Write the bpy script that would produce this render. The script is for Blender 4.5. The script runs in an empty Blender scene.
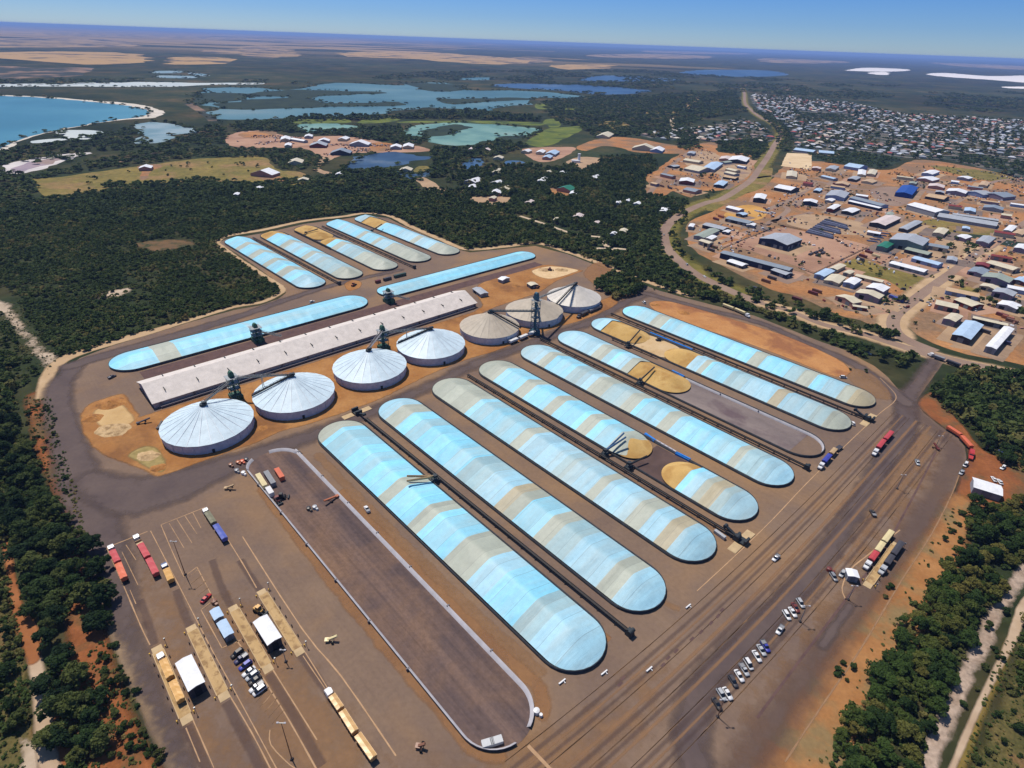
import bpy, bmesh, math, random
import numpy as np
from mathutils import Vector, Matrix, noise as mnoise

random.seed(7)
rng = np.random.default_rng(11)
R = math.radians
scene = bpy.context.scene
COL = scene.collection

# ------------------------------------------------------------------ survey camera
F, H = 585.0, 200.0
ROLL = math.atan(.0361)
PITCH = math.atan(343.3 / F)
_c, _s = math.cos(ROLL), math.sin(ROLL)
_cp, _sp = math.cos(PITCH), math.sin(PITCH)


def at(x, y, z=0.0):
    """ground position (metres) of a point seen in the photograph, at height z"""
    dx, dy = x - 512, 384 - y
    rx, ry = dx * _c - dy * _s, dx * _s + dy * _c
    vx, vy, vz = rx, F * _cp + ry * _sp, -F * _sp + ry * _cp
    t = (z - H) / vz
    return (vx * t, vy * t)


def project(w):
    """world (N,3) -> photo pixels (N,2)"""
    w = np.atleast_2d(w).astype(float)
    X, Y, Z = w[:, 0], w[:, 1], w[:, 2] - H
    dep = Y * _cp - Z * _sp
    up = Y * _sp + Z * _cp
    rx, ry = X / dep * F, up / dep * F
    dx, dy = rx * _c + ry * _s, -rx * _s + ry * _c
    return np.stack([dx + 512, 384 - dy], 1)


AS = R(-46.4)
ES = np.array([math.cos(AS), math.sin(AS)])     # along the grain stacks
EP = np.array([-ES[1], ES[0]])                  # across them


def W(s, p):
    v = ES * s + EP * p
    return (float(v[0]), float(v[1]))


def spx(x, y, z=0.0):
    w = np.array(at(x, y, z))
    return float(w @ ES), float(w @ EP)


def pw(pts, z=0.0):
    return [at(x, y, z) for x, y in pts]


def zfor(bx, by, hy):
    """height of a point straight above the ground point seen at (bx,by) whose picture row is hy"""
    w = at(bx, by)
    lo, hi = 0.0, 120.0
    for _ in range(40):
        m = (lo + hi) / 2
        if project([[w[0], w[1], m]])[0][1] > hy:
            lo = m
        else:
            hi = m
    return lo


# ------------------------------------------------------------------ colour + materials
KALB = 0.80


def lin(c):
    out = []
    for v in c:
        v = v / 255.0
        out.append(v / 12.92 if v <= .04045 else ((v + .055) / 1.055) ** 2.4)
    return out


def C(r, g, b, k=None):
    k = KALB if k is None else k
    return tuple(min(.92, v * k) for v in lin((r, g, b))) + (1.0,)


MATS = {}


def new_mat(name):
    m = bpy.data.materials.new(name)
    m.use_nodes = True
    nt = m.node_tree
    bs = nt.nodes['Principled BSDF']
    MATS[name] = m
    return m, nt, bs


def N(nt, typ, **kw):
    n = nt.nodes.new(typ)
    for k, v in kw.items():
        setattr(n, k, v)
    return n


def set_spec(bs, v):
    bs.inputs['Specular IOR Level'].default_value = v


def coords(nt, world=True, scale=None):
    if world:
        g = N(nt, 'ShaderNodeNewGeometry').outputs['Position']
    else:
        g = N(nt, 'ShaderNodeTexCoord').outputs['Object']
    if scale is not None:
        mp = N(nt, 'ShaderNodeMapping')
        nt.links.new(g, mp.inputs['Vector'])
        mp.inputs['Rotation'].default_value = (0, 0, scale[1])
        mp.inputs['Scale'].default_value = scale[0]
        mp.vector_type = 'TEXTURE'
        g = mp.outputs['Vector']
    return g


def noise(nt, co, scale, detail=4, rough=.6, dist=0.0):
    n = N(nt, 'ShaderNodeTexNoise')
    n.inputs['Scale'].default_value = scale
    n.inputs['Detail'].default_value = detail
    n.inputs['Roughness'].default_value = rough
    n.inputs['Distortion'].default_value = dist
    nt.links.new(co, n.inputs['Vector'])
    return n.outputs['Fac']


def ramp(nt, fac, stops):
    r = N(nt, 'ShaderNodeValToRGB')
    e = r.color_ramp.elements
    e[0].position, e[0].color = stops[0][0], stops[0][1]
    e[1].position, e[1].color = stops[-1][0], stops[-1][1]
    for p, c in stops[1:-1]:
        q = e.new(p)
        q.color = c
    nt.links.new(fac, r.inputs['Fac'])
    return r.outputs['Color']


def mixc(nt, fac, a, b, mode='MIX'):
    m = N(nt, 'ShaderNodeMix', data_type='RGBA', blend_type=mode)
    for i, v in ((0, fac), (6, a), (7, b)):
        if isinstance(v, (int, float)):
            m.inputs[i].default_value = v
        elif isinstance(v, tuple):
            m.inputs[i].default_value = v
        else:
            nt.links.new(v, m.inputs[i])
    return m.outputs[2]


def mth(nt, op, a, b=0.0, clamp=False):
    m = N(nt, 'ShaderNodeMath', operation=op, use_clamp=clamp)
    for i, v in ((0, a), (1, b)):
        if isinstance(v, (int, float)):
            m.inputs[i].default_value = v
        else:
            nt.links.new(v, m.inputs[i])
    return m.outputs[0]


def bw(v):
    return (v, v, v, 1)


def ground_mat(name, c1, c2, s1, c3=None, s3=None, t3=(.5, .62), fine=None, rough=.95, soft=False,
               stretch=None, detail=5, bump=0.0, streaks=None, edge=.35, strength=1.0):
    """two noise-mixed colours, an optional third in patches, fine speckle; soft = feathered by the 'a' attribute"""
    m, nt, bs = new_mat(name)
    co = coords(nt)
    co2 = coords(nt, True, stretch) if stretch else co
    f = noise(nt, co2, s1, detail, .62)
    col = ramp(nt, f, [(.34, c1), (.66, c2)])
    if c3:
        f3 = noise(nt, co, s3, 4, .6, .3)
        col = mixc(nt, ramp(nt, f3, [(t3[0], bw(0)), (t3[1], bw(1))]), col, c3)
    if fine:
        ff = noise(nt, co, fine[0], 3, .7)
        col = mixc(nt, 1.0, col, ramp(nt, ff, [(.25, bw(1 - fine[1])), (.75, bw(1 + fine[1]))]), 'MULTIPLY')
    nt.links.new(col, bs.inputs['Base Color'])
    bs.inputs['Roughness'].default_value = rough
    set_spec(bs, .15)
    if streaks:
        for ang, lo_ in streaks:
            c4 = coords(nt, True, ((46, 1.1, 1), ang))
            f4 = noise(nt, c4, 1.0, 4, .7)
            f5 = noise(nt, co, .02, 3, .6)
            k4 = mixc(nt, ramp(nt, f5, [(.40, bw(.15)), (.62, bw(1))]), bw(1), ramp(nt, f4, [(.30, bw(lo_)), (.5, bw(1)), (.72, bw(1.06))]))
            col2 = mixc(nt, 1.0, col, k4, 'MULTIPLY')
            col = col2
        nt.links.new(col, bs.inputs['Base Color'])
    if bump:
        b = N(nt, 'ShaderNodeBump')
        b.inputs['Strength'].default_value = bump
        b.inputs['Distance'].default_value = 1.0
        nt.links.new(f, b.inputs['Height'])
        nt.links.new(b.outputs[0], bs.inputs['Normal'])
    if soft:
        at_ = N(nt, 'ShaderNodeAttribute', attribute_name='a')
        n2 = noise(nt, co, .11, 5, .65)
        # feathered edge broken up by noise
        v = mth(nt, 'ADD', at_.outputs['Fac'], mth(nt, 'MULTIPLY', mth(nt, 'SUBTRACT', n2, .5), edge * 2.2))
        v = mth(nt, 'MULTIPLY', ramp(nt, v, [(.28, bw(0)), (.85, bw(1))]), strength)
        v = mth(nt, 'MULTIPLY', v, ramp(nt, at_.outputs['Fac'], [(0, bw(0)), (.25, bw(1))]))
        tr = N(nt, 'ShaderNodeBsdfTransparent')
        mx = N(nt, 'ShaderNodeMixShader')
        nt.links.new(v, mx.inputs[0])
        nt.links.new(tr.outputs[0], mx.inputs[1])
        nt.links.new(bs.outputs[0], mx.inputs[2])
        nt.links.new(mx.outputs[0], nt.nodes['Material Output'].inputs[0])
    return m


def plain(name, c, rough=.6, metal=0.0, spec=.3, var=.12, scale=.6, world=False):
    m, nt, bs = new_mat(name)
    co = coords(nt, world)
    f = noise(nt, co, scale, 4, .6)
    col = mixc(nt, 1.0, c, ramp(nt, f, [(.3, bw(1 - var)), (.7, bw(1 + var))]), 'MULTIPLY')
    nt.links.new(col, bs.inputs['Base Color'])
    bs.inputs['Roughness'].default_value = rough
    bs.inputs['Metallic'].default_value = metal
    set_spec(bs, spec)
    return m


def roof_mat(name, c, rough=.5, spec=.4, metal=0.0, ribs=.9):
    """corrugated sheet: fine ribs and slight dirt streaks"""
    m, nt, bs = new_mat(name)
    co = coords(nt, False)
    f = noise(nt, co, .22, 5, .65)
    f2 = noise(nt, co, 1.6, 3, .6)
    col = mixc(nt, 1.0, c, ramp(nt, f, [(.3, bw(.84)), (.7, bw(1.08))]), 'MULTIPLY')
    col = mixc(nt, .5, col, ramp(nt, f2, [(.3, bw(.86)), (.7, bw(1.1))]), 'MULTIPLY')
    nt.links.new(col, bs.inputs['Base Color'])
    bs.inputs['Roughness'].default_value = rough
    bs.inputs['Metallic'].default_value = metal
    set_spec(bs, spec)
    return m


def tarp_mat(name, c, spec=.35):
    m, nt, bs = new_mat(name)
    co = coords(nt)
    # dusty streaks running with the panels, across the stack
    co2 = coords(nt, True, ((7.0, 60.0, 60.0), AS))
    f = noise(nt, co2, 1.0, 5, .65)
    f2 = noise(nt, co, .45, 4, .6)
    dust = C(196, 196, 178, .62)
    col = mixc(nt, ramp(nt, f, [(.42, bw(0)), (.80, bw(.5))]), c, dust)
    col = mixc(nt, 1.0, col, ramp(nt, f2, [(.25, bw(.90)), (.75, bw(1.06))]), 'MULTIPLY')
    # sheet seams every few metres along the stack
    sx = N(nt, 'ShaderNodeSeparateXYZ')
    mp = N(nt, 'ShaderNodeMapping')
    mp.inputs['Rotation'].default_value = (0, 0, AS)
    mp.vector_type = 'TEXTURE'
    nt.links.new(co, mp.inputs['Vector'])
    nt.links.new(mp.outputs[0], sx.inputs[0])
    fr = mth(nt, 'FRACT', mth(nt, 'DIVIDE', sx.outputs[0], 9.3))
    seam = mth(nt, 'LESS_THAN', fr, .03)
    pid = N(nt, 'ShaderNodeCombineXYZ')
    nt.links.new(mth(nt, 'FLOOR', mth(nt, 'DIVIDE', sx.outputs[0], 9.3)), pid.inputs[0])
    nt.links.new(mth(nt, 'FLOOR', mth(nt, 'DIVIDE', mth(nt, 'SUBTRACT', sx.outputs[1], 99.4), 40.0)), pid.inputs[1])
    wn = N(nt, 'ShaderNodeTexWhiteNoise')
    nt.links.new(pid.outputs[0], wn.inputs['Vector'])
    col = mixc(nt, 1.0, col, ramp(nt, wn.outputs['Value'], [(0, bw(.86)), (.6, bw(1.0)), (1, bw(1.07))]), 'MULTIPLY')
    wcol = N(nt, 'ShaderNodeSeparateColor')
    nt.links.new(wn.outputs['Color'], wcol.inputs[0])
    col = mixc(nt, ramp(nt, wcol.outputs[1], [(.55, bw(0)), (1, bw(.35))]), col, dust)
    col = mixc(nt, mth(nt, 'MULTIPLY', seam, .34), col, bw(.12))
    nt.links.new(col, bs.inputs['Base Color'])
    bs.inputs['Roughness'].default_value = .55
    set_spec(bs, spec)
    b = N(nt, 'ShaderNodeBump')
    b.inputs['Strength'].default_value = .7
    b.inputs['Distance'].default_value = .7
    nt.links.new(f, b.inputs['Height'])
    nt.links.new(b.outputs[0], bs.inputs['Normal'])
    return m


def water_mat(name, c, c2, rough=.25, spec=.25, sc=.004):
    m, nt, bs = new_mat(name)
    co = coords(nt)
    f = noise(nt, co, sc, 4, .55)
    c3 = tuple(c2[i] * .72 + (.30, .30, .26)[i] * .28 for i in range(3)) + (1,)
    c0 = tuple(q * .82 for q in c[:3]) + (1,)
    col = ramp(nt, f, [(.30, c0), (.42, c), (.58, c2), (.72, c3)])
    nt.links.new(col, bs.inputs['Base Color'])
    bs.inputs['Roughness'].default_value = rough
    set_spec(bs, spec)
    b = N(nt, 'ShaderNodeBump')
    b.inputs['Strength'].default_value = .25
    nt.links.new(noise(nt, co, .15, 3, .6), b.inputs['Height'])
    nt.links.new(b.outputs[0], bs.inputs['Normal'])
    return m


# ------------------------------------------------------------------ object helpers
def tag(o, label=None, cat=None, group=None, kind=None):
    if label:
        o['label'] = label
    if cat:
        o['category'] = cat
    if group:
        o['group'] = group
    if kind:
        o['kind'] = kind
    return o


def root(name, x, y, z=0.0, rz=0.0):
    o = bpy.data.objects.new(name, None)
    COL.objects.link(o)
    o.location = (x, y, z)
    o.rotation_euler = (0, 0, rz)
    o.empty_display_size = .5
    return o


def link(name, me, mats, parent=None, loc=None, rz=0.0):
    o = bpy.data.objects.new(name, me)
    if mats is not None and not me.materials:
        for m in (mats if isinstance(mats, (list, tuple)) else [mats]):
            me.materials.append(m)
    COL.objects.link(o)
    if parent is not None:
        o.parent = parent
    if loc is not None:
        o.location = loc
        o.rotation_euler = (0, 0, rz)
    return o


def mesh_np(name, v, f, midx=None, smooth=False):
    """v (N,3), f (M,k) constant face size"""
    me = bpy.data.meshes.new(name)
    v = np.asarray(v, dtype=np.float32)
    f = np.asarray(f, dtype=np.int32)
    k = f.shape[1]
    me.vertices.add(len(v))
    me.vertices.foreach_set('co', v.ravel())
    me.loops.add(f.size)
    me.loops.foreach_set('vertex_index', f.ravel())
    me.polygons.add(len(f))
    me.polygons.foreach_set('loop_start', np.arange(0, f.size, k, dtype=np.int32))
    if midx is not None:
        me.polygons.foreach_set('material_index', np.asarray(midx, dtype=np.int32))
    if smooth:
        me.polygons.foreach_set('use_smooth', np.ones(len(f), dtype=bool))
    me.update(calc_edges=True)
    return me


class MB:
    def __init__(self):
        self.v, self.f, self.m = [], [], []

    def add(self, vs, fs, mi=0):
        n = len(self.v)
        self.v += [tuple(map(float, q)) for q in vs]
        for q in fs:
            self.f.append(tuple(i + n for i in q))
            self.m.append(mi)

    def box(self, c, size, rz=0.0, mi=0, top=None, rx=0.0):
        """box centred at c; top=(fx,fy) shrinks the top face"""
        sx, sy, sz = (q / 2 for q in size)
        tx, ty = top or (1, 1)
        pts = [(-sx, -sy, -sz), (sx, -sy, -sz), (sx, sy, -sz), (-sx, sy, -sz),
               (-sx * tx, -sy * ty, sz), (sx * tx, -sy * ty, sz), (sx * tx, sy * ty, sz), (-sx * tx, sy * ty, sz)]
        cr, sr = math.cos(rz), math.sin(rz)
        pts = [(c[0] + x * cr - y * sr, c[1] + x * sr + y * cr, c[2] + z) for x, y, z in pts]
        self.add(pts, [(3, 2, 1, 0), (4, 5, 6, 7), (0, 1, 5, 4), (1, 2, 6, 5), (2, 3, 7, 6), (3, 0, 4, 7)], mi)

    def bar(self, a, b, w, h=None, mi=0):
        h = h or w
        a, b = Vector(a), Vector(b)
        d = (b - a).normalized()
        up = Vector((0, 0, 1)) if abs(d.z) < .95 else Vector((0, 1, 0))
        x = d.cross(up).normalized() * (w / 2)
        y = x.cross(d).normalized() * (h / 2)
        pts = [a - x - y, a + x - y, a + x + y, a - x + y, b - x - y, b + x - y, b + x + y, b - x + y]
        self.add(pts, [(3, 2, 1, 0), (4, 5, 6, 7), (0, 1, 5, 4), (1, 2, 6, 5), (2, 3, 7, 6), (3, 0, 4, 7)], mi)

    def cyl(self, a, b, r0, r1=None, n=10, mi=0, caps=True):
        r1 = r0 if r1 is None else r1
        a, b = Vector(a), Vector(b)
        d = (b - a).normalized()
        up = Vector((0, 0, 1)) if abs(d.z) < .95 else Vector((0, 1, 0))
        x = d.cross(up).normalized()
        y = x.cross(d).normalized()
        pts = []
        for q, r in ((a, r0), (b, r1)):
            for i in range(n):
                t = 2 * math.pi * i / n
                pts.append(q + x * (r * math.cos(t)) + y * (r * math.sin(t)))
        fs = [(i, (i + 1) % n, n + (i + 1) % n, n + i) for i in range(n)]
        if caps:
            fs += [tuple(range(n - 1, -1, -1)), tuple(range(n, 2 * n))]
        self.add(pts, fs, mi)

    def mesh(self, name, smooth=False):
        me = bpy.data.meshes.new(name)
        me.from_pydata(self.v, [], self.f)
        me.polygons.foreach_set('material_index', self.m)
        if smooth:
            me.polygons.foreach_set('use_smooth', [True] * len(self.f))
        me.update()
        return me

    def build(self, name, mats, parent=None, smooth=False, loc=None):
        return link(name, self.mesh(name, smooth), mats, parent, loc)


def catmull(pts, n=6, closed=True):
    P = [np.array(p, float) for p in pts]
    out = []
    L = len(P)
    rngi = range(L) if closed else range(L - 1)
    for i in rngi:
        if closed:
            a, b, c, d = P[i - 1], P[i], P[(i + 1) % L], P[(i + 2) % L]
        else:
            a, b, c, d = P[max(i - 1, 0)], P[i], P[i + 1], P[min(i + 2, L - 1)]
        for k in range(n):
            t = k / n
            out.append(.5 * ((2 * b) + (-a + c) * t + (2 * a - 5 * b + 4 * c - d) * t * t + (-a + 3 * b - 3 * c + d) * t ** 3))
    if not closed:
        out.append(P[-1])
    return [tuple(q) for q in out]


def ragged(pts, step, amp, seed=0.0):
    """resample a closed outline and push it in and out"""
    P = [np.array(p, float) for p in pts]
    out = []
    for i in range(len(P)):
        a, b = P[i], P[(i + 1) % len(P)]
        d = b - a
        L = np.linalg.norm(d)
        if L < 1e-6:
            continue
        n = max(1, int(L / step))
        nr = np.array([-d[1], d[0]]) / L
        for k in range(n):
            q = a + d * (k / n)
            v = mnoise.noise(Vector((q[0] / (step * 2.3), q[1] / (step * 2.3), seed))) + \
                .5 * mnoise.noise(Vector((q[0] / step, q[1] / step, seed + 9)))
            out.append(tuple(q + nr * v * amp))
    return out


SHEETN = 0


def sheet(name, pts, z, mat, kind='structure', world=False, smooth=0, rag=None):
    global SHEETN
    SHEETN += 1
    z = z + (SHEETN % 9) * .004
    w = list(pts) if world else pw(pts)
    if smooth:
        w = catmull(w, smooth)
    if rag:
        w = ragged(w, rag[0], rag[1], z)
    me = bpy.data.meshes.new(name)
    bm = bmesh.new()
    vs = [bm.verts.new((x, y, z)) for x, y in w]
    try:
        f = bm.faces.new(vs)
        bm.normal_update()
        if f.normal.z < 0:
            f.normal_flip()
        bmesh.ops.triangulate(bm, faces=[f])
    except ValueError:
        pass
    bm.to_mesh(me)
    bm.free()
    o = link(name, me, mat)
    tag(o, kind=kind)
    return o


def norms(P, closed):
    P = np.array(P)
    if closed:
        T = np.roll(P, -1, 0) - np.roll(P, 1, 0)
    else:
        T = np.gradient(P, axis=0)
    T /= np.linalg.norm(T, axis=1)[:, None] + 1e-9
    return np.stack([-T[:, 1], T[:, 0]], 1)


def set_attr(me, vals):
    a = me.attributes.new('a', 'FLOAT', 'POINT')
    a.data.foreach_set('value', np.asarray(vals, dtype=np.float32))


def seg_dist(Q, P, closed):
    """distance of points Q (N,2) to a polyline P"""
    A = P if closed else P[:-1]
    B = np.roll(P, -1, 0) if closed else P[1:]
    best = np.full(len(Q), 1e9)
    tt = np.zeros(len(Q))
    for i in range(len(A)):
        d = B[i] - A[i]
        L2 = d @ d + 1e-12
        t = np.clip(((Q - A[i]) @ d) / L2, 0, 1)
        e = np.hypot(Q[:, 0] - A[i, 0] - t * d[0], Q[:, 1] - A[i, 1] - t * d[1])
        k = e < best
        best[k] = e[k]
        tt[k] = (i + t[k]) / len(A)
    return best, tt


def alpha_grid(name, z, mat, P, fn, reach, res):
    """one sheet of small cells round outline P; fn gives each corner its opacity"""
    lo, hi = P.min(0) - reach, P.max(0) + reach
    nx, ny = int((hi[0] - lo[0]) / res) + 2, int((hi[1] - lo[1]) / res) + 2
    gx, gy = np.meshgrid(lo[0] + np.arange(nx) * res, lo[1] + np.arange(ny) * res)
    Q = np.stack([gx.ravel(), gy.ravel()], 1)
    a = np.zeros(len(Q))
    near = np.ones(len(Q), bool)
    a[near] = fn(Q[near])
    idx = np.arange(nx * ny).reshape(ny, nx)
    f = np.stack([idx[:-1, :-1], idx[:-1, 1:], idx[1:, 1:], idx[1:, :-1]], -1).reshape(-1, 4)
    f = f[a[f].max(1) > 0]
    used, inv = np.unique(f, return_inverse=True)
    f = inv.reshape(-1, 4)
    global SHEETN
    SHEETN += 1
    z = z + (SHEETN % 7) * .0004
    me = mesh_np(name, np.c_[Q[used], np.full(len(used), z)], f)
    set_attr(me, a[used])
    return tag(link(name, me, mat), kind='structure')


def soft_patch(name, pts, z, mat, feather, world=False, smooth=5):
    """ground cover patch with feathered edge (fades in over `feather` metres inside its outline)"""
    w = list(pts) if world else pw(pts)
    w = catmull(w, smooth) if smooth else w
    P = np.array(w)

    def fn(Q):
        d, _ = seg_dist(Q, P, True)
        return np.clip(np.where(inpoly(Q, P), d, -d) / feather + .15, 0, 1)
    size = (P.max(0) - P.min(0)).max()
    return alpha_grid(name, z, mat, P, fn, feather * .3, max(.8, feather / 3, size / 260))


def soft_strip(name, pts, z, mat, width, feather, world=False, smooth=6):
    w = list(pts) if world else pw(pts)
    w = catmull(w, smooth, False) if smooth and len(w) > 2 else w
    P = np.array(w)
    if name == 'tyre_marks':
        feather *= 1.9
    wd = width if isinstance(width, (list, tuple)) else [width, width]
    xs = np.linspace(0, 1, len(wd))

    def fn(Q):
        d, t = seg_dist(Q, P, False)
        return np.clip((np.interp(t, xs, wd) / 2 + feather / 2 - d) / feather, 0, 1)
    size = (P.max(0) - P.min(0)).max()
    return alpha_grid(name, z, mat, P, fn, max(wd) / 2 + feather, max(.8, feather / 2.5, size / 280))


def strip(name, pts, z, mat, width, feather=0.0, world=False, smooth=6, kind='structure'):
    if feather and (max(width) if isinstance(width, (list, tuple)) else width) > 3.5:
        return soft_strip(name, pts, z, mat, width, feather, world, smooth)
    w = list(pts) if world else pw(pts)
    if smooth and len(w) > 2:
        w = catmull(w, smooth, False)
    P = np.array(w)
    n = norms(P, False)
    wd = np.interp(np.linspace(0, 1, len(P)), np.linspace(0, 1, len(width)), width) if isinstance(width, (list, tuple)) else np.full(len(P), width)
    if feather:
        offs, al = [-.5 * wd - feather * .5, -.5 * wd + feather * .5, .5 * wd - feather * .5, .5 * wd + feather * .5], [0, 1, 1, 0]
    else:
        offs, al = [-.5 * wd, .5 * wd], [1, 1]
    rows = len(offs)
    v = []
    for i in range(len(P)):
        for o_ in offs:
            q = P[i] + n[i] * o_[i]
            v.append((q[0], q[1], z))
    f = []
    for i in range(len(P) - 1):
        for r_ in range(rows - 1):
            a = i * rows + r_
            f.append((a + 1, a, a + rows, a + rows + 1))
    me = mesh_np(name, v, f)
    set_attr(me, al * len(P))
    o = link(name, me, mat)
    return tag(o, kind=kind)


def inpoly(pts, poly):
    x, y = pts[:, 0], pts[:, 1]
    ins = np.zeros(len(pts), bool)
    p = np.array(poly, float)
    j = len(p) - 1
    for i in range(len(p)):
        xi, yi, xj, yj = p[i, 0], p[i, 1], p[j, 0], p[j, 1]
        c = ((yi > y) != (yj > y)) & (x < (xj - xi) * (y - yi) / (yj - yi + 1e-12) + xi)
        ins ^= c
        j = i
    return ins


def scatter(poly_px, spacing, jit=.45, excl=()):
    """jittered world-grid positions inside an outline traced from the photo"""
    w = np.array(pw(poly_px))
    x0, y0 = w.min(0) - spacing
    x1, y1 = w.max(0) + spacing
    gx, gy = np.meshgrid(np.arange(x0, x1, spacing), np.arange(y0, y1, spacing * .87))
    gx[1::2] += spacing * .5
    q = np.stack([gx.ravel(), gy.ravel()], 1)
    q = q + rng.uniform(-jit, jit, q.shape) * spacing
    ok = inpoly(q, pw(poly_px))
    for e in excl:
        ok &= ~inpoly(q, pw(e))
    return q[ok]


# ------------------------------------------------------------------ render set-up, light
w = bpy.data.worlds.new("World")
scene.world = w
w.use_nodes = True
nt = w.node_tree
bg = nt.nodes['Background']
sky = nt.nodes.new('ShaderNodeTexSky')
sky.sky_type = 'NISHITA'
sky.sun_disc = False
SUN_EL, SUN_DIR = R(64), (-.66, .75)
sky.sun_elevation = SUN_EL
sky.sun_rotation = math.atan2(SUN_DIR[0], SUN_DIR[1])
sky.altitude = 300
sky.air_density = .8
sky.dust_density = .15
sky.ozone_density = 3.0
# deep clear-day blue a few degrees above the horizon
tc = nt.nodes.new('ShaderNodeTexCoord')
sx = nt.nodes.new('ShaderNodeSeparateXYZ')
nt.links.new(tc.outputs['Generated'], sx.inputs[0])
rp = nt.nodes.new('ShaderNodeValToRGB')
rp.color_ramp.elements[0].position = 0.0
rp.color_ramp.elements[0].color = (.44, .56, .78, 1)
rp.color_ramp.elements[1].position = .5
rp.color_ramp.elements[1].color = (.85, .93, 1.0, 1)
for _p, _k in ((.03, (.33, .49, .79, 1)), (.075, (.25, .46, .83, 1)), (.16, (.34, .56, .93, 1))):
    rp.color_ramp.elements.new(_p).color = _k
nt.links.new(sx.outputs['Z'], rp.inputs['Fac'])
mx = nt.nodes.new('ShaderNodeMix')
mx.data_type = 'RGBA'
mx.blend_type = 'MULTIPLY'
mx.inputs[0].default_value = 1.0
nt.links.new(sky.outputs[0], mx.inputs[6])
nt.links.new(rp.outputs[0], mx.inputs[7])
nt.links.new(mx.outputs[2], bg.inputs[0])
bg.inputs[1].default_value = .105

sun = bpy.data.lights.new('sun', 'SUN')
sun.energy = 4.4
sun.angle = R(.53)
sun.color = (1.0, .94, .85)
so = bpy.data.objects.new('sun', sun)
COL.objects.link(so)
ce = math.cos(SUN_EL)
nrm = math.hypot(*SUN_DIR)
so.rotation_euler = Vector((SUN_DIR[0] / nrm * ce, SUN_DIR[1] / nrm * ce, math.sin(SUN_EL))).to_track_quat('Z', 'Y').to_euler()
so.location = (0, 0, 400)

cam = bpy.data.cameras.new('camera')
cam.sensor_width = 36
cam.lens = 36 * F / 1024
cam.clip_end = 120000
cam.clip_start = 1
co_ = bpy.data.objects.new('camera', cam)
COL.objects.link(co_)
co_.matrix_world = Matrix.Translation((0, 0, H)) @ Matrix.Rotation(math.pi / 2 - PITCH, 4, 'X') @ Matrix.Rotation(ROLL, 4, 'Z')
scene.camera = co_
vs_ = scene.view_settings
vs_.view_transform = 'Standard'
vs_.look = 'None'
vs_.gamma = 1
vs_.exposure = .22
vs_.use_curve_mapping = False
scene.cycles.transparent_max_bounces = 48
scene.cycles.max_bounces = 5
scene.cycles.diffuse_bounces = 2
scene.cycles.volume_bounces = 0

# ================================================================== LAND
K = KALB
M_bush = None


def land_material():
    m, nt, bs = new_mat('bushland')
    co = coords(nt)
    f = noise(nt, co, .006, 6, .62)
    f2 = noise(nt, co, .09, 4, .65)
    col = ramp(nt, f, [(.30, C(34, 44, 30)), (.46, C(50, 58, 36)), (.60, C(72, 68, 44)), (.74, C(100, 82, 56))])
    col = mixc(nt, 1.0, col, ramp(nt, f2, [(.25, bw(.62)), (.72, bw(1.35))]), 'MULTIPLY')
    f0 = noise(nt, co, .0011, 5, .6)
    col = mixc(nt, 1.0, col, ramp(nt, f0, [(.3, bw(.6)), (.7, bw(1.5))]), 'MULTIPLY')
    # open farmland far inland: irregular paddocks between bush
    sx = N(nt, 'ShaderNodeSeparateXYZ')
    nt.links.new(co, sx.inputs[0])
    far = ramp(nt, mth(nt, 'DIVIDE', sx.outputs[1], 30000.0), [(.20, bw(0)), (.33, bw(1))])
    mp = N(nt, 'ShaderNodeMapping')
    mp.inputs['Scale'].default_value = (1 / 1700.0, 1 / 900.0, 1)
    mp.inputs['Rotation'].default_value = (0, 0, .35)
    nt.links.new(co, mp.inputs['Vector'])
    vo = N(nt, 'ShaderNodeTexVoronoi')
    vo.inputs['Scale'].default_value = 1.0
    nt.links.new(mp.outputs[0], vo.inputs['Vector'])
    sc = N(nt, 'ShaderNodeSeparateColor')
    nt.links.new(vo.outputs['Color'], sc.inputs[0])
    big = noise(nt, co, .00022, 3, .6)
    west = mth(nt, 'MULTIPLY', mth(nt, 'ADD', mth(nt, 'DIVIDE', sx.outputs[0], 24000.0), .06), -.9)
    pick = mth(nt, 'ADD', mth(nt, 'ADD', mth(nt, 'MULTIPLY', sc.outputs[0], .55), mth(nt, 'MULTIPLY', big, .75)), west)
    msk = mth(nt, 'MULTIPLY', ramp(nt, pick, [(.74, bw(0)), (.77, bw(1))]), far)
    fieldc = ramp(nt, sc.outputs[1], [(.1, C(150, 124, 84)), (.5, C(172, 142, 98)), (.9, C(124, 106, 78))])
    col = mixc(nt, msk, col, fieldc)
    nt.links.new(col, bs.inputs['Base Color'])
    bs.inputs['Roughness'].default_value = 1
    set_spec(bs, .05)
    return m


M_land = land_material()
g = mesh_np('ground', [(-60000, -600, 0), (60000, -600, 0), (60000, 60000, 0), (-60000, 60000, 0)], [(0, 1, 2, 3)])
tag(link('ground', g, M_land), kind='structure')

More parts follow.
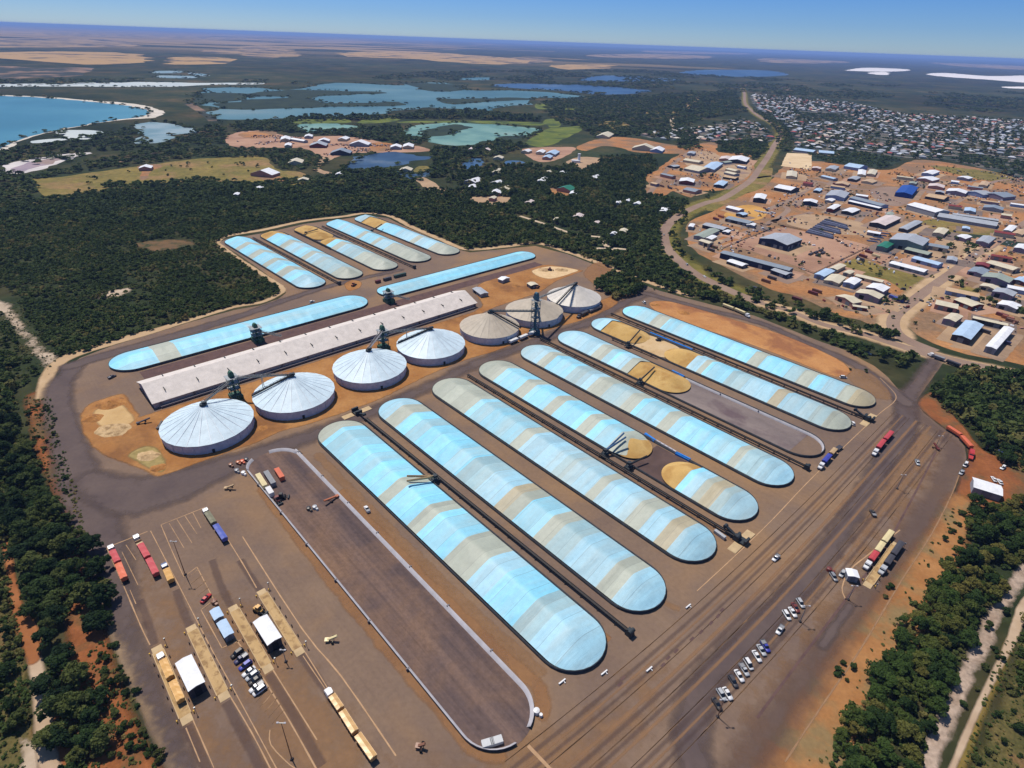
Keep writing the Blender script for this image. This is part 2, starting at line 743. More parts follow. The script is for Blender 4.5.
M_field = ground_mat('dry paddock', C(172, 138, 88), C(192, 156, 102), .004, C(76, 72, 62), .003, (.55, .60), rough=1, stretch=((900, 90, 1), .2))
M_fieldpale = ground_mat('pale paddock', C(154, 126, 88), C(176, 146, 102), .004, C(72, 70, 64), .0024, (.50, .55), rough=1, stretch=((900, 90, 1), .2))
M_scrub = ground_mat('scrubby paddock', C(120, 98, 80), C(150, 120, 96), .006, C(56, 60, 50), .005, (.42, .50), rough=1)
M_sand = ground_mat('beach sand', C(196, 186, 170), C(216, 206, 192), .01, rough=1)
M_dune = ground_mat('dune sand', C(236, 228, 224), C(246, 240, 236), .004, rough=1)
M_salt = ground_mat('salt flat', C(176, 188, 190), C(200, 204, 200), .008, rough=.8)
M_saltrim = ground_mat('salt crust', C(190, 182, 180), C(214, 206, 200), .02, rough=.9)
M_saltpink = ground_mat('pink salt pan', C(142, 128, 140), C(164, 146, 152), .02, C(150, 128, 118), .01, rough=.8)
M_sea = water_mat('sea water', C(62, 122, 146), C(82, 140, 160), .45, .08, .0015)
M_lake = water_mat('lake water', C(76, 114, 122), C(94, 130, 136), .45, .08, .002)
M_lakepale = water_mat('pale lake water', C(112, 142, 148), C(146, 164, 166), .45, .15, .01)
M_lakegreen = water_mat('green lake water', C(104, 142, 126), C(124, 160, 140), .4, .15, .01)
M_lakeblue = water_mat('deep lake water', C(46, 78, 112), C(60, 92, 124), .4, .15, .004)
M_pond = water_mat('pond water', C(42, 66, 90), C(56, 82, 106), .4, .15, .01)
M_meadow = ground_mat('olive meadow', C(104, 98, 48), C(136, 118, 62), .02, C(146, 116, 76), .012, (.52, .66), fine=(.12, .35), rough=1)
M_golf = ground_mat('watered grass', C(88, 102, 40), C(116, 122, 50), .02, C(60, 76, 40), .012, (.5, .62), rough=1)
M_orange = ground_mat('orange earth', C(158, 106, 62), C(180, 130, 84), .016, C(136, 108, 82), .012, (.44, .58), fine=(.25, .3), rough=1)
M_tan = ground_mat('tan gravel', C(160, 132, 104), C(182, 152, 120), .03, fine=(.5, .1), rough=1)
M_pinkpad = ground_mat('pink gravel', C(168, 130, 106), C(184, 146, 120), .03, C(154, 118, 96), .012, fine=(.5, .08), rough=1)
M_redearth = ground_mat('red earth', C(150, 88, 50), C(176, 106, 60), .06, rough=1)
M_darkland = ground_mat('dark scrub', C(36, 50, 38), C(52, 64, 44), .02, rough=1)
M_road = ground_mat('bitumen road', C(136, 112, 98), C(154, 130, 112), .02, fine=(.5, .08), rough=.95)
M_track = ground_mat('sandy track', C(182, 160, 134), C(206, 186, 160), .08, rough=1)


def far_sheet(name, pts, lev, mat, smooth=4, rag=None):
    if rag is None:
        y_ = sum(p[1] for p in pts) / len(pts)
        a_ = 42 if y_ < 120 else 14
        rag = (a_, a_ * .8)
    return sheet(name, pts, .04 + lev * .06, mat, smooth=smooth, rag=rag)


# inland paddocks
for pts, m in [
    ([(-60, 39), (78, 38.5), (125, 41.2), (137, 45.8), (78, 47), (-60, 47)], M_fieldpale),
    ([(-20, 53), (52, 51.5), (135, 53.4), (153, 60.6), (104, 64.4), (52, 62.8), (10, 58.6)], M_field),
    ([(-60, 64), (39, 68.5), (91, 67.6), (80, 75.5), (39, 78), (-60, 78)], M_scrub),
    ([(170, 57), (224, 58), (230, 62.3), (182, 64.4), (168, 62)], M_field),
    ([(203, 49.8), (242, 50.2), (240, 53.6), (205, 53)], M_fieldpale),
    ([(344, 52.4), (406, 51.2), (448, 53.4), (510, 58), (530, 61.5), (510, 64.2), (471, 63.6), (406, 58.6), (349, 56.6)], M_field),
    ([(552, 65), (604, 64.6), (609, 67.6), (568, 69.6)], M_field),
    ([(588, 54.9), (656, 53.8), (708, 56), (703, 58.4), (625, 58.2)], M_fieldpale),
    ([(505, 57.6), (540, 58), (552, 61.6), (512, 63)], M_fieldpale),
    ([(240, 46.2), (272, 47.2), (300, 55.4), (250, 56.6)], M_fieldpale),
    ([(764, 58.4), (816, 60), (852, 62), (816, 63.4), (764, 62)], M_fieldpale),
    ([(736, 84), (765, 84.5), (801, 88.6), (791, 90.6), (748, 87)], M_scrub),
    ([(930, 62.6), (990, 64.6), (1060, 68), (1060, 70), (980, 68)], M_fieldpale),
    ([(650, 50.5), (740, 53), (745, 54.4), (660, 53)], M_fieldpale),
    ([(60, 32.2), (150, 34.6), (240, 37.6), (236, 39.6), (130, 37.6), (50, 35)], M_fieldpale),
]:
    far_sheet('field', pts, 0, m, 3, (140, 110))
# the bay and its beach
far_sheet('beach', [(-90, 92.8), (0, 95), (45, 97), (95, 100.6), (138, 104.4), (156, 108.8), (165, 113), (156, 117.6), (134, 119), (106, 121.8), (74, 127.6), (46, 133),
                    (22, 140.4), (8, 148), (-4, 154), (-90, 170)], 0, M_sand)
far_sheet('sea', [(-90, 93.6), (0, 95.8), (45, 98), (90, 101.6), (128, 105.8), (146, 109.6), (148, 113.4), (136, 117.4), (110, 120.4), (80, 126), (50, 131.4), (25, 138),
                  (6, 146), (-10, 150), (-90, 166)], 1, M_sea)
# salt lakes and lagoons
for nm, pts, m in [
    ('salt_flat', [(53, 131.5), (86, 130), (107, 134), (86, 139), (60, 140.6), (39, 143), (30, 141), (68, 137)], M_salt),
    ('lake', [(135, 124.5), (156, 122), (182, 126), (198, 131.5), (172, 135.4), (177, 138), (156, 143), (134, 143), (142, 135.4), (136, 128)], M_lakepale),
    ('salt_flat', [(0, 169), (10, 163.4), (36, 158), (65, 154), (88, 153.4), (64, 161), (46, 168), (18, 174), (4, 173)], M_saltrim),
    ('salt_flat', [(-30, 84.5), (73, 82.8), (104, 82.8), (146, 82), (193, 82.8), (258, 82.8), (258, 84.6), (219, 84.6), (182, 86.5), (130, 86.7), (91, 86.7), (39, 86.7), (-30, 86.5)], M_salt),
    ('lake', [(155, 71), (182, 71), (182, 73), (156, 73)], M_lakepale), ('lake', [(159, 75.5), (193, 76), (191, 78), (160, 77.6)], M_lakepale),
    ('lake', [(188, 72.4), (208, 74.4), (206, 76.4), (190, 74.6)], M_lakepale),
    ('lake', [(461, 78), (490, 77.5), (489, 80), (462, 80)], M_lake),
    ('lake', [(505, 84), (578, 84.6), (646, 90), (640, 92.5), (604, 95), (565, 91), (500, 87)], M_lakeblue),
    ('lake', [(586, 78), (604, 75.5), (635, 76), (677, 79.5), (667, 81.3), (586, 81)], M_lakeblue),
    ('lake', [(680, 72.4), (708, 69.8), (764, 70.3), (788, 74), (780, 76), (745, 76.8), (698, 75.5)], M_lakeblue),
    ('lake', [(203, 90), (222, 87.5), (250, 87.5), (294, 90), (328, 83.5), (360, 83.3), (396, 85.4), (412, 83), (446, 83), (470, 90), (510, 90.5), (545, 92), (588, 97), (584, 98.5),
              (530, 98), (527, 104), (500, 107), (487, 110.5), (458, 109), (432, 107.5), (420, 110), (390, 110.5), (380, 113), (360, 116), (310, 117), (290, 118.5), (255, 120),
              (225, 118.5), (208, 113), (217, 109), (203, 105), (200, 96)], M_lake),
    ('lake', [(298, 125), (312, 123.7), (336, 123.7), (360, 127), (336, 130), (307, 132)], M_lakegreen),
    ('lake', [(405, 129), (422, 124.7), (451, 122.7), (470, 123.5), (500, 125), (541, 129), (532, 134), (516, 139), (482, 141), (473, 145), (450, 145), (430, 142), (427, 138), (415, 136), (404, 134.5)], M_lakegreen),
    ('lagoon', [(351, 160), (365, 155), (395, 152), (416, 156), (432, 156.5), (429, 159), (416, 160.4), (395, 166), (376, 168), (354, 169), (348, 168)], M_pond),
    ('lagoon', [(391, 170.6), (401, 171), (411, 174), (427, 172.5), (438, 171), (437, 174.5), (421.6, 177), (406, 178), (394, 175)], M_pond),
    ('pond', [(463, 162), (475.5, 158.5), (485, 160.4), (483, 165), (473, 169.3), (464, 167.4)], M_lakeblue),
    ('pond', [(507, 161.6), (520, 161.6), (519, 166), (508, 166)], M_lakeblue),
]:
    far_sheet(nm, pts, 1, m, 4)
far_sheet('salt_flat', [(12, 168.6), (38, 160.6), (64, 156.8), (72, 156.6), (58, 161.4), (42, 166.4), (20, 171.4)], 2, M_saltpink)
for pts in [
    [(250, 94), (276, 91), (302, 90), (341, 91), (379, 92), (378, 94), (354, 94.5), (320, 96.5), (316, 101), (340, 103), (397, 101.5), (405, 104), (385, 106.6), (340, 106.5),
     (300, 108), (270, 109), (220, 109.5), (212, 107), (214, 103), (245, 102), (252, 99.5), (287, 98), (285, 96.5), (252, 97)],
    [(436, 99), (471, 98.5), (510, 97.7), (530, 99), (510, 101), (471, 103), (458, 104), (438, 101.5)],
    [(401, 83), (448, 84), (468, 87), (458, 91.5), (427, 91), (417, 87)],
    [(425, 130), (451, 125), (460, 125), (470, 127), (468, 129), (456, 131.5), (455, 134), (428, 137), (422, 134)],
    [(196, 95), (214, 93), (246, 94), (246, 99), (214, 103), (196, 104)],
    [(495, 137.5), (510, 135.6), (524, 136.4), (520, 138.8), (500, 140)],
]:
    far_sheet('island', pts, 2, M_darkland, 4)
# bare dunes by the far coast
for pts in [[(847, 70), (868, 67.7), (907, 69.3), (905, 71), (878, 71.6), (850, 70.8)], [(868, 72.6), (886, 72), (888, 74.6), (876, 74.6)],
            [(926, 74.2), (946, 73), (988, 76), (1030, 75.5), (1070, 77), (1070, 85), (1030, 83), (993, 80), (946, 76.8)],
            [(1006, 86.7), (1040, 87), (1050, 89), (1010, 88.3)]]:
    far_sheet('dune', pts, 1, M_dune, 4)
# grass, golf course, meadow
sheet('meadow', [(30, 179), (60, 177), (140, 166), (200, 158.5), (255, 155.5), (268, 158), (275, 168), (288, 176), (286, 184), (262, 186), (240, 189), (200, 185), (130, 190), (85, 191), (64, 199), (44, 197)],
      .05, M_meadow, rag=(14, 7))
for pts in [[(526, 142), (547, 129), (560, 127.6), (578, 126.3), (581, 130), (557, 142), (542, 147), (529, 145)], [(362, 120), (395, 117.6), (396, 121.5), (362, 123.4)],
            [(404, 121.4), (470, 120.8), (535, 122.4), (540, 125.6), (470, 123), (404, 122.8)], [(280, 120), (345, 119), (345, 123), (284, 124)], [(564, 104), (575, 106), (574, 110), (565, 111)],
            [(448, 112), (462, 110), (470, 114), (452, 117)], [(536, 104), (556, 104.4), (556, 108), (538, 109)], [(544, 120), (556, 119), (560, 126), (548, 127)]]:
    sheet('golf_fairway', pts, .06, M_golf, smooth=4, rag=(20, 8))
for pts in [[(601, 122), (620, 121), (630, 126), (622, 130), (606, 128.5)], [(647, 112), (675, 111), (677, 113.5), (650, 114)], [(276, 172), (300, 172), (312, 180), (290, 186), (276, 182)],
            [(418, 167), (428, 166), (430, 170), (416, 172)]]:
    sheet('grass_clearing', pts, .06, M_meadow, smooth=4, rag=(15, 6))
# bare worked ground
for pts, m in [
    ([(225, 140), (235, 133), (258, 130.4), (278, 134), (300, 137), (340, 136), (372, 140), (395, 146), (418, 146), (430, 151), (392, 152.6), (355, 153), (340, 156), (332, 158), (318, 155), (300, 148), (240, 147.4)], M_pinkpad),
    ([(238, 134), (262, 130.8), (276, 132), (272, 136.6), (250, 138.5)], M_orange), ([(372, 143), (392, 143.6), (392, 150), (370, 151)], M_orange),
    ([(325, 156), (334, 158), (322, 164), (320, 169), (332, 173), (326, 174.4), (313, 169), (317, 163)], M_tan),
    ([(258, 176), (282, 177), (284, 182), (262, 180)], M_orange),
    ([(136, 166.6), (156, 164), (162, 167), (150, 171), (148, 178), (140, 180), (142, 171)], M_orange),
    ([(566, 162), (580, 157), (600, 158), (601, 163), (586, 167), (578, 174), (572, 172), (574, 166)], M_tan),
    ([(576, 147), (595, 140), (616, 137), (640, 139), (661, 143), (678, 146), (690, 153), (662, 153.5), (634, 152), (621, 148), (601, 146), (586, 151)], M_orange),
    ([(522, 149), (560, 147), (576, 148), (566, 156), (548, 162), (534, 160)], M_pinkpad),
    ([(645, 177), (658, 169.5), (665.5, 163), (682, 153), (696, 144), (716.5, 143), (718, 152), (748, 154), (752, 162), (755, 173), (739.5, 185), (719, 191), (701, 191), (691, 197.6), (672, 191), (662, 196), (644, 191), (649, 183.6)], M_orange),
    ([(722, 156), (748, 157), (752, 166), (746, 178), (722, 180), (718, 166)], M_tan),
    ([(690, 152), (716, 153), (720, 166), (700, 168), (684, 163)], M_tan),
    ([(687, 232), (690, 222), (712, 212), (724, 203), (740, 196), (760, 189), (772, 179), (785, 165), (800, 158), (830, 163), (860, 167), (890, 170), (915, 160), (950, 163), (1000, 172), (1070, 182),
      (1070, 385), (1024, 366), (985, 358), (930, 343), (905, 323), (890, 333), (860, 320), (842, 316), (800, 297), (770, 289), (735, 273), (700, 254), (690, 244)], M_orange),
    ([(468, 198), (490, 196), (512, 198), (500, 204), (480, 205)], M_tan), ([(548, 188), (572, 189), (568, 195), (552, 196)], M_orange), ([(517, 181), (524, 180), (527, 187), (519, 188)], M_tan),
    ([(416, 178), (426, 178), (440, 186), (456, 192), (470, 186), (474, 190), (450, 196), (426, 190)], M_tan),
]:
    sheet('bare_earth', pts, .08, m, smooth=3, rag=(14, 4))
M_orangeoval = ground_mat('yellow dirt', C(190, 142, 72), C(208, 160, 88), .03, C(166, 124, 72), .02, (.5, .62), rough=1)
sheet('gravel_pad', [(781, 166), (787, 153), (811.5, 154), (811.5, 170)], .13, ground_mat('cream hardstand', C(206, 178, 138), C(224, 198, 160), .03, rough=1), rag=(8, 1.5))
# yards, pads and grass inside the industrial estate
for nm, pts, m in [
    ('gravel_pad', [(775, 229), (792, 229), (818, 235), (840, 238.6), (866, 245), (866, 250), (830, 268), (812, 275), (796, 266), (740, 248), (722, 246)], M_pinkpad),
    ('gravel_pad', [(845, 300), (884, 300), (905, 297), (908, 303), (894, 312), (868, 315), (842, 308), (832, 301)], M_pinkpad),
    ('gravel_pad', [(865, 250), (876, 249), (890, 254), (888, 264), (868, 258)], M_pinkpad),
    ('gravel_pad', [(948, 346), (962, 341), (985, 321), (1004, 327), (984, 351), (968, 350)], M_tan),
    ('grass_clearing', [(840, 268), (858, 258), (880, 265), (912, 273), (932, 277), (928, 290), (905, 292), (886, 280), (856, 274)], M_meadow),
    ('grass_clearing', [(905, 228), (940, 218), (990, 228), (1000, 236), (975, 238), (940, 230), (912, 236)], M_meadow),
    ('grass_clearing', [(930, 166), (960, 168), (1010, 174), (1015, 180), (990, 181), (955, 174)], M_meadow),
    ('grass_clearing', [(750, 176), (768, 172), (772, 178), (762, 188), (750, 192), (744, 188)], M_meadow),
    ('grass_clearing', [(735, 190), (760, 172), (772, 168), (770, 178), (752, 190), (730, 202), (712, 211), (708, 206)], M_meadow),
    ('gravel_pad', [(786, 222), (806, 214), (860, 222), (866, 234), (830, 234), (800, 228)], M_tan),
    ('gravel_pad', [(870, 190), (896, 187), (914, 197), (900, 206), (880, 203)], M_road),
    ('gravel_pad', [(724, 216), (732, 208), (748, 205), (762, 208), (767, 214), (758, 220), (738, 221)], M_orangeoval),
    ('gravel_pad', [(936, 240), (962, 236), (976, 246), (970, 258), (940, 252)], M_tan),
    ('grass_clearing', [(946, 296), (968, 286), (980, 298), (960, 304)], M_meadow),
]:
    sheet(nm, pts, .11, m, smooth=3, rag=(7, 1.6))
# darker scrub blocks within the town margin
for pts in [[(806, 152), (860, 150), (900, 158), (880, 168), (830, 162), (805, 160)], [(800, 112), (850, 115), (858, 121), (830, 122), (802, 117)], [(960, 152), (1060, 166), (1060, 186), (1000, 172), (950, 160)],
            [(965, 235), (1000, 238), (1040, 246), (1040, 252), (1000, 245)]]:
    sheet('scrub_block', pts, .10, M_darkland, smooth=3, rag=(18, 6))

# roads outside the yard
M_verge = ground_mat('grassy verge', C(92, 92, 40), C(132, 116, 58), .05, rough=1, soft=True)
M_pale_soft = ground_mat('dusty shoulder', C(178, 148, 112), C(196, 166, 130), .05, rough=1, soft=True)
hw = [(707, 280), (691, 271), (677, 259), (667, 248), (663.8, 237), (665.8, 228), (675, 218), (691, 209), (707.6, 202.5), (721.6, 199), (737, 190), (751, 180), (760, 168), (768, 156.5), (774.5, 145), (781, 135),
      (779.5, 130), (772, 123), (760, 117), (750, 109), (745, 103), (744.5, 94), (742.5, 88)]
strip('road_verge', [(735, 292)] + hw, .05, M_verge, [34, 36, 36, 36, 34, 34, 32, 30], 10)
strip('highway', [(760, 303), (735, 293), (720, 286)] + hw, .14, M_road, 12.5)
rb = [(760, 303), (785, 309.5), (800, 315), (825, 325), (860, 333), (890, 342.5), (917, 351), (935, 356), (960, 362.5), (1000, 371), (1050, 382)]
strip('road_verge', rb, .055, M_pale_soft, 20, 8)
strip('road', rb, .135, M_road, [7, 7, 8, 9, 11, 14, 13, 11])
tr_ = [(898, 334), (893, 325), (896, 315), (909, 304), (930, 288), (950, 274), (965, 263), (978, 253), (992, 246)]
strip('road_verge', tr_, .125, M_pale_soft, 26, 8)
strip('road', [(935, 352), (911, 342)] + tr_, .145, M_road, [14, 11, 10, 10, 10, 10])
for pts, wd in [([(722, 254), (711, 247), (742, 234), (767.6, 224), (773, 221), (806, 214), (812, 212)], 8), ([(746, 210), (765, 210), (779, 205), (792, 199), (805, 191), (811, 186), (814, 181)], 9),
                ([(773, 222), (788, 210), (780, 205)], 8), ([(856, 223), (865, 214), (877.6, 209), (890, 203), (904, 197), (925, 190)], 9), ([(806, 214), (830, 219), (856, 223), (880, 231)], 8),
                ([(756, 178), (774, 176), (800, 178), (830, 184), (860, 189), (890, 192)], 9), ([(992, 246), (1004, 238), (1016, 228), (1040, 214)], 9), ([(940, 213), (960, 200), (985, 186), (1004, 180), (1060, 176)], 9),
                ([(640, 205), (655, 186), (667, 170), (680, 158)], 9)]:
    strip('road', pts, .13, M_road, wd)
# bush tracks
for pts, wd, m in [([(188, 103), (196, 108), (206, 114), (214, 121)], 26, M_scrub), ([(683, 110), (690, 104), (699, 96)], 30, M_fieldpale), ([(672, 118), (674, 128), (684, 134)], 14, M_track),
                   ([(520, 216), (545, 224), (556, 228), (575, 234), (600, 237)], 5, M_track), ([(603, 240), (609, 248), (614, 253)], 8, M_track), ([(592, 249), (608, 248), (633, 250)], 5, M_track),
                   ([(108, 163), (130, 160), (160, 151)], 9, M_scrub)]:
    strip('bush_track', pts, .07, m, wd)

# left-hand scrub: red soil, sandy tracks
M_soil_soft = ground_mat('red soil', C(126, 76, 44), C(150, 92, 54), .12, C(104, 82, 54), .05, (.5, .62), fine=(.8, .25), rough=1, soft=True)
M_sand_soft = ground_mat('white sand patches', C(166, 146, 122), C(196, 176, 154), .1, rough=1, soft=True, edge=1.1)
M_scrubfloor = ground_mat('scrub floor', C(44, 54, 28), C(70, 66, 38), .09, C(88, 72, 46), .05, (.55, .68), fine=(.9, .4), rough=1, soft=True)
M_olive_soft = ground_mat('olive clearing', C(96, 78, 52), C(120, 92, 62), .1, C(70, 70, 42), .06, rough=1, soft=True, edge=.9)
M_olivescrub = ground_mat('olive scrub floor', C(74, 74, 40), C(108, 94, 56), .12, C(124, 92, 62), .06, (.54, .66), fine=(.9, .45), rough=1, soft=True)
soft_patch('bare_soil', [(22, 396), (52, 392), (54, 420), (66, 450), (78, 480), (86, 520), (100, 580), (116, 640), (128, 680), (150, 735), (172, 790), (30, 800), (44, 700), (60, 640), (60, 560), (50, 500), (36, 470), (26, 430)], .03, M_soil_soft, 6)
soft_patch('sand_patch', [(-20, 294), (8, 302), (24, 320), (40, 342), (58, 354), (66, 362), (54, 370), (44, 368), (30, 352), (14, 332), (0, 316), (-20, 312)], .035, M_sand_soft, 7)
soft_patch('sand_patch', [(84, 296), (128, 287), (134, 290), (122, 296), (106, 300)], .035, M_sand_soft, 6)
soft_patch('sand_patch', [(18, 244), (30, 235), (52, 230), (54, 234), (36, 240), (22, 250)], .035, M_olive_soft, 8)
soft_patch('sand_patch', [(132, 244), (160, 239), (192, 240), (196, 246), (172, 250), (150, 252)], .035, M_olive_soft, 8)
M_trackred = ground_mat('red track', C(140, 86, 50), C(162, 106, 66), .1, rough=1, soft=True)
M_trackpale = ground_mat('pale track', C(172, 146, 120), C(192, 168, 142), .1, rough=1, soft=True)
strip('bush_track', [(2, 530), (9, 560), (11, 576), (17, 607), (23.4, 619), (31, 641), (34, 660)], .045, M_trackred, [2.4, 3, 3, 4, 6, 6, 4], 2)
strip('bush_track', [(31, 641), (33.6, 657), (36, 666), (40, 690), (42, 710), (45, 740), (52, 780)], .047, M_trackpale, [3.5, 4, 4.4, 4.6, 5, 6], 2)
soft_patch('sand_patch', [(18, 735), (30, 740), (42, 752), (40, 790), (14, 790), (20, 760)], .046, M_sand_soft, 3)
# right-hand scrub
soft_patch('bare_soil', [(944, 392), (960, 384), (975, 392), (955, 410), (968, 430), (985, 450), (1010, 460), (1040, 470), (1040, 505), (985, 512), (972, 530), (958, 556), (945, 572), (925, 600), (908, 618), (890, 655),
                         (862, 704), (838, 745), (820, 790), (770, 800), (784, 764), (821, 708), (861, 650), (903, 580), (931, 534), (952, 495), (959, 474), (966, 458), (965, 447), (958, 438), (947, 431), (936, 423), (924, 414), (915, 402), (928, 392)], .03, M_soil_soft, 3)
M_dirt_band = ground_mat('orange verge', C(150, 102, 60), C(170, 122, 76), .08, C(136, 112, 76), .05, fine=(.6, .15), rough=1, soft=True)
strip('bare_soil', [(960, 500), (945, 540), (920, 580), (893, 625), (868, 660), (838, 708), (812, 750), (790, 790)], .05, M_dirt_band, [12, 18, 20, 22, 22, 22, 22], 8)
strip('sandy_track', [(1040, 548), (1024, 570), (1009, 594), (993, 617.5), (983, 643.5), (967, 672), (957, 698), (941, 729.5), (925, 775)], .05, ground_mat('pale sand track', C(158, 136, 118), C(192, 170, 152), .12, fine=(.5, .35), rough=1, soft=True, edge=.9, strength=.9), [4, 4.5, 5, 5, 5, 5, 5.5, 5], 3)
soft_patch('grass_clearing', [(1003, 640), (1018, 625), (1016, 650), (1000, 690), (985, 725), (968, 775), (945, 785), (958, 745), (975, 708), (990, 675)], .05, ground_mat('olive grass', C(110, 96, 44), C(140, 116, 62), .08, rough=1, soft=True), 3)
strip('sandy_track', [(1040, 590), (1024, 607), (1011, 641), (993, 677), (977.5, 708.6), (962, 745), (948, 778)], .055, MATS['pale track'], [4, 4, 2.5, 2, 2, 2], 1.2)
soft_patch('grass_clearing', [(1000, 690), (1024, 640), (1060, 640), (1060, 800), (960, 800), (980, 735)], .04, M_olivescrub, 4)
soft_patch('grass_clearing', [(-60, 540), (4, 560), (14, 610), (28, 660), (34, 710), (40, 800), (-60, 800)], .04, M_olivescrub, 3)

# ================================================================== THE YARD
M_yard = ground_mat('yard bitumen', C(112, 93, 82), C(132, 109, 90), .022, C(148, 116, 84), .012, (.48, .66), fine=(.55, .11), rough=.95, streaks=((AS, .92),))
yard = [(195, 820), (165, 757), (140, 705), (125, 671), (114, 643), (105, 612), (95, 565), (86, 526), (80.5, 489), (75, 468.5), (62, 442.5), (53, 414), (52, 398), (56, 383), (67, 368), (80, 358), (112, 346), (146, 336),
        (187.5, 323), (234, 310), (260, 305.5), (278, 299), (286, 293), (285, 287), (262, 271), (239, 255), (224, 246), (218, 243), (226, 239), (265, 233), (304, 224), (343, 219), (366, 215.6), (388, 218), (408, 228), (434, 239),
        (460, 250), (470, 252.5), (504, 249), (535, 246), (567, 254), (593, 264), (621, 275.5), (660, 291), (691, 299.5), (722.5, 307.5), (754, 315.6), (785, 327.6), (816, 340), (846, 350.6), (874, 366), (889, 378), (898, 389),
        (905, 392), (912, 383), (926, 367), (934, 357), (945, 360), (934, 376), (922, 392), (916, 402), (924, 413), (936, 423), (947, 431), (958, 438), (965, 447), (966.5, 458), (959, 474), (951.5, 494.6), (931, 534), (902, 579),
        (860, 649), (821, 706), (783, 762), (765, 790), (740, 820)]
sheet('yard_pavement', yard, .02, M_yard, rag=(5, .5))

M_dark_soft = ground_mat('rubbed bitumen', C(88, 75, 73), C(102, 87, 81), .05, fine=(.5, .1), rough=.9, soft=True)
M_darkfaint = ground_mat('tyre marks', C(94, 76, 72), C(106, 86, 80), .05, fine=(.5, .1), rough=.9, soft=True, strength=.4)
M_dust_soft = ground_mat('orange dust', C(146, 106, 74), C(160, 118, 80), .06, fine=(.5, .12), rough=1, soft=True, edge=.8, strength=.7)
M_dustfaint = ground_mat('thin orange dust', C(146, 112, 82), C(158, 122, 90), .04, fine=(.5, .15), rough=1, soft=True, edge=.9, strength=.62)
M_line_soft = ground_mat('worn painted line', C(192, 156, 120), C(172, 138, 106), .3, rough=1, soft=True, edge=.6, strength=.95)
M_line_faint = ground_mat('faded lane line', C(176, 138, 104), C(156, 122, 92), .3, rough=1, soft=True, edge=.8, strength=.7)
M_line_dust = ground_mat('dust windrow', C(160, 122, 90), C(146, 112, 84), .1, rough=1, soft=True, edge=.7, strength=.6)
M_orange_soft = ground_mat('orange clay', C(152, 102, 56), C(174, 126, 76), .05, C(134, 92, 56), .03, (.52, .66), fine=(.5, .16), rough=1, soft=True, edge=.5)
M_tansoft = ground_mat('tan spill', C(186, 150, 100), C(204, 170, 120), .08, rough=1, soft=True)

# worn carriageways and dusty ground inside the yard
strip('tyre_marks', [(74, 366), (58, 392), (64, 430), (80, 480), (98, 530), (112, 575), (124, 620), (138, 665), (160, 715), (190, 785)], .070, M_dark_soft, [13, 16, 16, 20, 20, 16, 9, 7, 7, 7], 5)
strip('tyre_marks', [(70, 366), (110, 354), (160, 340), (240, 316), (280, 302), (330, 286), (400, 270)], .070, M_dark_soft, [12, 12, 12, 10, 9, 7], 4)
strip('tyre_marks', [(90, 480), (130, 495), (170, 488), (215, 470), (270, 450), (340, 425), (420, 391), (480, 362), (540, 340), (590, 322), (624, 303), (650, 293)], .072, M_dark_soft, [16, 30, 26, 16, 12, 11, 11, 11, 11, 10], 6)
strip('tyre_marks', [(640, 292), (700, 308), (760, 323), (810, 345), (850, 362), (880, 382), (905, 402)], .072, M_dark_soft, [9, 9, 9, 10, 11, 13], 4)
strip('tyre_marks', [(935, 358), (918, 384), (906, 402), (905, 430), (880, 470), (845, 525), (805, 580), (760, 630), (716, 670), (696, 706), (692, 745), (700, 800)], .073, M_dark_soft, [8, 10, 14, 14, 10, 10, 11, 11, 12, 12, 13], 5)
strip('tyre_marks', [(905, 402), (925, 420), (948, 440), (955, 456), (945, 482), (915, 530), (880, 580), (842, 630), (800, 690), (765, 740), (735, 800)], .073, M_darkfaint, [12, 12, 14, 14, 13, 12, 12, 14, 15, 16], 6)
strip('tyre_marks', [(850, 606), (835, 626), (822, 646)], .074, M_dark_soft, 4, 2)
soft_patch('orange_dust', [(470, 740), (520, 700), (560, 715), (640, 660), (690, 640), (676, 690), (660, 740), (600, 800), (400, 800), (380, 768)], .0705, M_dustfaint, 22)
soft_patch('orange_dust', [(740, 690), (800, 620), (860, 540), (910, 470), (940, 450), (930, 500), (880, 575), (830, 650), (790, 710), (750, 780), (710, 790)], .0702, M_dustfaint, 16)
soft_patch('orange_dust', [(880, 440), (905, 415), (925, 425), (945, 445), (940, 470), (900, 520), (850, 600), (800, 660), (770, 660), (830, 570)], .0703, M_dustfaint, 16)
soft_patch('orange_dust', [(200, 600), (260, 590), (310, 650), (370, 730), (420, 790), (260, 790), (230, 720)], .0704, M_dustfaint, 16)
soft_patch('orange_dust', [(140, 560), (190, 600), (215, 680), (270, 790), (190, 790), (160, 720), (140, 640)], .0701, M_dustfaint, 16)
# dust drifts beside the low bulkhead walls
for pts, wd, m in [([(262, 490), (300, 540), (340, 592), (400, 664), (430, 698), (455, 728), (478, 752), (500, 756)], 5, M_dust_soft), ([(345, 492), (400, 548), (470, 618), (520, 668), (540, 690), (542, 712)], 6, M_dust_soft),
                   ([(318, 455), (380, 520), (470, 608), (540, 672)], 5, M_dustfaint), ([(352, 425), (440, 508), (540, 590), (610, 640)], 3, M_dust_soft),
                   ([(426, 412), (520, 490), (640, 585), (680, 610)], 2.5, M_dustfaint), ([(500, 398), (600, 462), (700, 520), (745, 548)], 2.5, M_dustfaint)]:
    strip('dust_drift', pts, .076, m, wd, 2)
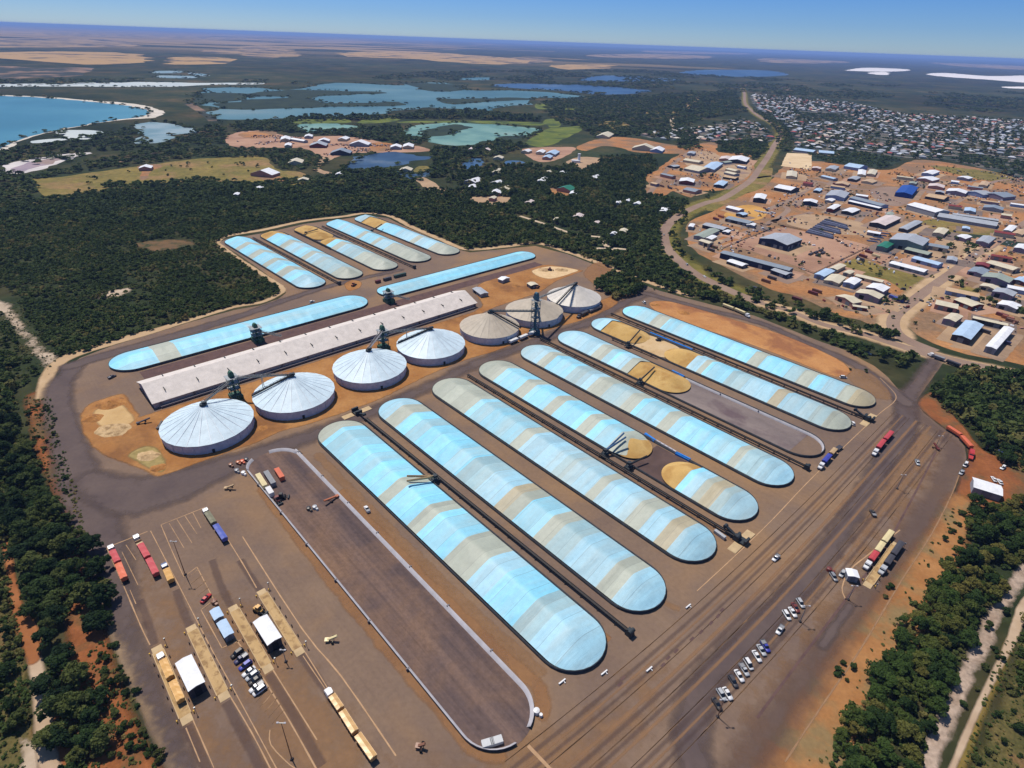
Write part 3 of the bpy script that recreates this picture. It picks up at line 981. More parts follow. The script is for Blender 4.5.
# clay ground round the round silos and behind the long store
soft_patch('clay_ground', [(79.5, 414), (88, 404), (107, 397), (124, 393), (130, 398), (141, 414), (157, 411), (300, 366), (400, 334), (474, 311), (480, 302), (474, 292), (482, 282), (505, 275), (530, 268), (548, 264.5), (582, 270),
                           (579, 273), (558, 281), (541, 292), (522, 299), (492, 309), (480, 318), (500, 322), (560, 318), (610, 296), (618, 304), (590, 318), (545, 332), (500, 350), (468, 360), (440, 371), (418, 381), (380, 400),
                           (345, 413), (315, 423), (280, 433), (258, 443), (235, 451), (200, 463), (170, 474), (155, 477), (140, 470), (120, 463), (100, 455), (88, 443), (80, 428)], .08, M_orange_soft, 2.5, smooth=3)
soft_patch('sandy_hollow', [(91, 415), (97.5, 408), (119, 402), (130, 410), (136, 421), (113, 430), (97.5, 426)], .085, M_tansoft, 3)
soft_patch('gravel_spill', [(126, 456), (142, 446), (158, 447), (168, 462), (164, 473), (150, 471), (136, 463)], .085, ground_mat('grey gravel spill', C(138, 122, 76), C(170, 148, 96), .3, rough=1, soft=True), 3)
soft_patch('gravel_spill', [(532, 270), (552, 266), (578, 269.6), (574, 273), (552, 279), (536, 276)], .085, ground_mat('pale spoil', C(206, 172, 126), C(222, 192, 150), .2, rough=1, soft=True), 3)
soft_patch('clay_ground', [(648, 303), (665, 300.6), (690, 306), (730, 318), (770, 330), (800, 341), (825, 352), (845, 363), (852, 373), (838, 378), (815, 370), (790, 360), (750, 345), (700, 328.5), (660, 314.5)], .08,
           ground_mat('worn clay strip', C(174, 118, 70), C(192, 140, 88), .05, C(150, 100, 66), .03, fine=(.5, .14), rough=1, soft=True), 3)
soft_patch('clay_ground', [(845, 368), (870, 372), (888, 388), (892, 400), (872, 398), (852, 384)], .079, M_dustfaint, 3)
soft_patch('bare_soil', [(600, 262), (622, 274), (640, 287), (640, 298), (628, 303), (612, 296), (585, 278), (586, 268)], .066, M_dust_soft, 3)
soft_patch('clay_ground', [(344, 284), (352, 280), (362, 282), (360, 288), (348, 291)], .082, M_orange_soft, 2)
# low mounds of spoil and clay
def mound(label, px, rad, h, mat, seed):
    x, y = at(*px)
    V, Fq = [], []
    n, m = 20, 7
    for k in range(m + 1):
        f = k / m
        for i in range(n):
            a = 2 * math.pi * i / n
            rr = rad * f * (1 + .28 * mnoise.noise(Vector((math.cos(a) * 1.4, math.sin(a) * 1.4, seed))))
            z = h * (1 - f) ** 1.15 * (1 + .5 * mnoise.noise(Vector((math.cos(a) * f * 2.6, math.sin(a) * f * 2.6, seed + 3)))) + .02
            V.append((x + rr * math.cos(a) * 1.25, y + rr * math.sin(a), z))
    for k in range(m):
        for i in range(n):
            j = (i + 1) % n
            Fq.append((k * n + i, (k + 1) * n + i, (k + 1) * n + j, k * n + j))
    me = mesh_np('spoil_mound', V, Fq, None, True)
    tag(link('spoil_mound', me, mat), label, 'mound', 'mounds of spoil')


M_clay = ground_mat('heaped clay', C(156, 104, 56), C(182, 130, 76), .3, C(128, 88, 52), .15, fine=(1.2, .2), rough=1)
M_spoil = ground_mat('heaped pale spoil', C(184, 152, 110), C(204, 174, 132), .3, C(150, 122, 86), .15, fine=(1.2, .2), rough=1)
for lb, px, rd, h, m in [('brown clay bank along the top of the sandy hollow', (110, 404), 7, 2.2, M_clay), ('pale bank along the bottom of the sandy hollow', (113, 430), 8, 1.2, M_spoil), ('clay bank at the sandy hollow\'s left', (93, 418), 5, 1.6, M_clay), ('greenish grey spoil heap right of the hollow', (148, 456), 5, 1.6, M_spoil),
                         ('small clay heap below the grey spoil', (158, 468), 3.5, 1.2, M_clay), ('pale heap beside the red loader', (545, 270), 6, 1.8, M_spoil), ('pale heap right of the red loader', (562, 270), 6, 1.5, M_spoil), ('clay heap left of the cream hut', (516, 286), 4, 1.4, M_clay), ('clay heap at the clay strip\'s top end', (656, 305), 4, 1.4, M_clay),
                         ('long clay heap on the clay strip', (684, 313), 5, 1.0, M_clay), ('clay heap at the foot of the second silo', (262, 428), 3, 1.0, M_clay), ('clay heap between the third and middle silos', (398, 375), 3, .9, M_clay)]:
    mound(lb, px, rd, h, m, px[0] * .37)
# sandy shoulders outside the yard's edge
for pts, wd in [([(44, 396), (50, 372), (70, 356), (110, 343), (150, 332), (190, 320), (234, 307), (262, 302), (280, 293), (281, 287), (262, 274), (236, 257), (216, 243)], [9, 9, 11, 11, 9, 6, 5, 5, 6, 6, 5, 5, 8]),
                ([(216, 243), (226, 236), (262, 230), (304, 221), (343, 216.5), (366, 213), (390, 216), (412, 227), (440, 239), (466, 249), (504, 246.6), (536, 243), (568, 252), (600, 263.5), (640, 279), (690, 296)], 8),
                ([(50, 396), (55, 418), (64, 440), (78, 480), (84, 500), (94, 540), (106, 590), (120, 640), (140, 690), (165, 745), (190, 800)], [7, 8, 8, 7, 6, 6, 5, 5, 4, 4, 4])]:
    strip('road_verge', pts, .05, M_pale_soft, wd, 3)
# dark red strip between the long stacks and the store: a sunken rail siding
M_rail = ground_mat('rail ballast', C(88, 68, 66), C(106, 82, 76), .2, rough=1)
strip('rail_ballast', [W(-412, 52), W(-412, 425)], .088, M_rail, 12, world=True, smooth=0)
M_steel = plain('rail steel', C(92, 74, 70), .5, .6)

for pts, wd in [([(226, 702), (245, 738), (266, 778)], 3.2), ([(269, 674), (292, 712), (322, 766)], 3.2), ([(300, 654), (316, 676), (336, 706)], 3), ([(187, 726), (204, 762), (214, 790)], 3.2), 
                ([(140, 600), (150, 628), (154, 645)], 3), ([(176, 590), (184, 612), (190, 626)], 3), ([(212, 560), (222, 588), (231, 606)], 3), ([(240, 560), (250, 576), (260, 590)], 3)]:
    strip('tyre_marks', pts, .0745, M_darkfaint, [wd, wd], 1.6)
# painted lanes
LA = [spx(*q) for q in [(505, 762), (559, 719), (600, 686), (640, 655), (679, 620.5), (725, 577), (759.4, 547.5), (788.4, 518.7), (830, 477), (872, 436), (894, 412)]]
_pf = np.polyfit([p for s, p in LA], [s for s, p in LA], 3)
LA = [(float(np.polyval(_pf, p)), float(p)) for p in np.linspace(LA[0][1], LA[-1][1], 24)]
for off, wd, m in [(0, .3, M_line_faint), (5, .8, M_line_dust), (9, .3, M_line_faint), (13, 1.4, M_line_dust), (17.5, .35, M_line_faint), (21, 1.2, M_line_dust), (25.5, .3, M_line_faint), (29, .8, M_line_dust), (33, .35, M_line_faint)]:
    pts = [W(s + off, p) for s, p in LA]
    strip('lane_marking', pts, .09, m, wd, .5, world=True, smooth=3)
for off, wd in [(3, 1.5), (7, 1.2), (15, 1.5), (19, 1.4), (27, 1.5), (31, 1.2)]:
    pts = [W(s + off, p) for s, p in LA]
    strip('tyre_marks', pts, .0895, M_darkfaint, wd, 1.2, world=True, smooth=3)


def line(pts, wd=.35, m=None, sm=3):
    strip('lane_marking', pts, .092, m or M_line_soft, wd * 1.2, .3, smooth=sm)


for pts, wd in [
    ([(697, 591), (736, 555), (773, 519), (807, 483), (845, 446), (879, 414), (893, 403), (896, 396), (890, 388), (880, 378)], .45), ([(528, 745.7), (552, 771)], 1.0),
    ([(107, 547.6), (147.5, 531.6)], .4), ([(150.6, 531), (173, 574), (196, 619)], .35), ([(160.8, 525), (205, 507.5)], .4), ([(161, 525), (172, 551), (184, 577)], .35), ([(107, 548), (122, 582), (140.6, 625.6), (150, 645)], .4),
    ([(184, 577), (197, 567)], .35), ([(197, 567), (216, 604), (228, 628)], .35), ([(201, 610), (210, 603)], .35), ([(201, 610), (222, 648)], .35), ([(222, 648), (241, 640)], .35),
    ([(169, 523), (184, 548)], .25), ([(177, 519.5), (192, 543)], .25), ([(185, 516), (197, 534)], .25), ([(193, 513), (201, 528)], .25), ([(126, 545), (136, 560)], .25), ([(122, 552), (138, 585)], .25), ([(130, 590), (136, 604)], .25),
    ([(228, 540), (243, 564), (256.6, 588)], .4), ([(242.5, 536.6), (302, 628.7), (341, 676), (396, 756)], .5), ([(273, 670), (317, 740)], .4), ([(263, 678), (290, 722), (318, 772)], .45), ([(240, 701), (280, 775)], .35),
    ([(196, 619), (212, 650), (240, 701)], .35), ([(228, 628), (263, 678)], .35), ([(193, 720), (214, 768)], .35), ([(186, 728), (200, 762)], .3), ([(230, 696), (253, 735), (272, 772)], .4), ([(305, 652), (330, 692)], .35),
    ([(270, 730), (271, 745), (290, 765), (297, 768)], .35), ([(303, 656), (326, 690)], .3)]:
    line(pts, wd)
# angled parking bays
for i in range(7):
    a, b = (201, 596 - 0), (0, 0)
    x0, y0 = 187.5 + i * 3.4, 578 + i * 6.0
    line([(x0, y0), (x0 + 11, y0 - 8.5)], .22, sm=1)
for i in range(5):
    x0, y0 = 256 + i * 4.0, 702 + i * 5.6
    line([(x0, y0), (x0 + 13, y0 - 15)], .22, sm=1)
# drain grates and small joints along the weighbridge lanes on the right
for px in [(663, 665), (668, 658), (676, 651), (692, 639), (701, 632), (711, 623), (718, 616), (722, 610), (620, 684), (623, 678)]:
    s, p = spx(*px)
    strip('road_patch', [W(s, p - 1.2), W(s, p + 1.2)], .0935, M_rail, 1.0, world=True, smooth=0)
# cable trench through the right-hand yard
line([(757, 718), (800, 660), (850, 594), (890, 540), (936, 452)], .5, M_rail, sm=2)
line([(785, 762), (821, 707), (860, 650), (902, 579.5), (931, 535), (951, 496), (959, 475)], .55, M_line_faint)
line([(900, 530), (868, 555), (850, 570), (842, 588), (846, 600)], .5, M_line_soft)

# ------------------------------------------------------------------ grain stacks
M_T = {'b': tarp_mat('bright blue tarp', C(148, 224, 250, .78)), 'p': tarp_mat('faded blue tarp', C(168, 216, 234, .76)), 's': tarp_mat('weathered grey tarp', C(164, 200, 208, .74)),
       'g': tarp_mat('dusty grey tarp', C(184, 190, 174, .72)), 't': tarp_mat('sandy tarp', C(198, 184, 150, .70))}
M_tlist = [M_T[k] for k in 'bpsgt']
TI = {k: i for i, k in enumerate('bpsgt')}
M_grain = ground_mat('loose grain', C(190, 152, 90), C(206, 170, 108), .08, C(178, 138, 80), .05, fine=(.8, .08), rough=1, bump=.2)
M_grainpale = ground_mat('spread grain', C(196, 164, 120), C(206, 178, 138), .1, C(170, 140, 100), .06, rough=1)
M_bulk = plain('dark bulkhead', C(60, 62, 66), .7, 0, .2, .3, .4, True)
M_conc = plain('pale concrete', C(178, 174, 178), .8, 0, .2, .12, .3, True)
M_concd = plain('shaded side and footing concrete', C(64, 60, 62), .85, 0, .2, .2, .3, True)  # walls' outer side: its shade painted in as darker concrete; footings, bollards share it
WALL, ALPHA = 1.5, math.tan(R(21))


def heap(name, parent, loc, s0, s1, pc, half, skew, round0, round1, zb, bands=None, mat=None, rough=.26, al=None, seed=0.0):
    """ridge of grain (open or under tarps) along the yard axis; ends either coned off or cut where the next cover begins"""
    al = al or ALPHA
    st = 1.15
    ss = [s0]
    L = s1 - s0
    n = max(8, int(L / st))
    t = np.linspace(0, 1, n + 1)
    ss = s0 + L * t
    if round0:
        e = s0 + half * (1 - np.cos(np.linspace(0, math.pi / 2, 12)))
        ss = np.concatenate([e, ss[ss > s0 + half + .4]])
    if round1:
        e = s1 - half * (1 - np.cos(np.linspace(math.pi / 2, 0, 12)))
        ss = np.concatenate([ss[ss < s1 - half - .4], e])
    # put a row exactly on every band edge
    if bands:
        ss = np.array(sorted(set(np.round(ss, 3)) | set(round(b[0], 3) for b in bands if s0 + .3 < b[0] < s1 - .3)))
    vv = np.linspace(-1, 1, 25)
    V = []
    for s in ss:
        k = 0.0
        if round0 and s < s0 + half:
            k = s0 + half - s
        if round1 and s > s1 - half:
            k = max(k, s - (s1 - half))
        hw_ = math.sqrt(max(half * half - k * k, .02))
        for u in vv:
            p = u * hw_
            d = half - math.hypot(p, k)
            d = max(d, 0)
            top = half * al
            hgt = d * al
            # rounded ridge and slightly slumped foot
            hgt = top - math.sqrt((top - hgt) ** 2 + (.07 * top) ** 2) + .07 * top * .3
            hgt = max(hgt, -.02)
            wob = rough * (mnoise.noise(Vector((s * .18, p * .16, seed))) + .6 * mnoise.noise(Vector((s * .5, p * .12, seed + 4)))) * min(1, d / 2)
            if bands:
                wob += .22 * abs(math.sin(math.pi * s / 9.3)) * min(1, d / 3) - .1
            q = W(s, pc + skew * (s - (s0 + s1) / 2) + p)
            V.append((q[0] - loc[0], q[1] - loc[1], zb + hgt + wob))
    m = len(vv)
    fs, mi = [], []
    for i in range(len(ss) - 1):
        c = (ss[i] + ss[i + 1]) / 2
        mk = 0
        if bands:
            for b0, kk in bands:
                if c >= b0:
                    mk = TI[kk]
        for j in range(m - 1):
            fs.append((i * m + j, (i + 1) * m + j, (i + 1) * m + j + 1, i * m + j + 1))
            mi.append(mk)
    me = mesh_np(name, V, fs, mi, True)
    # normals up
    if me.polygons[len(fs) // 2].normal.z < 0:
        me.flip_normals()
    o = link(name, me, M_tlist if bands else mat, parent)
    return o


def stadium(s0, s1, pc, half, skew, n=14):
    pts = []
    sm = (s0 + s1) / 2
    for i in range(n + 1):
        a = math.pi / 2 + math.pi * i / n
        pts.append((s0 + half + half * math.cos(a), half * math.sin(a)))
    for i in range(n + 1):
        a = -math.pi / 2 + math.pi * i / n
        pts.append((s1 - half + half * math.cos(a), half * math.sin(a)))
    return [(s, pc + skew * (s - sm) + p) for s, p in pts]


def ringwall(name, parent, loc, outline, thick, h, mats, closed=True, batter=0.0, inner=None):
    """bulkhead wall along an outline given in yard coordinates; outer face upright, inner face battered"""
    P = np.array([W(s, p) for s, p in outline])
    n = norms(P, closed)
    ctr = P.mean(0) if inner is None else np.array(inner)
    if np.sum((ctr - P) * n) < 0:
        n = -n
    V, Fc, M_ = [], [], []
    for i in range(len(P)):
        o_, t_, b_ = P[i], P[i] + n[i] * thick * .35, P[i] + n[i] * (thick + batter)
        for q, z in ((o_, 0), (o_, h), (t_, h), (b_, 0)):
            V.append((q[0] - loc[0], q[1] - loc[1], z))
    k = len(P)
    for i in range(k if closed else k - 1):
        j = (i + 1) % k
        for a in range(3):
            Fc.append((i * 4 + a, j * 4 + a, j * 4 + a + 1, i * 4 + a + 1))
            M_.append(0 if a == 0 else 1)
    if not closed:
        Fc += [(0, 1, 2, 3), ((k - 1) * 4 + 3, (k - 1) * 4 + 2, (k - 1) * 4 + 1, (k - 1) * 4)]
        M_ += [0, 0]
    me = mesh_np(name, V, Fc, M_)
    me.validate()
    bm = bmesh.new()
    bm.from_mesh(me)
    bmesh.ops.recalc_face_normals(bm, faces=bm.faces)
    bm.to_mesh(me)
    bm.free()
    return link(name, me, mats, parent)


def stack(label, s0, s1, pc, half, parts, skew=0.0, group='tarped grain stacks', al=None):
    c = W((s0 + s1) / 2, pc)
    r = root('grain_stack', c[0], c[1])
    tag(r, label, 'grain stack', group)
    ringwall('bulkhead_wall', r, c, stadium(s0, s1, pc, half + .9, skew), .8, WALL + .15, [M_bulk, M_bulk], True)
    sm = (s0 + s1) / 2
    for i, q in enumerate(parts):
        a, b = q['s']
        pcq = pc + skew * ((a + b) / 2 - sm)
        if q['k'] == 'tarp':
            heap('tarp', r, c, a, b, pcq, half, skew, q['r'][0], q['r'][1], WALL, q['bands'], seed=pc + i, al=al)
        elif q['k'] == 'grain':
            heap('grain_pile', r, c, a, b, pcq, half - q.get('in', .3), skew, q['r'][0], q['r'][1], q.get('z', WALL * .7), None, q.get('m', M_grain), .22, q.get('al', al), seed=pc + 3 * i)
        elif q['k'] == 'floor':
            V = [W(a, pcq - half + .5), W(b, pcq - half + .5), W(b, pcq + half - .5), W(a, pcq + half - .5)]
            me = mesh_np('floor_slab', [(x - c[0], y - c[1], .12) for x, y in V], [(0, 1, 2, 3)])
            link('floor_slab', me, q['m'], r)
    return r


def bpx(s0, first, lst):
    """tarp colour bands: where each panel starts along the near wall, from the photo"""
    return [(s0 - 1, first)] + [(spx(x, y, 1.5)[0], k) for x, y, k in lst]


S0, S1 = -279.0, -73.9
HF = 13.6
stack('nearest grain stack beside the empty pad, wide bright blue tarp panels with grey bands', S0, S1, 119.6, HF,
      [dict(k='tarp', s=(S0, S1), r=(1, 1), bands=bpx(S0, 'g', [(320, 444, 'b'), (376, 498, 'g'), (385, 505, 'b'), (406, 526, 'g'), (417, 534, 'b'), (443, 560, 'g'), (465, 583, 'p'), (480, 600, 'b'), (512, 626.6, 's'), (530, 642, 'p')]))])
stack('grain stack behind the nearest one, blue upper end, sandy tan band at mid length', S0, S1, 159.2, HF,
      [dict(k='tarp', s=(S0, S1), r=(1, 1), bands=bpx(S0, 'p', [(382, 421, 'g'), (394, 428, 'b'), (455, 476, 's'), (478, 489, 'p'), (498, 504, 't'), (506, 511, 'g'), (513, 520, 'b'), (535, 536, 'g'), (547, 545, 's'), (563, 560, 'p'), (596, 587, 'g'), (611, 600, 'p')]))])
stack('pale grain stack with a large dusty grey upper end, third of the long row', S0, S1, 199.6, HF,
      [dict(k='tarp', s=(S0, S1), r=(1, 1), bands=bpx(S0, 'g', [(464, 414, 'b'), (508, 445, 'g'), (518, 450, 'p'), (550, 473, 's'), (560, 480, 'p'), (585, 495, 'g'), (594, 500, 'p'), (623, 522, 'g'), (637, 532, 'p'), (653, 542, 't'), (666, 551, 'p')]))])
M_darkfloor = ground_mat('dark pad floor', C(82, 66, 62), C(100, 80, 74), .1, rough=.95)
a1, a2, a3 = spx(629, 459, 1)[0], spx(655, 473, 1)[0], spx(674, 490, 1)[0]
stack('grain stack opened in the middle, orange grain heap and bare floor between two tarped ends', S0, S1, 239.4, HF,
      [dict(k='tarp', s=(S0, a1 + 2), r=(1, 1), bands=bpx(S0, 'g', [(495.6, 380, 'b'), (514, 392.5, 'g'), (523, 398, 'b'), (543, 410, 'g'), (552, 415, 'b'), (575, 430, 'g'), (585, 436, 'b'), (605, 448.6, 'g')])),
       dict(k='grain', s=(a1 - 24, a1 + 5), r=(0, 1), **{'in': 1.2}), dict(k='floor', s=(a1 + 2, a2 + 12), m=M_darkfloor),
       dict(k='grain', s=(a2, a3 + 1), r=(1, 0)), dict(k='tarp', s=(a3, S1), r=(0, 1), bands=bpx(a3, 'b', [(680, 493, 'p'), (690, 499, 'g'), (697, 503, 't'), (707, 510, 's'), (716, 515, 'p')]))])
stack('grain stack with bright blue lower half and two beige bands, beside the half open stack', S0, S1, 279.4, HF,
      [dict(k='tarp', s=(S0, S1), r=(1, 1), bands=bpx(S0, 'p', [(538, 363, 'g'), (546, 367, 'b'), (565, 378, 's'), (575, 384, 'p'), (586, 390, 'g'), (600, 397, 's'), (620, 407, 'g'), (631, 412.5, 'b'), (656, 426.6, 'g'), (667, 432, 'b'), (728, 462.5, 'g'), (735, 467, 's'), (752, 476, 'p')]))])
b1, b2 = spx(628, 373.5, 1)[0], spx(674, 393, 1)[0]
M_padfloor = ground_mat('grey pad floor', C(112, 100, 98), C(140, 126, 120), .05, C(104, 88, 90), .03, fine=(.4, .1), rough=.9, stretch=((4, 1, 1), AS))
stack('grain stack half emptied, mound of orange grain at its middle and grey bare floor below', S0, S1, 319.2, HF,
      [dict(k='tarp', s=(S0, b1), r=(1, 0), bands=bpx(S0, 'p', [(590, 356, 'g'), (600, 361, 'b'), (609, 365, 'p'), (620, 370, 'g')])), dict(k='grain', s=(b1 - 1, b2 + 4), r=(0, 1)), dict(k='floor', s=(b2 - 10, S1 - 14), m=M_padfloor)])
g1, g2, g3, g4 = spx(603, 330, 1)[0], spx(637, 346, 1)[0], spx(660, 354, 1)[0], spx(686, 368, 1)[0]
stack('grain stack with two orange grain heaps and pale spread grain near its top end', S0, S1, 359.0, HF,
      [dict(k='tarp', s=(S0, g1), r=(1, 0), bands=bpx(S0, 'p', [])), dict(k='grain', s=(g1 - 1, g2), r=(0, 1)), dict(k='grain', s=(g2 - 14, g3 + 10), r=(1, 1), m=M_grainpale, al=.07, z=.4),
       dict(k='grain', s=(g3, g4 + 1), r=(1, 0)), dict(k='tarp', s=(g4, S1), r=(0, 1), bands=bpx(g4, 'p', [(695, 372, 'g'), (701, 374, 'b'), (722.5, 383, 's'), (740, 390, 'p'), (768, 401.6, 't'), (778, 406, 'p'), (808, 419, 's'), (822, 425, 'g')]))])
stack('farthest stack of the long row, mostly bright blue tarp ending in a sandy lower end', S0, S1, 400.2, HF,
      [dict(k='tarp', s=(S0, S1), r=(1, 1), bands=bpx(S0, 'b', [(650.5, 323, 'g'), (661, 328, 'b'), (746.7, 362.5, 'g'), (757.7, 367, 'b'), (783, 377, 's'), (795, 382, 'g'), (806.6, 388, 'b'), (817.5, 393, 'p'), (834.7, 399, 'g'), (845, 404, 't')]))])
# the five stacks on the far pad
fs0, fs1, SK = -677.5, -487.0, .02


def fr(*lst):
    return [(fs0 - 1, lst[0])] + [(fs0 + (fs1 - fs0) * f, k) for f, k in lst[1:]]


gB = 'tarped stacks on the far pad'
stack('small striped stack beside dark scrub, narrow beige bands on bright blue tarp, far pad', fs0, fs1, 212.6, 13.4,
      [dict(k='tarp', s=(fs0, fs1), r=(1, 1), bands=fr('b', (.20, 'g'), (.25, 'b'), (.37, 'g'), (.43, 'b'), (.55, 'g'), (.60, 'b'), (.71, 'g'), (.78, 'b'), (.87, 'p')))], SK, gB)
stack('small stack on the far pad with a brown grain tip and pale lower end', fs0, fs1, 251.6, 13.4,
      [dict(k='grain', s=(fs0, fs0 + 27), r=(1, 0)), dict(k='tarp', s=(fs0 + 26, fs1), r=(0, 1), bands=fr('b', (.30, 'g'), (.36, 'p'), (.46, 'b'), (.56, 'g'), (.61, 'p'), (.68, 's'), (.88, 'g')))], SK, gB)
stack('small stack on the far pad whose upper third is a bare brown grain heap', fs0, fs1, 291.4, 13.4,
      [dict(k='grain', s=(fs0, fs0 + 62), r=(1, 1)), dict(k='floor', s=(fs0 + 50, fs0 + 78), m=M_padfloor), dict(k='grain', s=(fs0 + 62, fs0 + 85), r=(1, 0)),
       dict(k='tarp', s=(fs0 + 84, fs1), r=(0, 1), bands=fr('b', (.50, 'g'), (.56, 'p'), (.62, 's'), (.74, 'g'), (.84, 'g')))], SK, gB)
stack('small fully covered stack on the far pad, blue above fading to sandy beige below', fs0, fs1, 332.2, 13.4,
      [dict(k='tarp', s=(fs0, fs1), r=(1, 1), bands=fr('b', (.17, 'p'), (.22, 'b'), (.40, 'g'), (.44, 'b'), (.56, 'g'), (.60, 'p'), (.70, 'g'), (.82, 'g')))], SK, gB)
stack('small stack at the far pad corner with a sunken brown grain patch near its tip', fs0, fs1, 370.4, 13.4,
      [dict(k='tarp', s=(fs0, fs0 + 24), r=(1, 0), bands=fr('p', (.08, 'p'))), dict(k='grain', s=(fs0 + 23, fs0 + 68), r=(0, 1)), dict(k='tarp', s=(fs0 + 60, fs1), r=(0, 1), bands=fr('b', (.40, 'b'), (.50, 'p'), (.6, 'p'), (.66, 'g'), (.71, 'p'), (.84, 'g')))], SK, gB)


# two long stacks that run the other way, beside the long store
def cross_stack(label, p0, p1, sc, half, bands, al=None):
    """same heap, axis across the yard: built along the other axis by swapping the yard's basis"""
    global ES, EP
    e1, e2 = ES.copy(), EP.copy()
    ES, EP = e2, -e1
    r = stack(label, p0, p1, -sc, half, [dict(k='tarp', s=(p0, p1), r=(1, 1), bands=bands)], group='long stacks beside the long store', al=al)
    ES, EP = e1, e2
    return r


cross_stack('long narrow pale blue tarped stack with one grey band near its left tip', 38.5, 234.5, -436.5, 15.2, [(0, 'b'), (66, 'g'), (80, 'b'), (131, 'p'), (134, 'b'), (226, 'p'), (227, 'b')], .27)
cross_stack('long plain blue tarped stack reaching the yard\'s far corner', 249.5, 440.5, -438.5, 12.6, [(0, 'b')], .27)

# the empty pad with its low bulkhead walls
PS0, PS1, PPC, PH = -277.5, -72.6, 79.4, 13.9
ol = stadium(PS0, PS1, PPC, PH, 0)
M_padstreak = ground_mat('streaked pad', C(84, 71, 70), C(116, 95, 86), .09, C(128, 100, 80), .02, (.46, .66), fine=(.5, .2), rough=.95, stretch=((30, .45, 1), AS), streaks=((AS, .74),))
sheet('pad_floor', [W(s, p) for s, p in ol], .10, M_padstreak, world=True)


M_shedgrey = plain('joint grey', C(120, 114, 116), .8)


def wallrun(label, seq, h=1.35, pc=None, bt=1.0):
    c = W(*seq[len(seq) // 2])
    r = root('bulkhead_wall', c[0], c[1])
    tag(r, label, 'wall', 'low walls of the empty pad')
    P = np.array([W(s, p) for s, p in seq])
    # panels along the run with joints between them
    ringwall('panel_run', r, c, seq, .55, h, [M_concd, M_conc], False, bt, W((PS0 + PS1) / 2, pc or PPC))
    d = np.cumsum(np.r_[0, np.linalg.norm(np.diff(P, axis=0), axis=1)])
    n = norms(P, False)
    for k in range(1, max(2, int(d[-1] / 27))):
        t = k * 27.0
        i = int(np.searchsorted(d, t)) - 1
        f = (t - d[i]) / (d[i + 1] - d[i])
        q = P[i] + (P[i + 1] - P[i]) * f
        mb = MB()
        mb.box((q[0] - c[0], q[1] - c[1], h / 2 + .05), (.5, 1.2, h + .1), math.atan2(*(P[i + 1] - P[i])[::-1]))
        mb.build('joint_post', M_shedgrey, r)
    return r


lft, rgt = [], []
for s in np.linspace(PS0 + PH - 6, PS1 - PH, 30):
    lft.append((s, PPC - PH))
    rgt.append((s, PPC + PH))
capb = [(PS1 - PH + PH * math.sin(a), PPC - PH * math.cos(a)) for a in np.linspace(.1, 1.42, 9)]
capr = [(PS1 - PH + PH * math.sin(a), PPC + PH * math.cos(a)) for a in np.linspace(.1, 1.2, 9)]
capt = [(PS0 + PH - PH * math.sin(a), PPC + PH * math.cos(a)) for a in np.linspace(1.45, .1, 9)]
capl = [(PS0 + PH - 4 - (PH - 3) * math.sin(a), PPC - PH * math.cos(a)) for a in np.linspace(.95, .1, 6)]
wallrun('low pale bulkhead wall along the empty pad\'s near left side, curving round its bottom end', capl + lft + capb, 1.35, None, .7)
wallrun('low pale bulkhead wall on the empty pad\'s right side, hooked round its top end', capt + rgt + capr)
# pale wall left standing along the half emptied stack
wl = [(s, 319.2 + 13.2) for s in np.linspace(b2 - 6, S1 - HF, 18)] + [(S1 - HF + 13.2 * math.sin(a), 319.2 + 13.2 * math.cos(a)) for a in np.linspace(.1, 1.5, 8)]
wallrun('white low wall along the far edge of the grey bare stack floor', wl, 1.6, 319.2, .2)
M_bluetarp = plain('rolled blue tarp', C(40, 128, 214), .5, 0, .3)
for (x1, y1, x2, y2), lb in [((645, 434, 655, 441), 'short blue tarp flap left of the white wall in the opened stack'), ((676, 453, 690, 460), 'blue tarp flap right of the white wall in the opened stack'),
                             ((672, 371, 684, 377), 'blue tarp strip at the lower end of the half emptied stack\'s grain mound'), ((650, 333, 692, 350), 'long blue tarp roll beside the pale spread grain'),
                             ((396, 226, 404, 230), 'blue tarp bunched beside the far corner stack')]:
    q1, q2 = at(x1, y1, .8), at(x2, y2, .8)
    mb = MB()
    mb.bar((q1[0], q1[1], .7), (q2[0], q2[1], .7), 2.2, 1.2)
    mb.bar((q1[0], q1[1], 1.4), (q2[0], q2[1], 1.4), 1.2, .5)
    tag(mb.build('tarp_roll', M_bluetarp), lb, 'tarp', 'blue tarp rolls')
q1, q2 = at(656, 441, 1), at(676, 452.5, 1)
mb = MB()
mb.bar((q1[0], q1[1], .9), (q2[0], q2[1], .9), 1.1, 1.8)
for k in range(6):
    f = k / 5
    mb.bar((q1[0] + (q2[0] - q1[0]) * f, q1[1] + (q2[1] - q1[1]) * f, 0), (q1[0] + (q2[0] - q1[0]) * f, q1[1] + (q2[1] - q1[1]) * f, 2.1), .5)
tag(mb.build('bulkhead_wall', M_conc), 'short white wall closing the gap in the opened stack', 'wall')

# ------------------------------------------------------------------ round steel silos
M_siloroof = roof_mat('galvanised roof', C(208, 226, 234, .84), .5, .38, 0)
M_silobeige = roof_mat('dusty roof', C(192, 178, 158), .6, .3, 0)
M_siloroof_w = roof_mat('pale roof', C(216, 208, 196), .5, .4, 0)
M_silowall = plain('silo wall', C(204, 204, 216), .6, .05, .3, .15, .4)
M_silowall2 = plain('pale silo wall', C(206, 212, 224), .6, .05, .3, .12, .4)
M_rib = plain('roof rib', C(226, 234, 240), .45, 0, .4, .05)
M_dkmetal = plain('dark steel', C(56, 62, 66), .6, .4, .3)


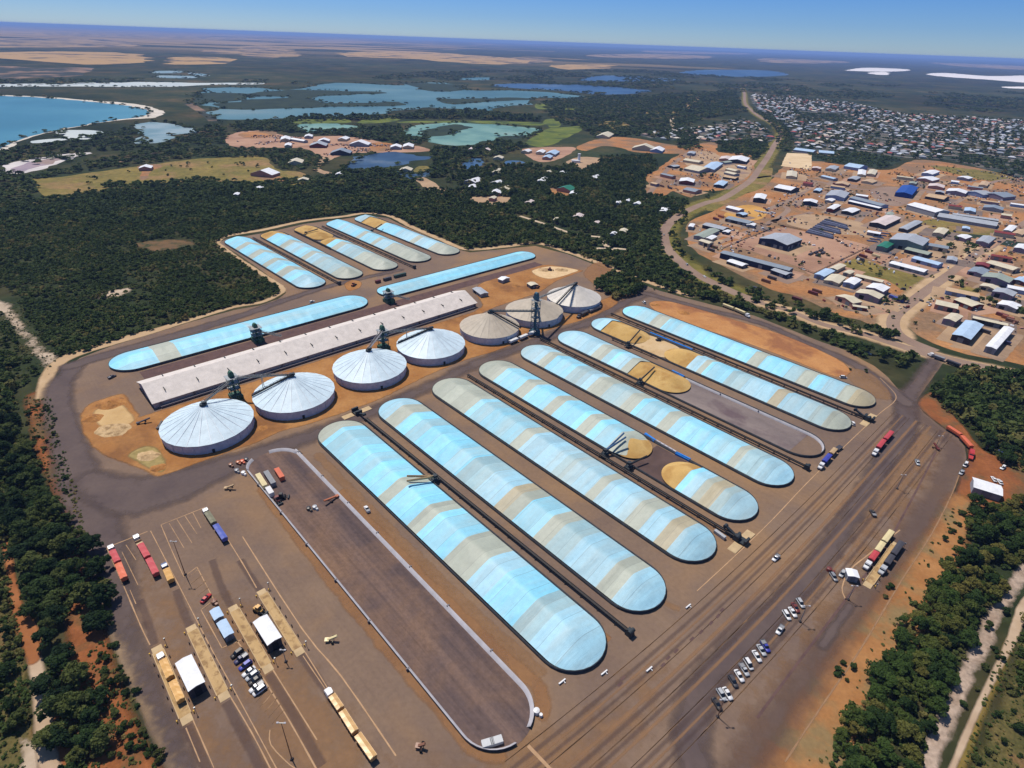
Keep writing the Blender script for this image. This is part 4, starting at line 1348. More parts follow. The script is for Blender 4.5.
def silo(label, c, apex, rad, rm, wm, ribs, ez=6.0, az=17.0):
    r = root('grain_silo', c[0], c[1])
    tag(r, label, 'silo', 'round steel grain silos')
    NS = 24
    mb = MB()
    mb.cyl((0, 0, 0), (0, 0, ez), rad * .985, rad * .985, 48, caps=False)
    for i in range(NS):
        a = 2 * math.pi * (i + .5) / NS
        x, y = math.cos(a) * rad * .99, math.sin(a) * rad * .99
        mb.box((x, y, ez / 2), (.35, .35, ez), a)
    mb.cyl((0, 0, ez - .5), (0, 0, ez - .1), rad * 1.0, rad * 1.0, 48, caps=False)
    mb.build('wall', wm, r)
    mb = MB()
    V, Fc = [], []
    tiers = [(1.015, ez - .05), (.72, ez + (az - ez) * .285), (.4, ez + (az - ez) * .605), (.05, az)]
    for rr, z in tiers:
        for i in range(NS):
            a = 2 * math.pi * i / NS
            V.append((math.cos(a) * rad * rr, math.sin(a) * rad * rr, z))
    for k in range(3):
        for i in range(NS):
            j = (i + 1) % NS
            Fc.append((k * NS + i, k * NS + j, (k + 1) * NS + j, (k + 1) * NS + i))
    mb.add(V, Fc)
    mb.build('roof', rm, r)
    mb = MB()
    for i in range(NS):
        a = 2 * math.pi * i / NS
        e_ = Vector((-math.sin(a), math.cos(a), 0)) * (.2 if ribs else .1)
        p_, q_ = Vector((math.cos(a) * rad * 1.01, math.sin(a) * rad * 1.01, ez + .06)), Vector((math.cos(a) * rad * .05, math.sin(a) * rad * .05, az + .03))
        mb.add([p_ - e_, p_ + e_, q_ + e_ * .4, q_ - e_ * .4], [(0, 1, 2, 3)])
    mb.build('roof_ribs', M_rib if ribs else rm, r)
    mb = MB()
    mb.cyl((0, 0, az - .6), (0, 0, az + 1.0), 1.9, 1.7, 12)
    mb.box((.8, .4, az + 1.4), (2.6, 1.8, 1.2), .6)
    mb.build('apex_cap', M_dkmetal, r)
    mb = MB()
    a = R(-60)
    mb.box((math.cos(a) * rad * 1.0, math.sin(a) * rad * 1.0, 1.2), (.4, 1.4, 2.4), a)
    mb.build('door', M_dkmetal, r)
    return r, (c[0], c[1], az + 1)


SILOS = []
FOOT = [455.6, 421, 391, 366.4, 345.4, 328.4, 313.4]
for lb, l, rr, rm, wm, ribs in [
    ('nearest steel silo, bluish white ribbed cone roof, at the row\'s near end beside orange clay', (161.6, 432.5), (255.5, 423), M_siloroof, M_silowall, 1),
    ('bluish white silo second from the near end of the silo row', (253, 398), (335, 390), M_siloroof, M_silowall, 1),
    ('bluish white silo third in the row, slanting chute from the green tower behind', (333, 369.7), (407, 367.5), M_siloroof, M_silowall, 1),
    ('bluish white silo at the middle of the row, next to the beige roofed ones', (397, 344), (465, 345.6), M_siloroof, M_silowall, 1),
    ('dusty beige roofed silo with three white topped trailers at its foot', (459.7, 327.7), (519.5, 331), M_silobeige, M_silowall2, 0),
    ('dusty beige roofed silo half hidden behind the tall teal elevator', (505.8, 309), (563, 313.6), M_silobeige, M_silowall2, 0),
    ('whitish cone roofed silo at the far end of the row beside the green grove', (547, 295.6), (601, 300), M_siloroof_w, M_silowall2, 0)]:
    A_, B_ = np.array(at(*l, 6)), np.array(at(*rr, 6))
    c_, rd_ = (A_ + B_) / 2, float(np.linalg.norm(A_ - B_)) / 2
    u_ = c_ / np.linalg.norm(c_)
    # slide along the line of sight until the foot of the wall sits where the photo shows it
    best = min(np.arange(-8, 12, .25), key=lambda t: abs(max(project([[*(c_ + u_ * t + rd_ * np.array([math.cos(a), math.sin(a)])), 0]])[0][1] for a in np.linspace(0, 6.28, 40)) - FOOT[len(SILOS)]))
    c_ = c_ + u_ * best
    SILOS.append(silo(lb, tuple(c_), None, rd_, rm, wm, ribs)[1])

# ------------------------------------------------------------------ the long grain store
M_shedroof = roof_mat('chalky roof', C(222, 211, 202), .7, .2, 0)
M_shedwall = plain('shed wall', C(176, 168, 172), .7, .1, .2, .15, .3)
M_shedtrim = plain('shed buttress', C(104, 98, 104), .7)
c = W(-380, 173.5)
r = root('grain_store', c[0], c[1], 0, AS + math.pi / 2)
tag(r, 'very long chalky white roofed store with rows of dark ridge vents behind the silos', 'store')
LX, LY, EZ, RZ = 126.5, 16.4, 4.0, 10.0


def gable(mbw, mbr, lx, ly, ez, rz_, ov=.5, th=.25, ox=0, oy=0, oz=0):
    """walls and two-pitch roof about the local x axis"""
    V = [(-lx, -ly, 0), (lx, -ly, 0), (lx, ly, 0), (-lx, ly, 0), (-lx, -ly, ez), (lx, -ly, ez), (lx, ly, ez), (-lx, ly, ez), (-lx, 0, rz_), (lx, 0, rz_)]
    V = [(x + ox, y + oy, z + oz) for x, y, z in V]
    mbw.add(V, [(0, 1, 5, 4), (2, 3, 7, 6), (1, 2, 6, 9, 5), (3, 0, 4, 8, 7)])
    sl = (rz_ - ez) / ly
    a, b = lx + ov, ly + ov
    ze = ez - sl * ov + .05
    V = [(-a, -b, ze), (a, -b, ze), (a, 0, rz_ + .05), (-a, 0, rz_ + .05), (a, b, ze), (-a, b, ze)]
    V = V + [(x, y, z + th) for x, y, z in V]
    V = [(x + ox, y + oy, z + oz) for x, y, z in V]
    mbr.add(V, [(6, 7, 8, 9), (9, 8, 10, 11), (3, 2, 1, 0), (5, 4, 2, 3), (0, 1, 7, 6), (4, 5, 11, 10), (1, 2, 8, 7), (2, 4, 10, 8), (0, 6, 9, 3), (3, 9, 11, 5)])


m1, m2 = MB(), MB()
gable(m1, m2, LX, LY, EZ, RZ, .9, .25)
m1.build('wall', M_shedwall, r)
m2.build('roof', M_shedroof, r)
sl = (RZ - EZ) / LY
for k in range(13):
    x = -LX + 9 + k * 19.4
    for y in (-8.6, 7.4):
        mb = MB()
        mb.box((x + (4 if y > 0 else 0), y, RZ - abs(y) * sl + .5), (.5, 5.0, .7), 0)
        mb.build('roof_vent', M_dkmetal, r)
for k in range(14):
    x = -LX + 4 + k * 19
    mb = MB()
    mb.box((x, -LY - .7, 1.7), (.7, 1.4, 3.4), 0, 0, (1, .4))
    mb.build('buttress', M_shedtrim, r)
mb = MB()
mb.box((0, -LY - 2.2, 1.0), (2 * LX - 6, 1.0, 1.0))
for k in range(26):
    mb.box((-LX + 6 + k * 9.8, -LY - 2.2, .4), (.3, .8, .8))
mb.build('side_conveyor', M_shedtrim, r)
for y in (-7, 7):
    mb = MB()
    mb.box((LX + .08, y, 1.8), (.16, 4.2, 3.6))
    mb.build('door', M_shedtrim, r)
    mb = MB()
    mb.box((-LX - .08, y, 1.8), (.16, 4.2, 3.6))
    mb.build('door', M_shedtrim, r)

# ------------------------------------------------------------------ elevator towers and conveyors
M_green = plain('green steel', C(54, 96, 78), .6, .1, .3)
M_teal = plain('teal steel', C(56, 96, 112), .6, .1, .3)
M_gal = plain('galvanised steel', C(148, 152, 154), .5, .5, .4)
M_black = plain('black belt', C(56, 52, 50), .7)


def tower(label, base, heady, mat, w_=5.4, hutm=None):
    x, y = at(*base)
    h = zfor(base[0], base[1], heady)
    r = root('elevator_tower', x, y, 0, AS)
    tag(r, label, 'elevator tower', 'bucket elevator towers')
    mb = MB()
    a = w_ / 2
    for sx_ in (-a, a):
        for sy_ in (-a, a):
            mb.bar((sx_, sy_, 0), (sx_, sy_, h * .82), .3)
    nlev = max(3, int(h / 4))
    for k in range(nlev + 1):
        z = h * .82 * k / nlev
        for q in [((-a, -a), (a, -a)), ((a, -a), (a, a)), ((a, a), (-a, a)), ((-a, a), (-a, -a))]:
            mb.bar((*q[0], z), (*q[1], z), .2)
            if k < nlev:
                mb.bar((*q[0], z), (*q[1], h * .82 * (k + 1) / nlev), .16)
    mb.build('frame', mat, r)
    mb = MB()
    for o_ in (-.7, .7):
        mb.box((o_, 0, h * .46), (.8, .9, h * .92))
    mb.build('leg_casing', mat, r)
    for k in (.4, .62, .82):
        mb = MB()
        mb.box((0, 0, h * k), (w_ + 1.0 + (k > .8) * .6, w_ + 1.0 + (k > .8) * .6, .22))
        mb.build('platform', M_gal, r)
    mb = MB()
    mb.box((0, 0, h * .91), (3.4, 3.0, h * .14), 0, 0, (.8, .9))
    mb.cyl((-1.2, 0, h * .97), (1.2, 0, h * .97), 1.2, n=12)
    mb.build('head_house', mat, r)
    mb = MB()
    mb.box((0, 0, 1.4), (w_ + 2.4, w_ + 1.4, 2.8))
    mb.box((w_ * .8, 0, 2.2), (2.2, 2.4, 4.4))
    mb.build('boot_house', hutm or mat, r)
    return (x, y, h)


T = [tower('green lattice elevator between the nearest silo and the long store', (236.5, 398), 372, M_green),
     tower('green elevator on the store\'s far side, left of the other far side one', (258, 341), 324, M_green, 6),
     tower('green elevator behind the third silo with a grey chute', (384, 349), 326, M_green),
     tower('squat green elevator between the two long blue stacks', (389, 302), 289, M_green, 6),
     tower('tallest teal elevator standing between the beige roofed silos', (534.5, 333.5), 292.5, M_teal, 4.6)]


def gallery(label, a, b, mat, wd=1.5, legs=2, belt=None, cat='conveyor'):
    r = root('overhead_conveyor', a[0], a[1], 0)
    tag(r, label, cat, 'overhead conveyors')
    A, B = Vector((0, 0, a[2])), Vector((b[0] - a[0], b[1] - a[1], b[2]))
    mb = MB()
    mb.bar(A, B, wd, .5)
    L = (B - A).length
    d = (B - A) / L
    sd = d.cross(Vector((0, 0, 1))).normalized() * (wd / 2)
    n = max(4, int(L / 2.4))
    for sgn in (-1, 1):
        mb.bar(A + sd * sgn + Vector((0, 0, 1.1)), B + sd * sgn + Vector((0, 0, 1.1)), .15)
        for k in range(n):
            p = A + d * (L * k / n)
            q = A + d * (L * (k + 1) / n)
            mb.bar(p + sd * sgn, q + sd * sgn + Vector((0, 0, 1.1)), .12)
    mb.build('gallery', mat, r)
    mb = MB()
    mb.bar(A + Vector((0, 0, .45)), B + Vector((0, 0, .45)), wd * .6, .25)
    mb.build('belt', belt or M_black, r)
    for k in range(legs):
        p = A + d * (L * (k + 1) / (legs + 1))
        if p.z > 3:
            mb = MB()
            for sgn in (-1, 1):
                mb.bar((p + sd * sgn * 2.2) * 1 - Vector((0, 0, p.z)) if False else Vector(((p + sd * sgn * 2.2).x, (p + sd * sgn * 2.2).y, 0)), p + sd * sgn * .8, .3)
            mb.build('support_leg', mat, r)
    return r


t1, t2, t3, t4, t5 = T
gallery('grey inclined conveyor from the near green tower to the nearest silo\'s apex', (t1[0], t1[1], t1[2] * .72), SILOS[0], M_gal, 1.6, 0)
gallery('long grey conveyor from the near green tower across to the second silo\'s apex', (t1[0], t1[1], t1[2] * .78), SILOS[1], M_gal, 1.4, 1)
gallery('pale conveyor sloping from the third green tower to the third silo', (t3[0], t3[1], t3[2] * .8), SILOS[2], M_conc, 1.8, 0)
gallery('level conveyor from the third green tower to the middle silo', (t3[0], t3[1], t3[2] * .7), SILOS[3], M_gal, 1.3, 1)
gallery('teal conveyor from the tallest elevator to the nearer beige silo', (t5[0], t5[1], t5[2] * .55), SILOS[4], M_teal, 1.4, 0)
gallery('short teal conveyor from the tallest elevator to the farther beige silo', (t5[0], t5[1], t5[2] * .6), SILOS[5], M_teal, 1.4, 0)
gallery('high conveyor from the tallest elevator to the whitish end silo', (t5[0], t5[1], t5[2] * .85), SILOS[6], M_gal, 1.4, 0)
q = at(521, 330, 5)
gallery('dark walkway descending the nearer beige silo\'s roof to its eave', (SILOS[4][0] + 1, SILOS[4][1], 18.0), (q[0], q[1], 6.6), M_dkmetal, 1.2, 0)
q = at(556, 305, 6)
gallery('dark walkway descending the whitish end silo\'s roof to its eave', (SILOS[6][0], SILOS[6][1] - 1, 18.0), (q[0], q[1], 6.6), M_dkmetal, 1.2, 0)
q = at(252, 397, 6)
gallery('dark walkway descending the second silo\'s roof toward the near green tower', (SILOS[1][0], SILOS[1][1] - 1, 18.0), (q[0], q[1], 6.8), M_dkmetal, 1.2, 0)
q = at(398, 344, 6)
gallery('dark walkway descending the middle silo\'s roof on its left', (SILOS[3][0], SILOS[3][1] - 1, 18.0), (q[0], q[1], 6.8), M_dkmetal, 1.2, 0)
q = at(282, 341, 4)
gallery('grey chute from the left far side elevator over the store\'s roof edge', (t2[0], t2[1], t2[2] * .6), (q[0], q[1], 8), M_gal, 1.6, 0)
q = at(410, 305, 4)
gallery('tan chute from the squat elevator over the store\'s roof edge', (t4[0], t4[1], t4[2] * .6), (q[0], q[1], 9), M_gal, 1.6, 0)


def beltline(label, px0, px1, z=1.6, wd=1.2, hopper=True):
    a, b = at(*px0, z), at(*px1, z)
    r = root('belt_conveyor', (a[0] + b[0]) / 2, (a[1] + b[1]) / 2, 0, math.atan2(b[1] - a[1], b[0] - a[0]))
    tag(r, label, 'belt conveyor', 'ground belt conveyors')
    L = math.hypot(b[0] - a[0], b[1] - a[1])
    mb = MB()
    mb.box((0, 0, z), (L, wd, .35))
    mb.box((0, -wd / 2, z + .3), (L, .12, .5))
    mb.box((0, wd / 2, z + .3), (L, .12, .5))
    mb.build('belt_deck', M_black, r)
    for k in range(int(L / 9) + 1):
        x = -L / 2 + 1 + k * 9
        mb = MB()
        for sg in (-1, 1):
            mb.bar((x, sg * wd * .9, 0), (x, sg * wd * .45, z), .22)
        mb.bar((x, -wd * .7, z * .5), (x, wd * .7, z * .5), .16)
        mb.build('trestle', M_dkmetal, r)
    if hopper:
        mb = MB()
        mb.box((L / 2 + .5, 0, 1.6), (3.2, 2.6, 3.2), 0, 0, (.7, .7))
        mb.cyl((L / 2 + 1, -1.5, 2.6), (L / 2 + 1, 1.5, 2.6), .9, n=12)
        mb.build('drive_head', M_dkmetal, r)
    return r


beltline('black belt conveyor between the nearest stack and the one behind it', (366, 418.5), (629, 631.5))
beltline('black belt conveyor beside the half open stack ending at a sandy hopper pad', (467.5, 374.5), (736, 537))
beltline('black belt conveyor along the grey bare stack floor, ending by the blue truck', (540, 338), (806, 466.5))
beltline('black belt conveyor between the two farthest stacks of the long row', (611, 313.5), (867, 418.5))
beltline('black belt conveyor beside the striped stack on the far pad', (253, 237.5), (339, 283))
beltline('black belt conveyor beside the fully covered stack on the far pad', (322, 226), (414, 267))
beltline('dark belt conveyor beside the grain heap on the far pad', (295, 231), (331, 248.5), hopper=False)
beltline('dark belt conveyor along the near wall of the stack with two grain heaps', (612, 338), (657, 357), hopper=False)


def stacker(label, base, tip1, tip2, mat, zb=3.5, zt=9.5):
    x, y = at(*base, 2)
    r = root('grain_stacker', x, y)
    tag(r, label, 'stacker', 'travelling stackers')
    mb = MB()
    mb.box((0, 0, 1.6), (3.6, 4.6, .5), AS)
    for sx_, sy_ in ((-1.6, -1.9), (1.6, -1.9), (-1.6, 1.9), (1.6, 1.9)):
        p = Matrix.Rotation(AS, 3, 'Z') @ Vector((sx_, sy_, 0))
        mb.bar((p.x, p.y, 0), (p.x * .5, p.y * .5, 4.2), .3)
    mb.cyl((0, 0, 3.4), (0, 0, 4.8), 1.2, n=10)
    mb.build('carriage', M_dkmetal, r)
    for tp in (tip1, tip2):
        if tp is None:
            continue
        q = at(*tp, zt)
        A, B = Vector((0, 0, zb)), Vector((q[0] - x, q[1] - y, zt))
        mb = MB()
        mb.bar(A, B, .8, .7)
        mb.bar(A + Vector((0, 0, .9)), B + Vector((0, 0, .5)), .2)
        mb.build('boom', mat, r)
    return r


M_tanboom = plain('sandy painted steel', C(186, 158, 116), .6)
M_blueboom = plain('blue painted steel', C(48, 104, 150), .6)
stacker('stacker with two sandy booms resting over the nearest blue stack', (435, 479), (407, 476), (407, 481), M_tanboom)
stacker('stacker with two blue booms over the opened stack\'s covered end', (605, 453), (624, 433), (626, 437), M_blueboom)
stacker('dark single boom stacker beside the bare floor of the opened stack', (629, 466), (647, 456), None, M_dkmetal, 3, 4)
stacker('dark boom stacker over the orange mound of the half emptied stack', (640, 382), (654.5, 367), None, M_dkmetal, 3.5, 8)
stacker('dark stacker among the two grain heaps, left one', (628, 345), (640, 330), None, M_dkmetal, 3.5, 8)
stacker('small dark stacker on the brown heap of the far pad', (306, 234), (318, 229), None, M_dkmetal, 3.5, 8)
stacker('small dark stacker over the sunken grain patch at the far pad corner', (372, 232), (382, 224), None, M_dkmetal, 3.5, 8)


def hopper(label, px, ang, flip=1):
    """truck discharge grid: two concrete ramps either side of a dark receival pit with a lifting conveyor"""
    x, y = at(*px)
    r = root('receival_hopper', x, y, 0, AS + ang)
    tag(r, label, 'hopper', 'truck discharge hoppers')
    for sg in (-1, 1):
        mb = MB()
        mb.box((0, sg * 6.0, .22), (4.2, 7.0, .24), 0, 0, (1, .9))
        mb.build('ramp', M_tanconc, r)
    mb = MB()
    mb.box((0, 0, .5), (5.2, 4.4, 1.0))
    mb.box((-2.4, 0, 1.7), (1.2, 4.2, 2.4))
    mb.box((2.2, 0, 1.7), (1.0, 4.2, 2.4))
    mb.build('pit_frame', M_dkmetal, r)
    mb = MB()
    mb.bar((-2, 0, .8), (-9, 0, 3.4), 1.3, .9)
    mb.cyl((-9, -1, 3.4), (-9, 1, 3.4), .9, n=10)
    mb.build('lift_conveyor', M_dkmetal, r)
    return r


M_tanconc = plain('sandy concrete', C(192, 166, 128), .9, 0, .1, .15, .3, True)
hopper('discharge hopper with sandy ramps at the lower end of the half open stack\'s conveyor', (741.5, 541.5), 0)
hopper('discharge hopper with sandy ramps near the road at the farthest stacks', (868.5, 420), 0)
hopper('discharge hopper with sandy ramps and a white canopy at the nearest stacks\' top end', (357, 413), math.pi)

# ================================================================== VEGETATION
def leaf_mat(name, c1, c2, c3, attr=False):
    m, nt, bs = new_mat(name)
    if attr:
        a = N(nt, 'ShaderNodeAttribute', attribute_name='tint').outputs['Fac']
    else:
        a = N(nt, 'ShaderNodeObjectInfo').outputs['Random']
    col = ramp(nt, a, [(0, c1), (.55, c2), (1, c3)])
    f = noise(nt, coords(nt), .8, 3, .6)
    col = mixc(nt, 1.0, col, ramp(nt, f, [(.3, bw(.7)), (.7, bw(1.35))]), 'MULTIPLY')
    nt.links.new(col, bs.inputs['Base Color'])
    bs.inputs['Roughness'].default_value = .8
    set_spec(bs, .12)
    tl = N(nt, 'ShaderNodeBsdfTranslucent')
    nt.links.new(col, tl.inputs['Color'])
    ms = N(nt, 'ShaderNodeMixShader')
    ms.inputs[0].default_value = .32
    nt.links.new(bs.outputs[0], ms.inputs[1])
    nt.links.new(tl.outputs[0], ms.inputs[2])
    nt.links.new(ms.outputs[0], nt.nodes['Material Output'].inputs[0])
    return m


M_leaf = leaf_mat('eucalypt leaves', C(46, 66, 32), C(70, 90, 40), C(120, 112, 56))
M_leafdark = leaf_mat('dense dark leaves', C(36, 54, 32), C(56, 76, 38), C(98, 104, 54))
M_leafmass = leaf_mat('bush canopy', C(44, 62, 34), C(78, 94, 46), C(150, 130, 80), True)
M_leafshrub = leaf_mat('shrub leaves', C(48, 68, 34), C(64, 80, 40), C(96, 94, 52))
M_bark = plain('bark', C(112, 92, 74), .95, 0, .1)


def leafquads(pos, nrm_, size, r):
    """one quad per leaf clump at pos facing roughly nrm_"""
    n = len(pos)
    nn = nrm_ + r.normal(0, .55, (n, 3))
    nn /= np.linalg.norm(nn, axis=1)[:, None] + 1e-9
    t = np.cross(nn, r.normal(0, 1, (n, 3)))
    t /= np.linalg.norm(t, axis=1)[:, None] + 1e-9
    b = np.cross(nn, t)
    s = (size * r.uniform(.6, 1.3, n))[:, None]
    e = r.uniform(.55, 1.0, n)[:, None]
    V = np.stack([pos - t * s - b * s * e, pos + t * s - b * s * e * .6, pos + t * s * .8 + b * s * e, pos - t * s * .7 + b * s * e * .8], 1)
    return V.reshape(-1, 3)


def crown_verts(seed, rad, hgt, z0, nclump, per, leaf):
    r = np.random.default_rng(seed)
    out = []
    for k in range(nclump):
        a, q = r.uniform(0, 2 * math.pi), math.sqrt(r.uniform(0, 1))
        ex = 1 + .25 * math.cos(2 * a + seed)
        x, y = math.cos(a) * q * rad * .78 * ex, math.sin(a) * q * rad * .78 * ex
        zc = z0 + hgt * (.30 + .48 * (1 - q * q) + r.uniform(-.12, .14))
        cr = rad * (r.uniform(.30, .50) if nclump < 14 else r.uniform(.20, .42))
        d = r.normal(0, 1, (per, 3))
        d[:, 2] = np.where(d[:, 2] < -.35, -d[:, 2], d[:, 2])
        d /= np.linalg.norm(d, axis=1)[:, None]
        p = np.array([x, y, zc]) + d * (cr * r.uniform(.72, 1.06, (per, 1))) * np.array([1, 1, .78])
        p[:, 2] = np.maximum(p[:, 2], z0 * .4)
        out.append(leafquads(p, d + np.array([0, 0, .35]), leaf, r))
    return np.concatenate(out)


def quads(V):
    return np.arange(len(V)).reshape(-1, 4)


CROWNS, TRUNKS = [], []
for i in range(9):
    rad = 3.7 + .25 * (i % 4)
    hg = 5.2 + .5 * (i % 3)
    v = crown_verts(100 + i, rad, hg, 1.2, 18 + 2 * (i % 4), 84, .32)
    CROWNS.append(mesh_np('crown', v, quads(v)))
    r_ = random.Random(i)
    mb = MB()
    mb.cyl((0, 0, 0), (.15, .1, 2.6), .26, .17, 7)
    for k in range(4):
        a = k * 1.6 + r_.uniform(0, .8)
        mb.cyl((.13, .09, 2.2), (math.cos(a) * 1.7, math.sin(a) * 1.7, 4.2 + r_.uniform(0, .8)), .13, .05, 6)
    TRUNKS.append(mb.mesh('trunk'))
for me in TRUNKS:
    me.materials.append(M_bark)
CROWN_L = [m.copy() for m in CROWNS]
for me in CROWNS:
    me.materials.append(M_leafdark)
for me in CROWN_L:
    me.materials.append(M_leaf)
SHRUBS = []
for i in range(5):
    v = crown_verts(300 + i, 1.0, 1.1, .12, 6, 60, .17)
    me = mesh_np('shrub', v, quads(v))
    me.materials.append(M_leafshrub)
    SHRUBS.append(me)

# template clumps for the continuous bush
MASS = []
for i in range(10):
    MASS.append(crown_verts(500 + i, 1.0, 1.25, .1, 5, 11, .30))


def woodland(name, label, pos, rmin, rmax, hk=1.0, dens_label='bush', tint=None, group=None):
    """far bush that reads as one mass: a single mesh of leafy clumps"""
    Vs, Ts = [], []
    for x, y in pos:
        t = MASS[rng.integers(0, len(MASS))]
        s = rng.uniform(rmin, rmax)
        a = rng.uniform(0, 6.28)
        ca, sa = math.cos(a), math.sin(a)
        v = np.empty_like(t)
        v[:, 0] = (t[:, 0] * ca - t[:, 1] * sa) * s + x
        v[:, 1] = (t[:, 0] * sa + t[:, 1] * ca) * s + y
        v[:, 2] = t[:, 2] * s * hk * rng.uniform(.75, 1.2)
        Vs.append(v)
        big = .5 + .6 * mnoise.noise(Vector((x / 45, y / 45, 3.1))) + .35 * mnoise.noise(Vector((x / 14, y / 14, 7.7)))
        Ts.append(np.full(len(v) // 4, np.clip(rng.beta(2, 3) * .55 + big * .5 + (tint or 0), 0, 1)))
    if not Vs:
        return
    V = np.concatenate(Vs)
    me = mesh_np(name, V, quads(V))
    a = me.attributes.new('tint', 'FLOAT', 'FACE')
    a.data.foreach_set('value', np.concatenate(Ts).astype(np.float32))
    o = link(name, me, M_leafmass)
    tag(o, label, dens_label, group, 'stuff')
    return o


# --- trees one can tell apart
AREAS = [
    # outline in the photo, spacing, size, where, dark?
    ([(0, 352), (12, 362), (16, 400), (22, 432), (34, 462), (44, 492), (55, 512), (66, 514), (80, 524), (92, 545), (104, 572), (114, 602), (110, 624), (92, 634), (76, 612), (60, 626), (48, 650), (40, 640), (32, 600), (20, 560), (0, 545), (-40, 520), (-40, 380)],
     7.6, (.7, 1.3), 'in the dark belt left of the yard', True),
    ([(50, 662), (68, 658), (86, 668), (97, 694), (112, 728), (110, 745), (88, 750), (62, 752), (52, 735), (46, 700)], 6.4, (.9, 1.3), 'in the clump at the lower left beside the red soil', True),
    ([(66, 760), (82, 752), (92, 775), (60, 785)], 5, (.6, .8), 'at the very bottom left', True),
    ([(-30, 560), (8, 575), (12, 610), (22, 650), (28, 700), (26, 730), (-40, 740)], 9, (.45, .8), 'left of the sandy track at the lower left', True),
    ([(930, 396), (942, 382), (966, 371), (1000, 372), (1060, 384), (1060, 440), (1040, 478), (1012, 470), (1000, 460), (988, 452), (972, 432), (958, 420), (944, 410)], 6.8, (.6, 1.1), 'in the block right of the yard entrance', True),
    ([(826, 772), (840, 735), (864, 692), (882, 660), (895, 640), (907, 608), (927, 590), (940, 574), (938, 560), (960, 556), (986, 562), (1003, 578), (1000, 592), (984, 612), (973, 636), (964, 664), (952, 692), (932, 722), (918, 760), (905, 800), (812, 800)],
     6.0, (.6, 1.08), 'in the thick belt at the lower right', False),
    ([(964, 532), (974, 507), (990, 508), (1040, 500), (1050, 562), (1024, 566), (1004, 570), (990, 561), (976, 556)], 7.2, (.7, 1.1), 'near the office at the right edge', False),
    ([(1024, 625), (1040, 610), (1050, 700), (1036, 690), (1018, 700), (1012, 680)], 7, (.6, .9), 'right of the sand track at the right edge', False),
    ([(594, 285), (604, 277), (618, 274), (632, 279), (643, 286), (638, 294), (622, 299), (604, 296)], 5.4, (.42, .68), 'in the green grove behind the end silo', True),
    ([(850, 349), (872, 352), (900, 356), (916, 360), (915, 366), (902, 368), (886, 362), (866, 357)], 8.5, (.9, 1.3), 'by the yard entrance road', True),
    ([(816, 308), (844, 322), (874, 331), (896, 334), (898, 340), (872, 338), (846, 330), (816, 318)], 8.5, (.8, 1.2), 'below the cream roofed sheds', True),
]
cand = []
for poly, sp_, sz, where, dark in AREAS:
    for x, y in scatter(poly, sp_):
        cand.append((x, y, rng.uniform(*sz), where, dark))
for px, py, s, wh in [(883, 303, 1.3, 'by the cream roofed sheds'), (901, 302, 1.5, 'by the blue pallets at the estate corner'), (975, 296, 1.9, 'beside the dark red walled shed'), (985, 304, 1.4, 'behind the cream shed pair'), (995, 306, 1.3, 'behind the cream shed pair'),
                      (1006, 308, 1.7, 'behind the cream shed pair'), (1018, 312, 1.6, 'behind the cream shed pair'), (1024, 318, 1.6, 'behind the cream shed pair'), (938, 240, 1.8, 'in the shady lot of the estate'), (948, 236, 2.0, 'in the shady lot of the estate'), (955, 240, 1.8, 'in the shady lot of the estate'),
                      (950, 248, 1.6, 'in the shady lot of the estate'), (966, 252, 1.4, 'in the shady lot of the estate'), (974, 250, 1.4, 'in the shady lot of the estate'), (968, 246, 1.3, 'in the shady lot of the estate'), (712, 192, 2.2, 'on the bend of the highway'), (708, 198, 1.7, 'on the bend of the highway'),
                      (681, 171, 2.0, 'among the northern sheds'), (704, 175, 2.2, 'among the northern sheds'), (712, 177, 2.0, 'among the northern sheds'), (700, 178, 1.7, 'among the northern sheds'), (952, 281, 1.1, 'along the estate street'), (960, 286, 1.2, 'along the estate street')]:
    x, y = at(px, py)
    cand.append((x, y, s, wh, True))
cand.sort(key=lambda q: math.hypot(q[0], q[1]))
near_t, rest_t = cand[:300], cand[300:]
KINDS_T = ['broad', 'low spreading', 'tall', 'compact', 'uneven', 'dense', 'open', 'full crowned', 'lopsided']
for i, (x, y, s, where, dark) in enumerate(near_t):
    k = int(rng.integers(0, 9))
    o = root('tree', x, y, 0, rng.uniform(0, 6.28))
    s2 = s * rng.uniform(.9, 1.15)
    o.scale = (s, s, s2)
    size = 'large' if s > 1.12 else ('small' if s < .8 else 'mid sized')
    tag(o, f"{size} {'dark ' if dark else 'olive '}green tree {where}", 'tree', 'trees ' + where)
    c_ = bpy.data.objects.new('crown', (CROWNS if dark else CROWN_L)[k])
    t_ = bpy.data.objects.new('trunk', TRUNKS[k])
    for q in (c_, t_):
        COL.objects.link(q)
        q.parent = o

# undergrowth that closes the gaps between those trees
for poly, sp_, sz, where, dark in AREAS[:8]:
    q = scatter(poly, 2.7, .5)
    woodland('undergrowth', 'low undergrowth between the trees ' + where, q[rng.random(len(q)) < .8], .8, 1.9, .9, 'undergrowth', .1)
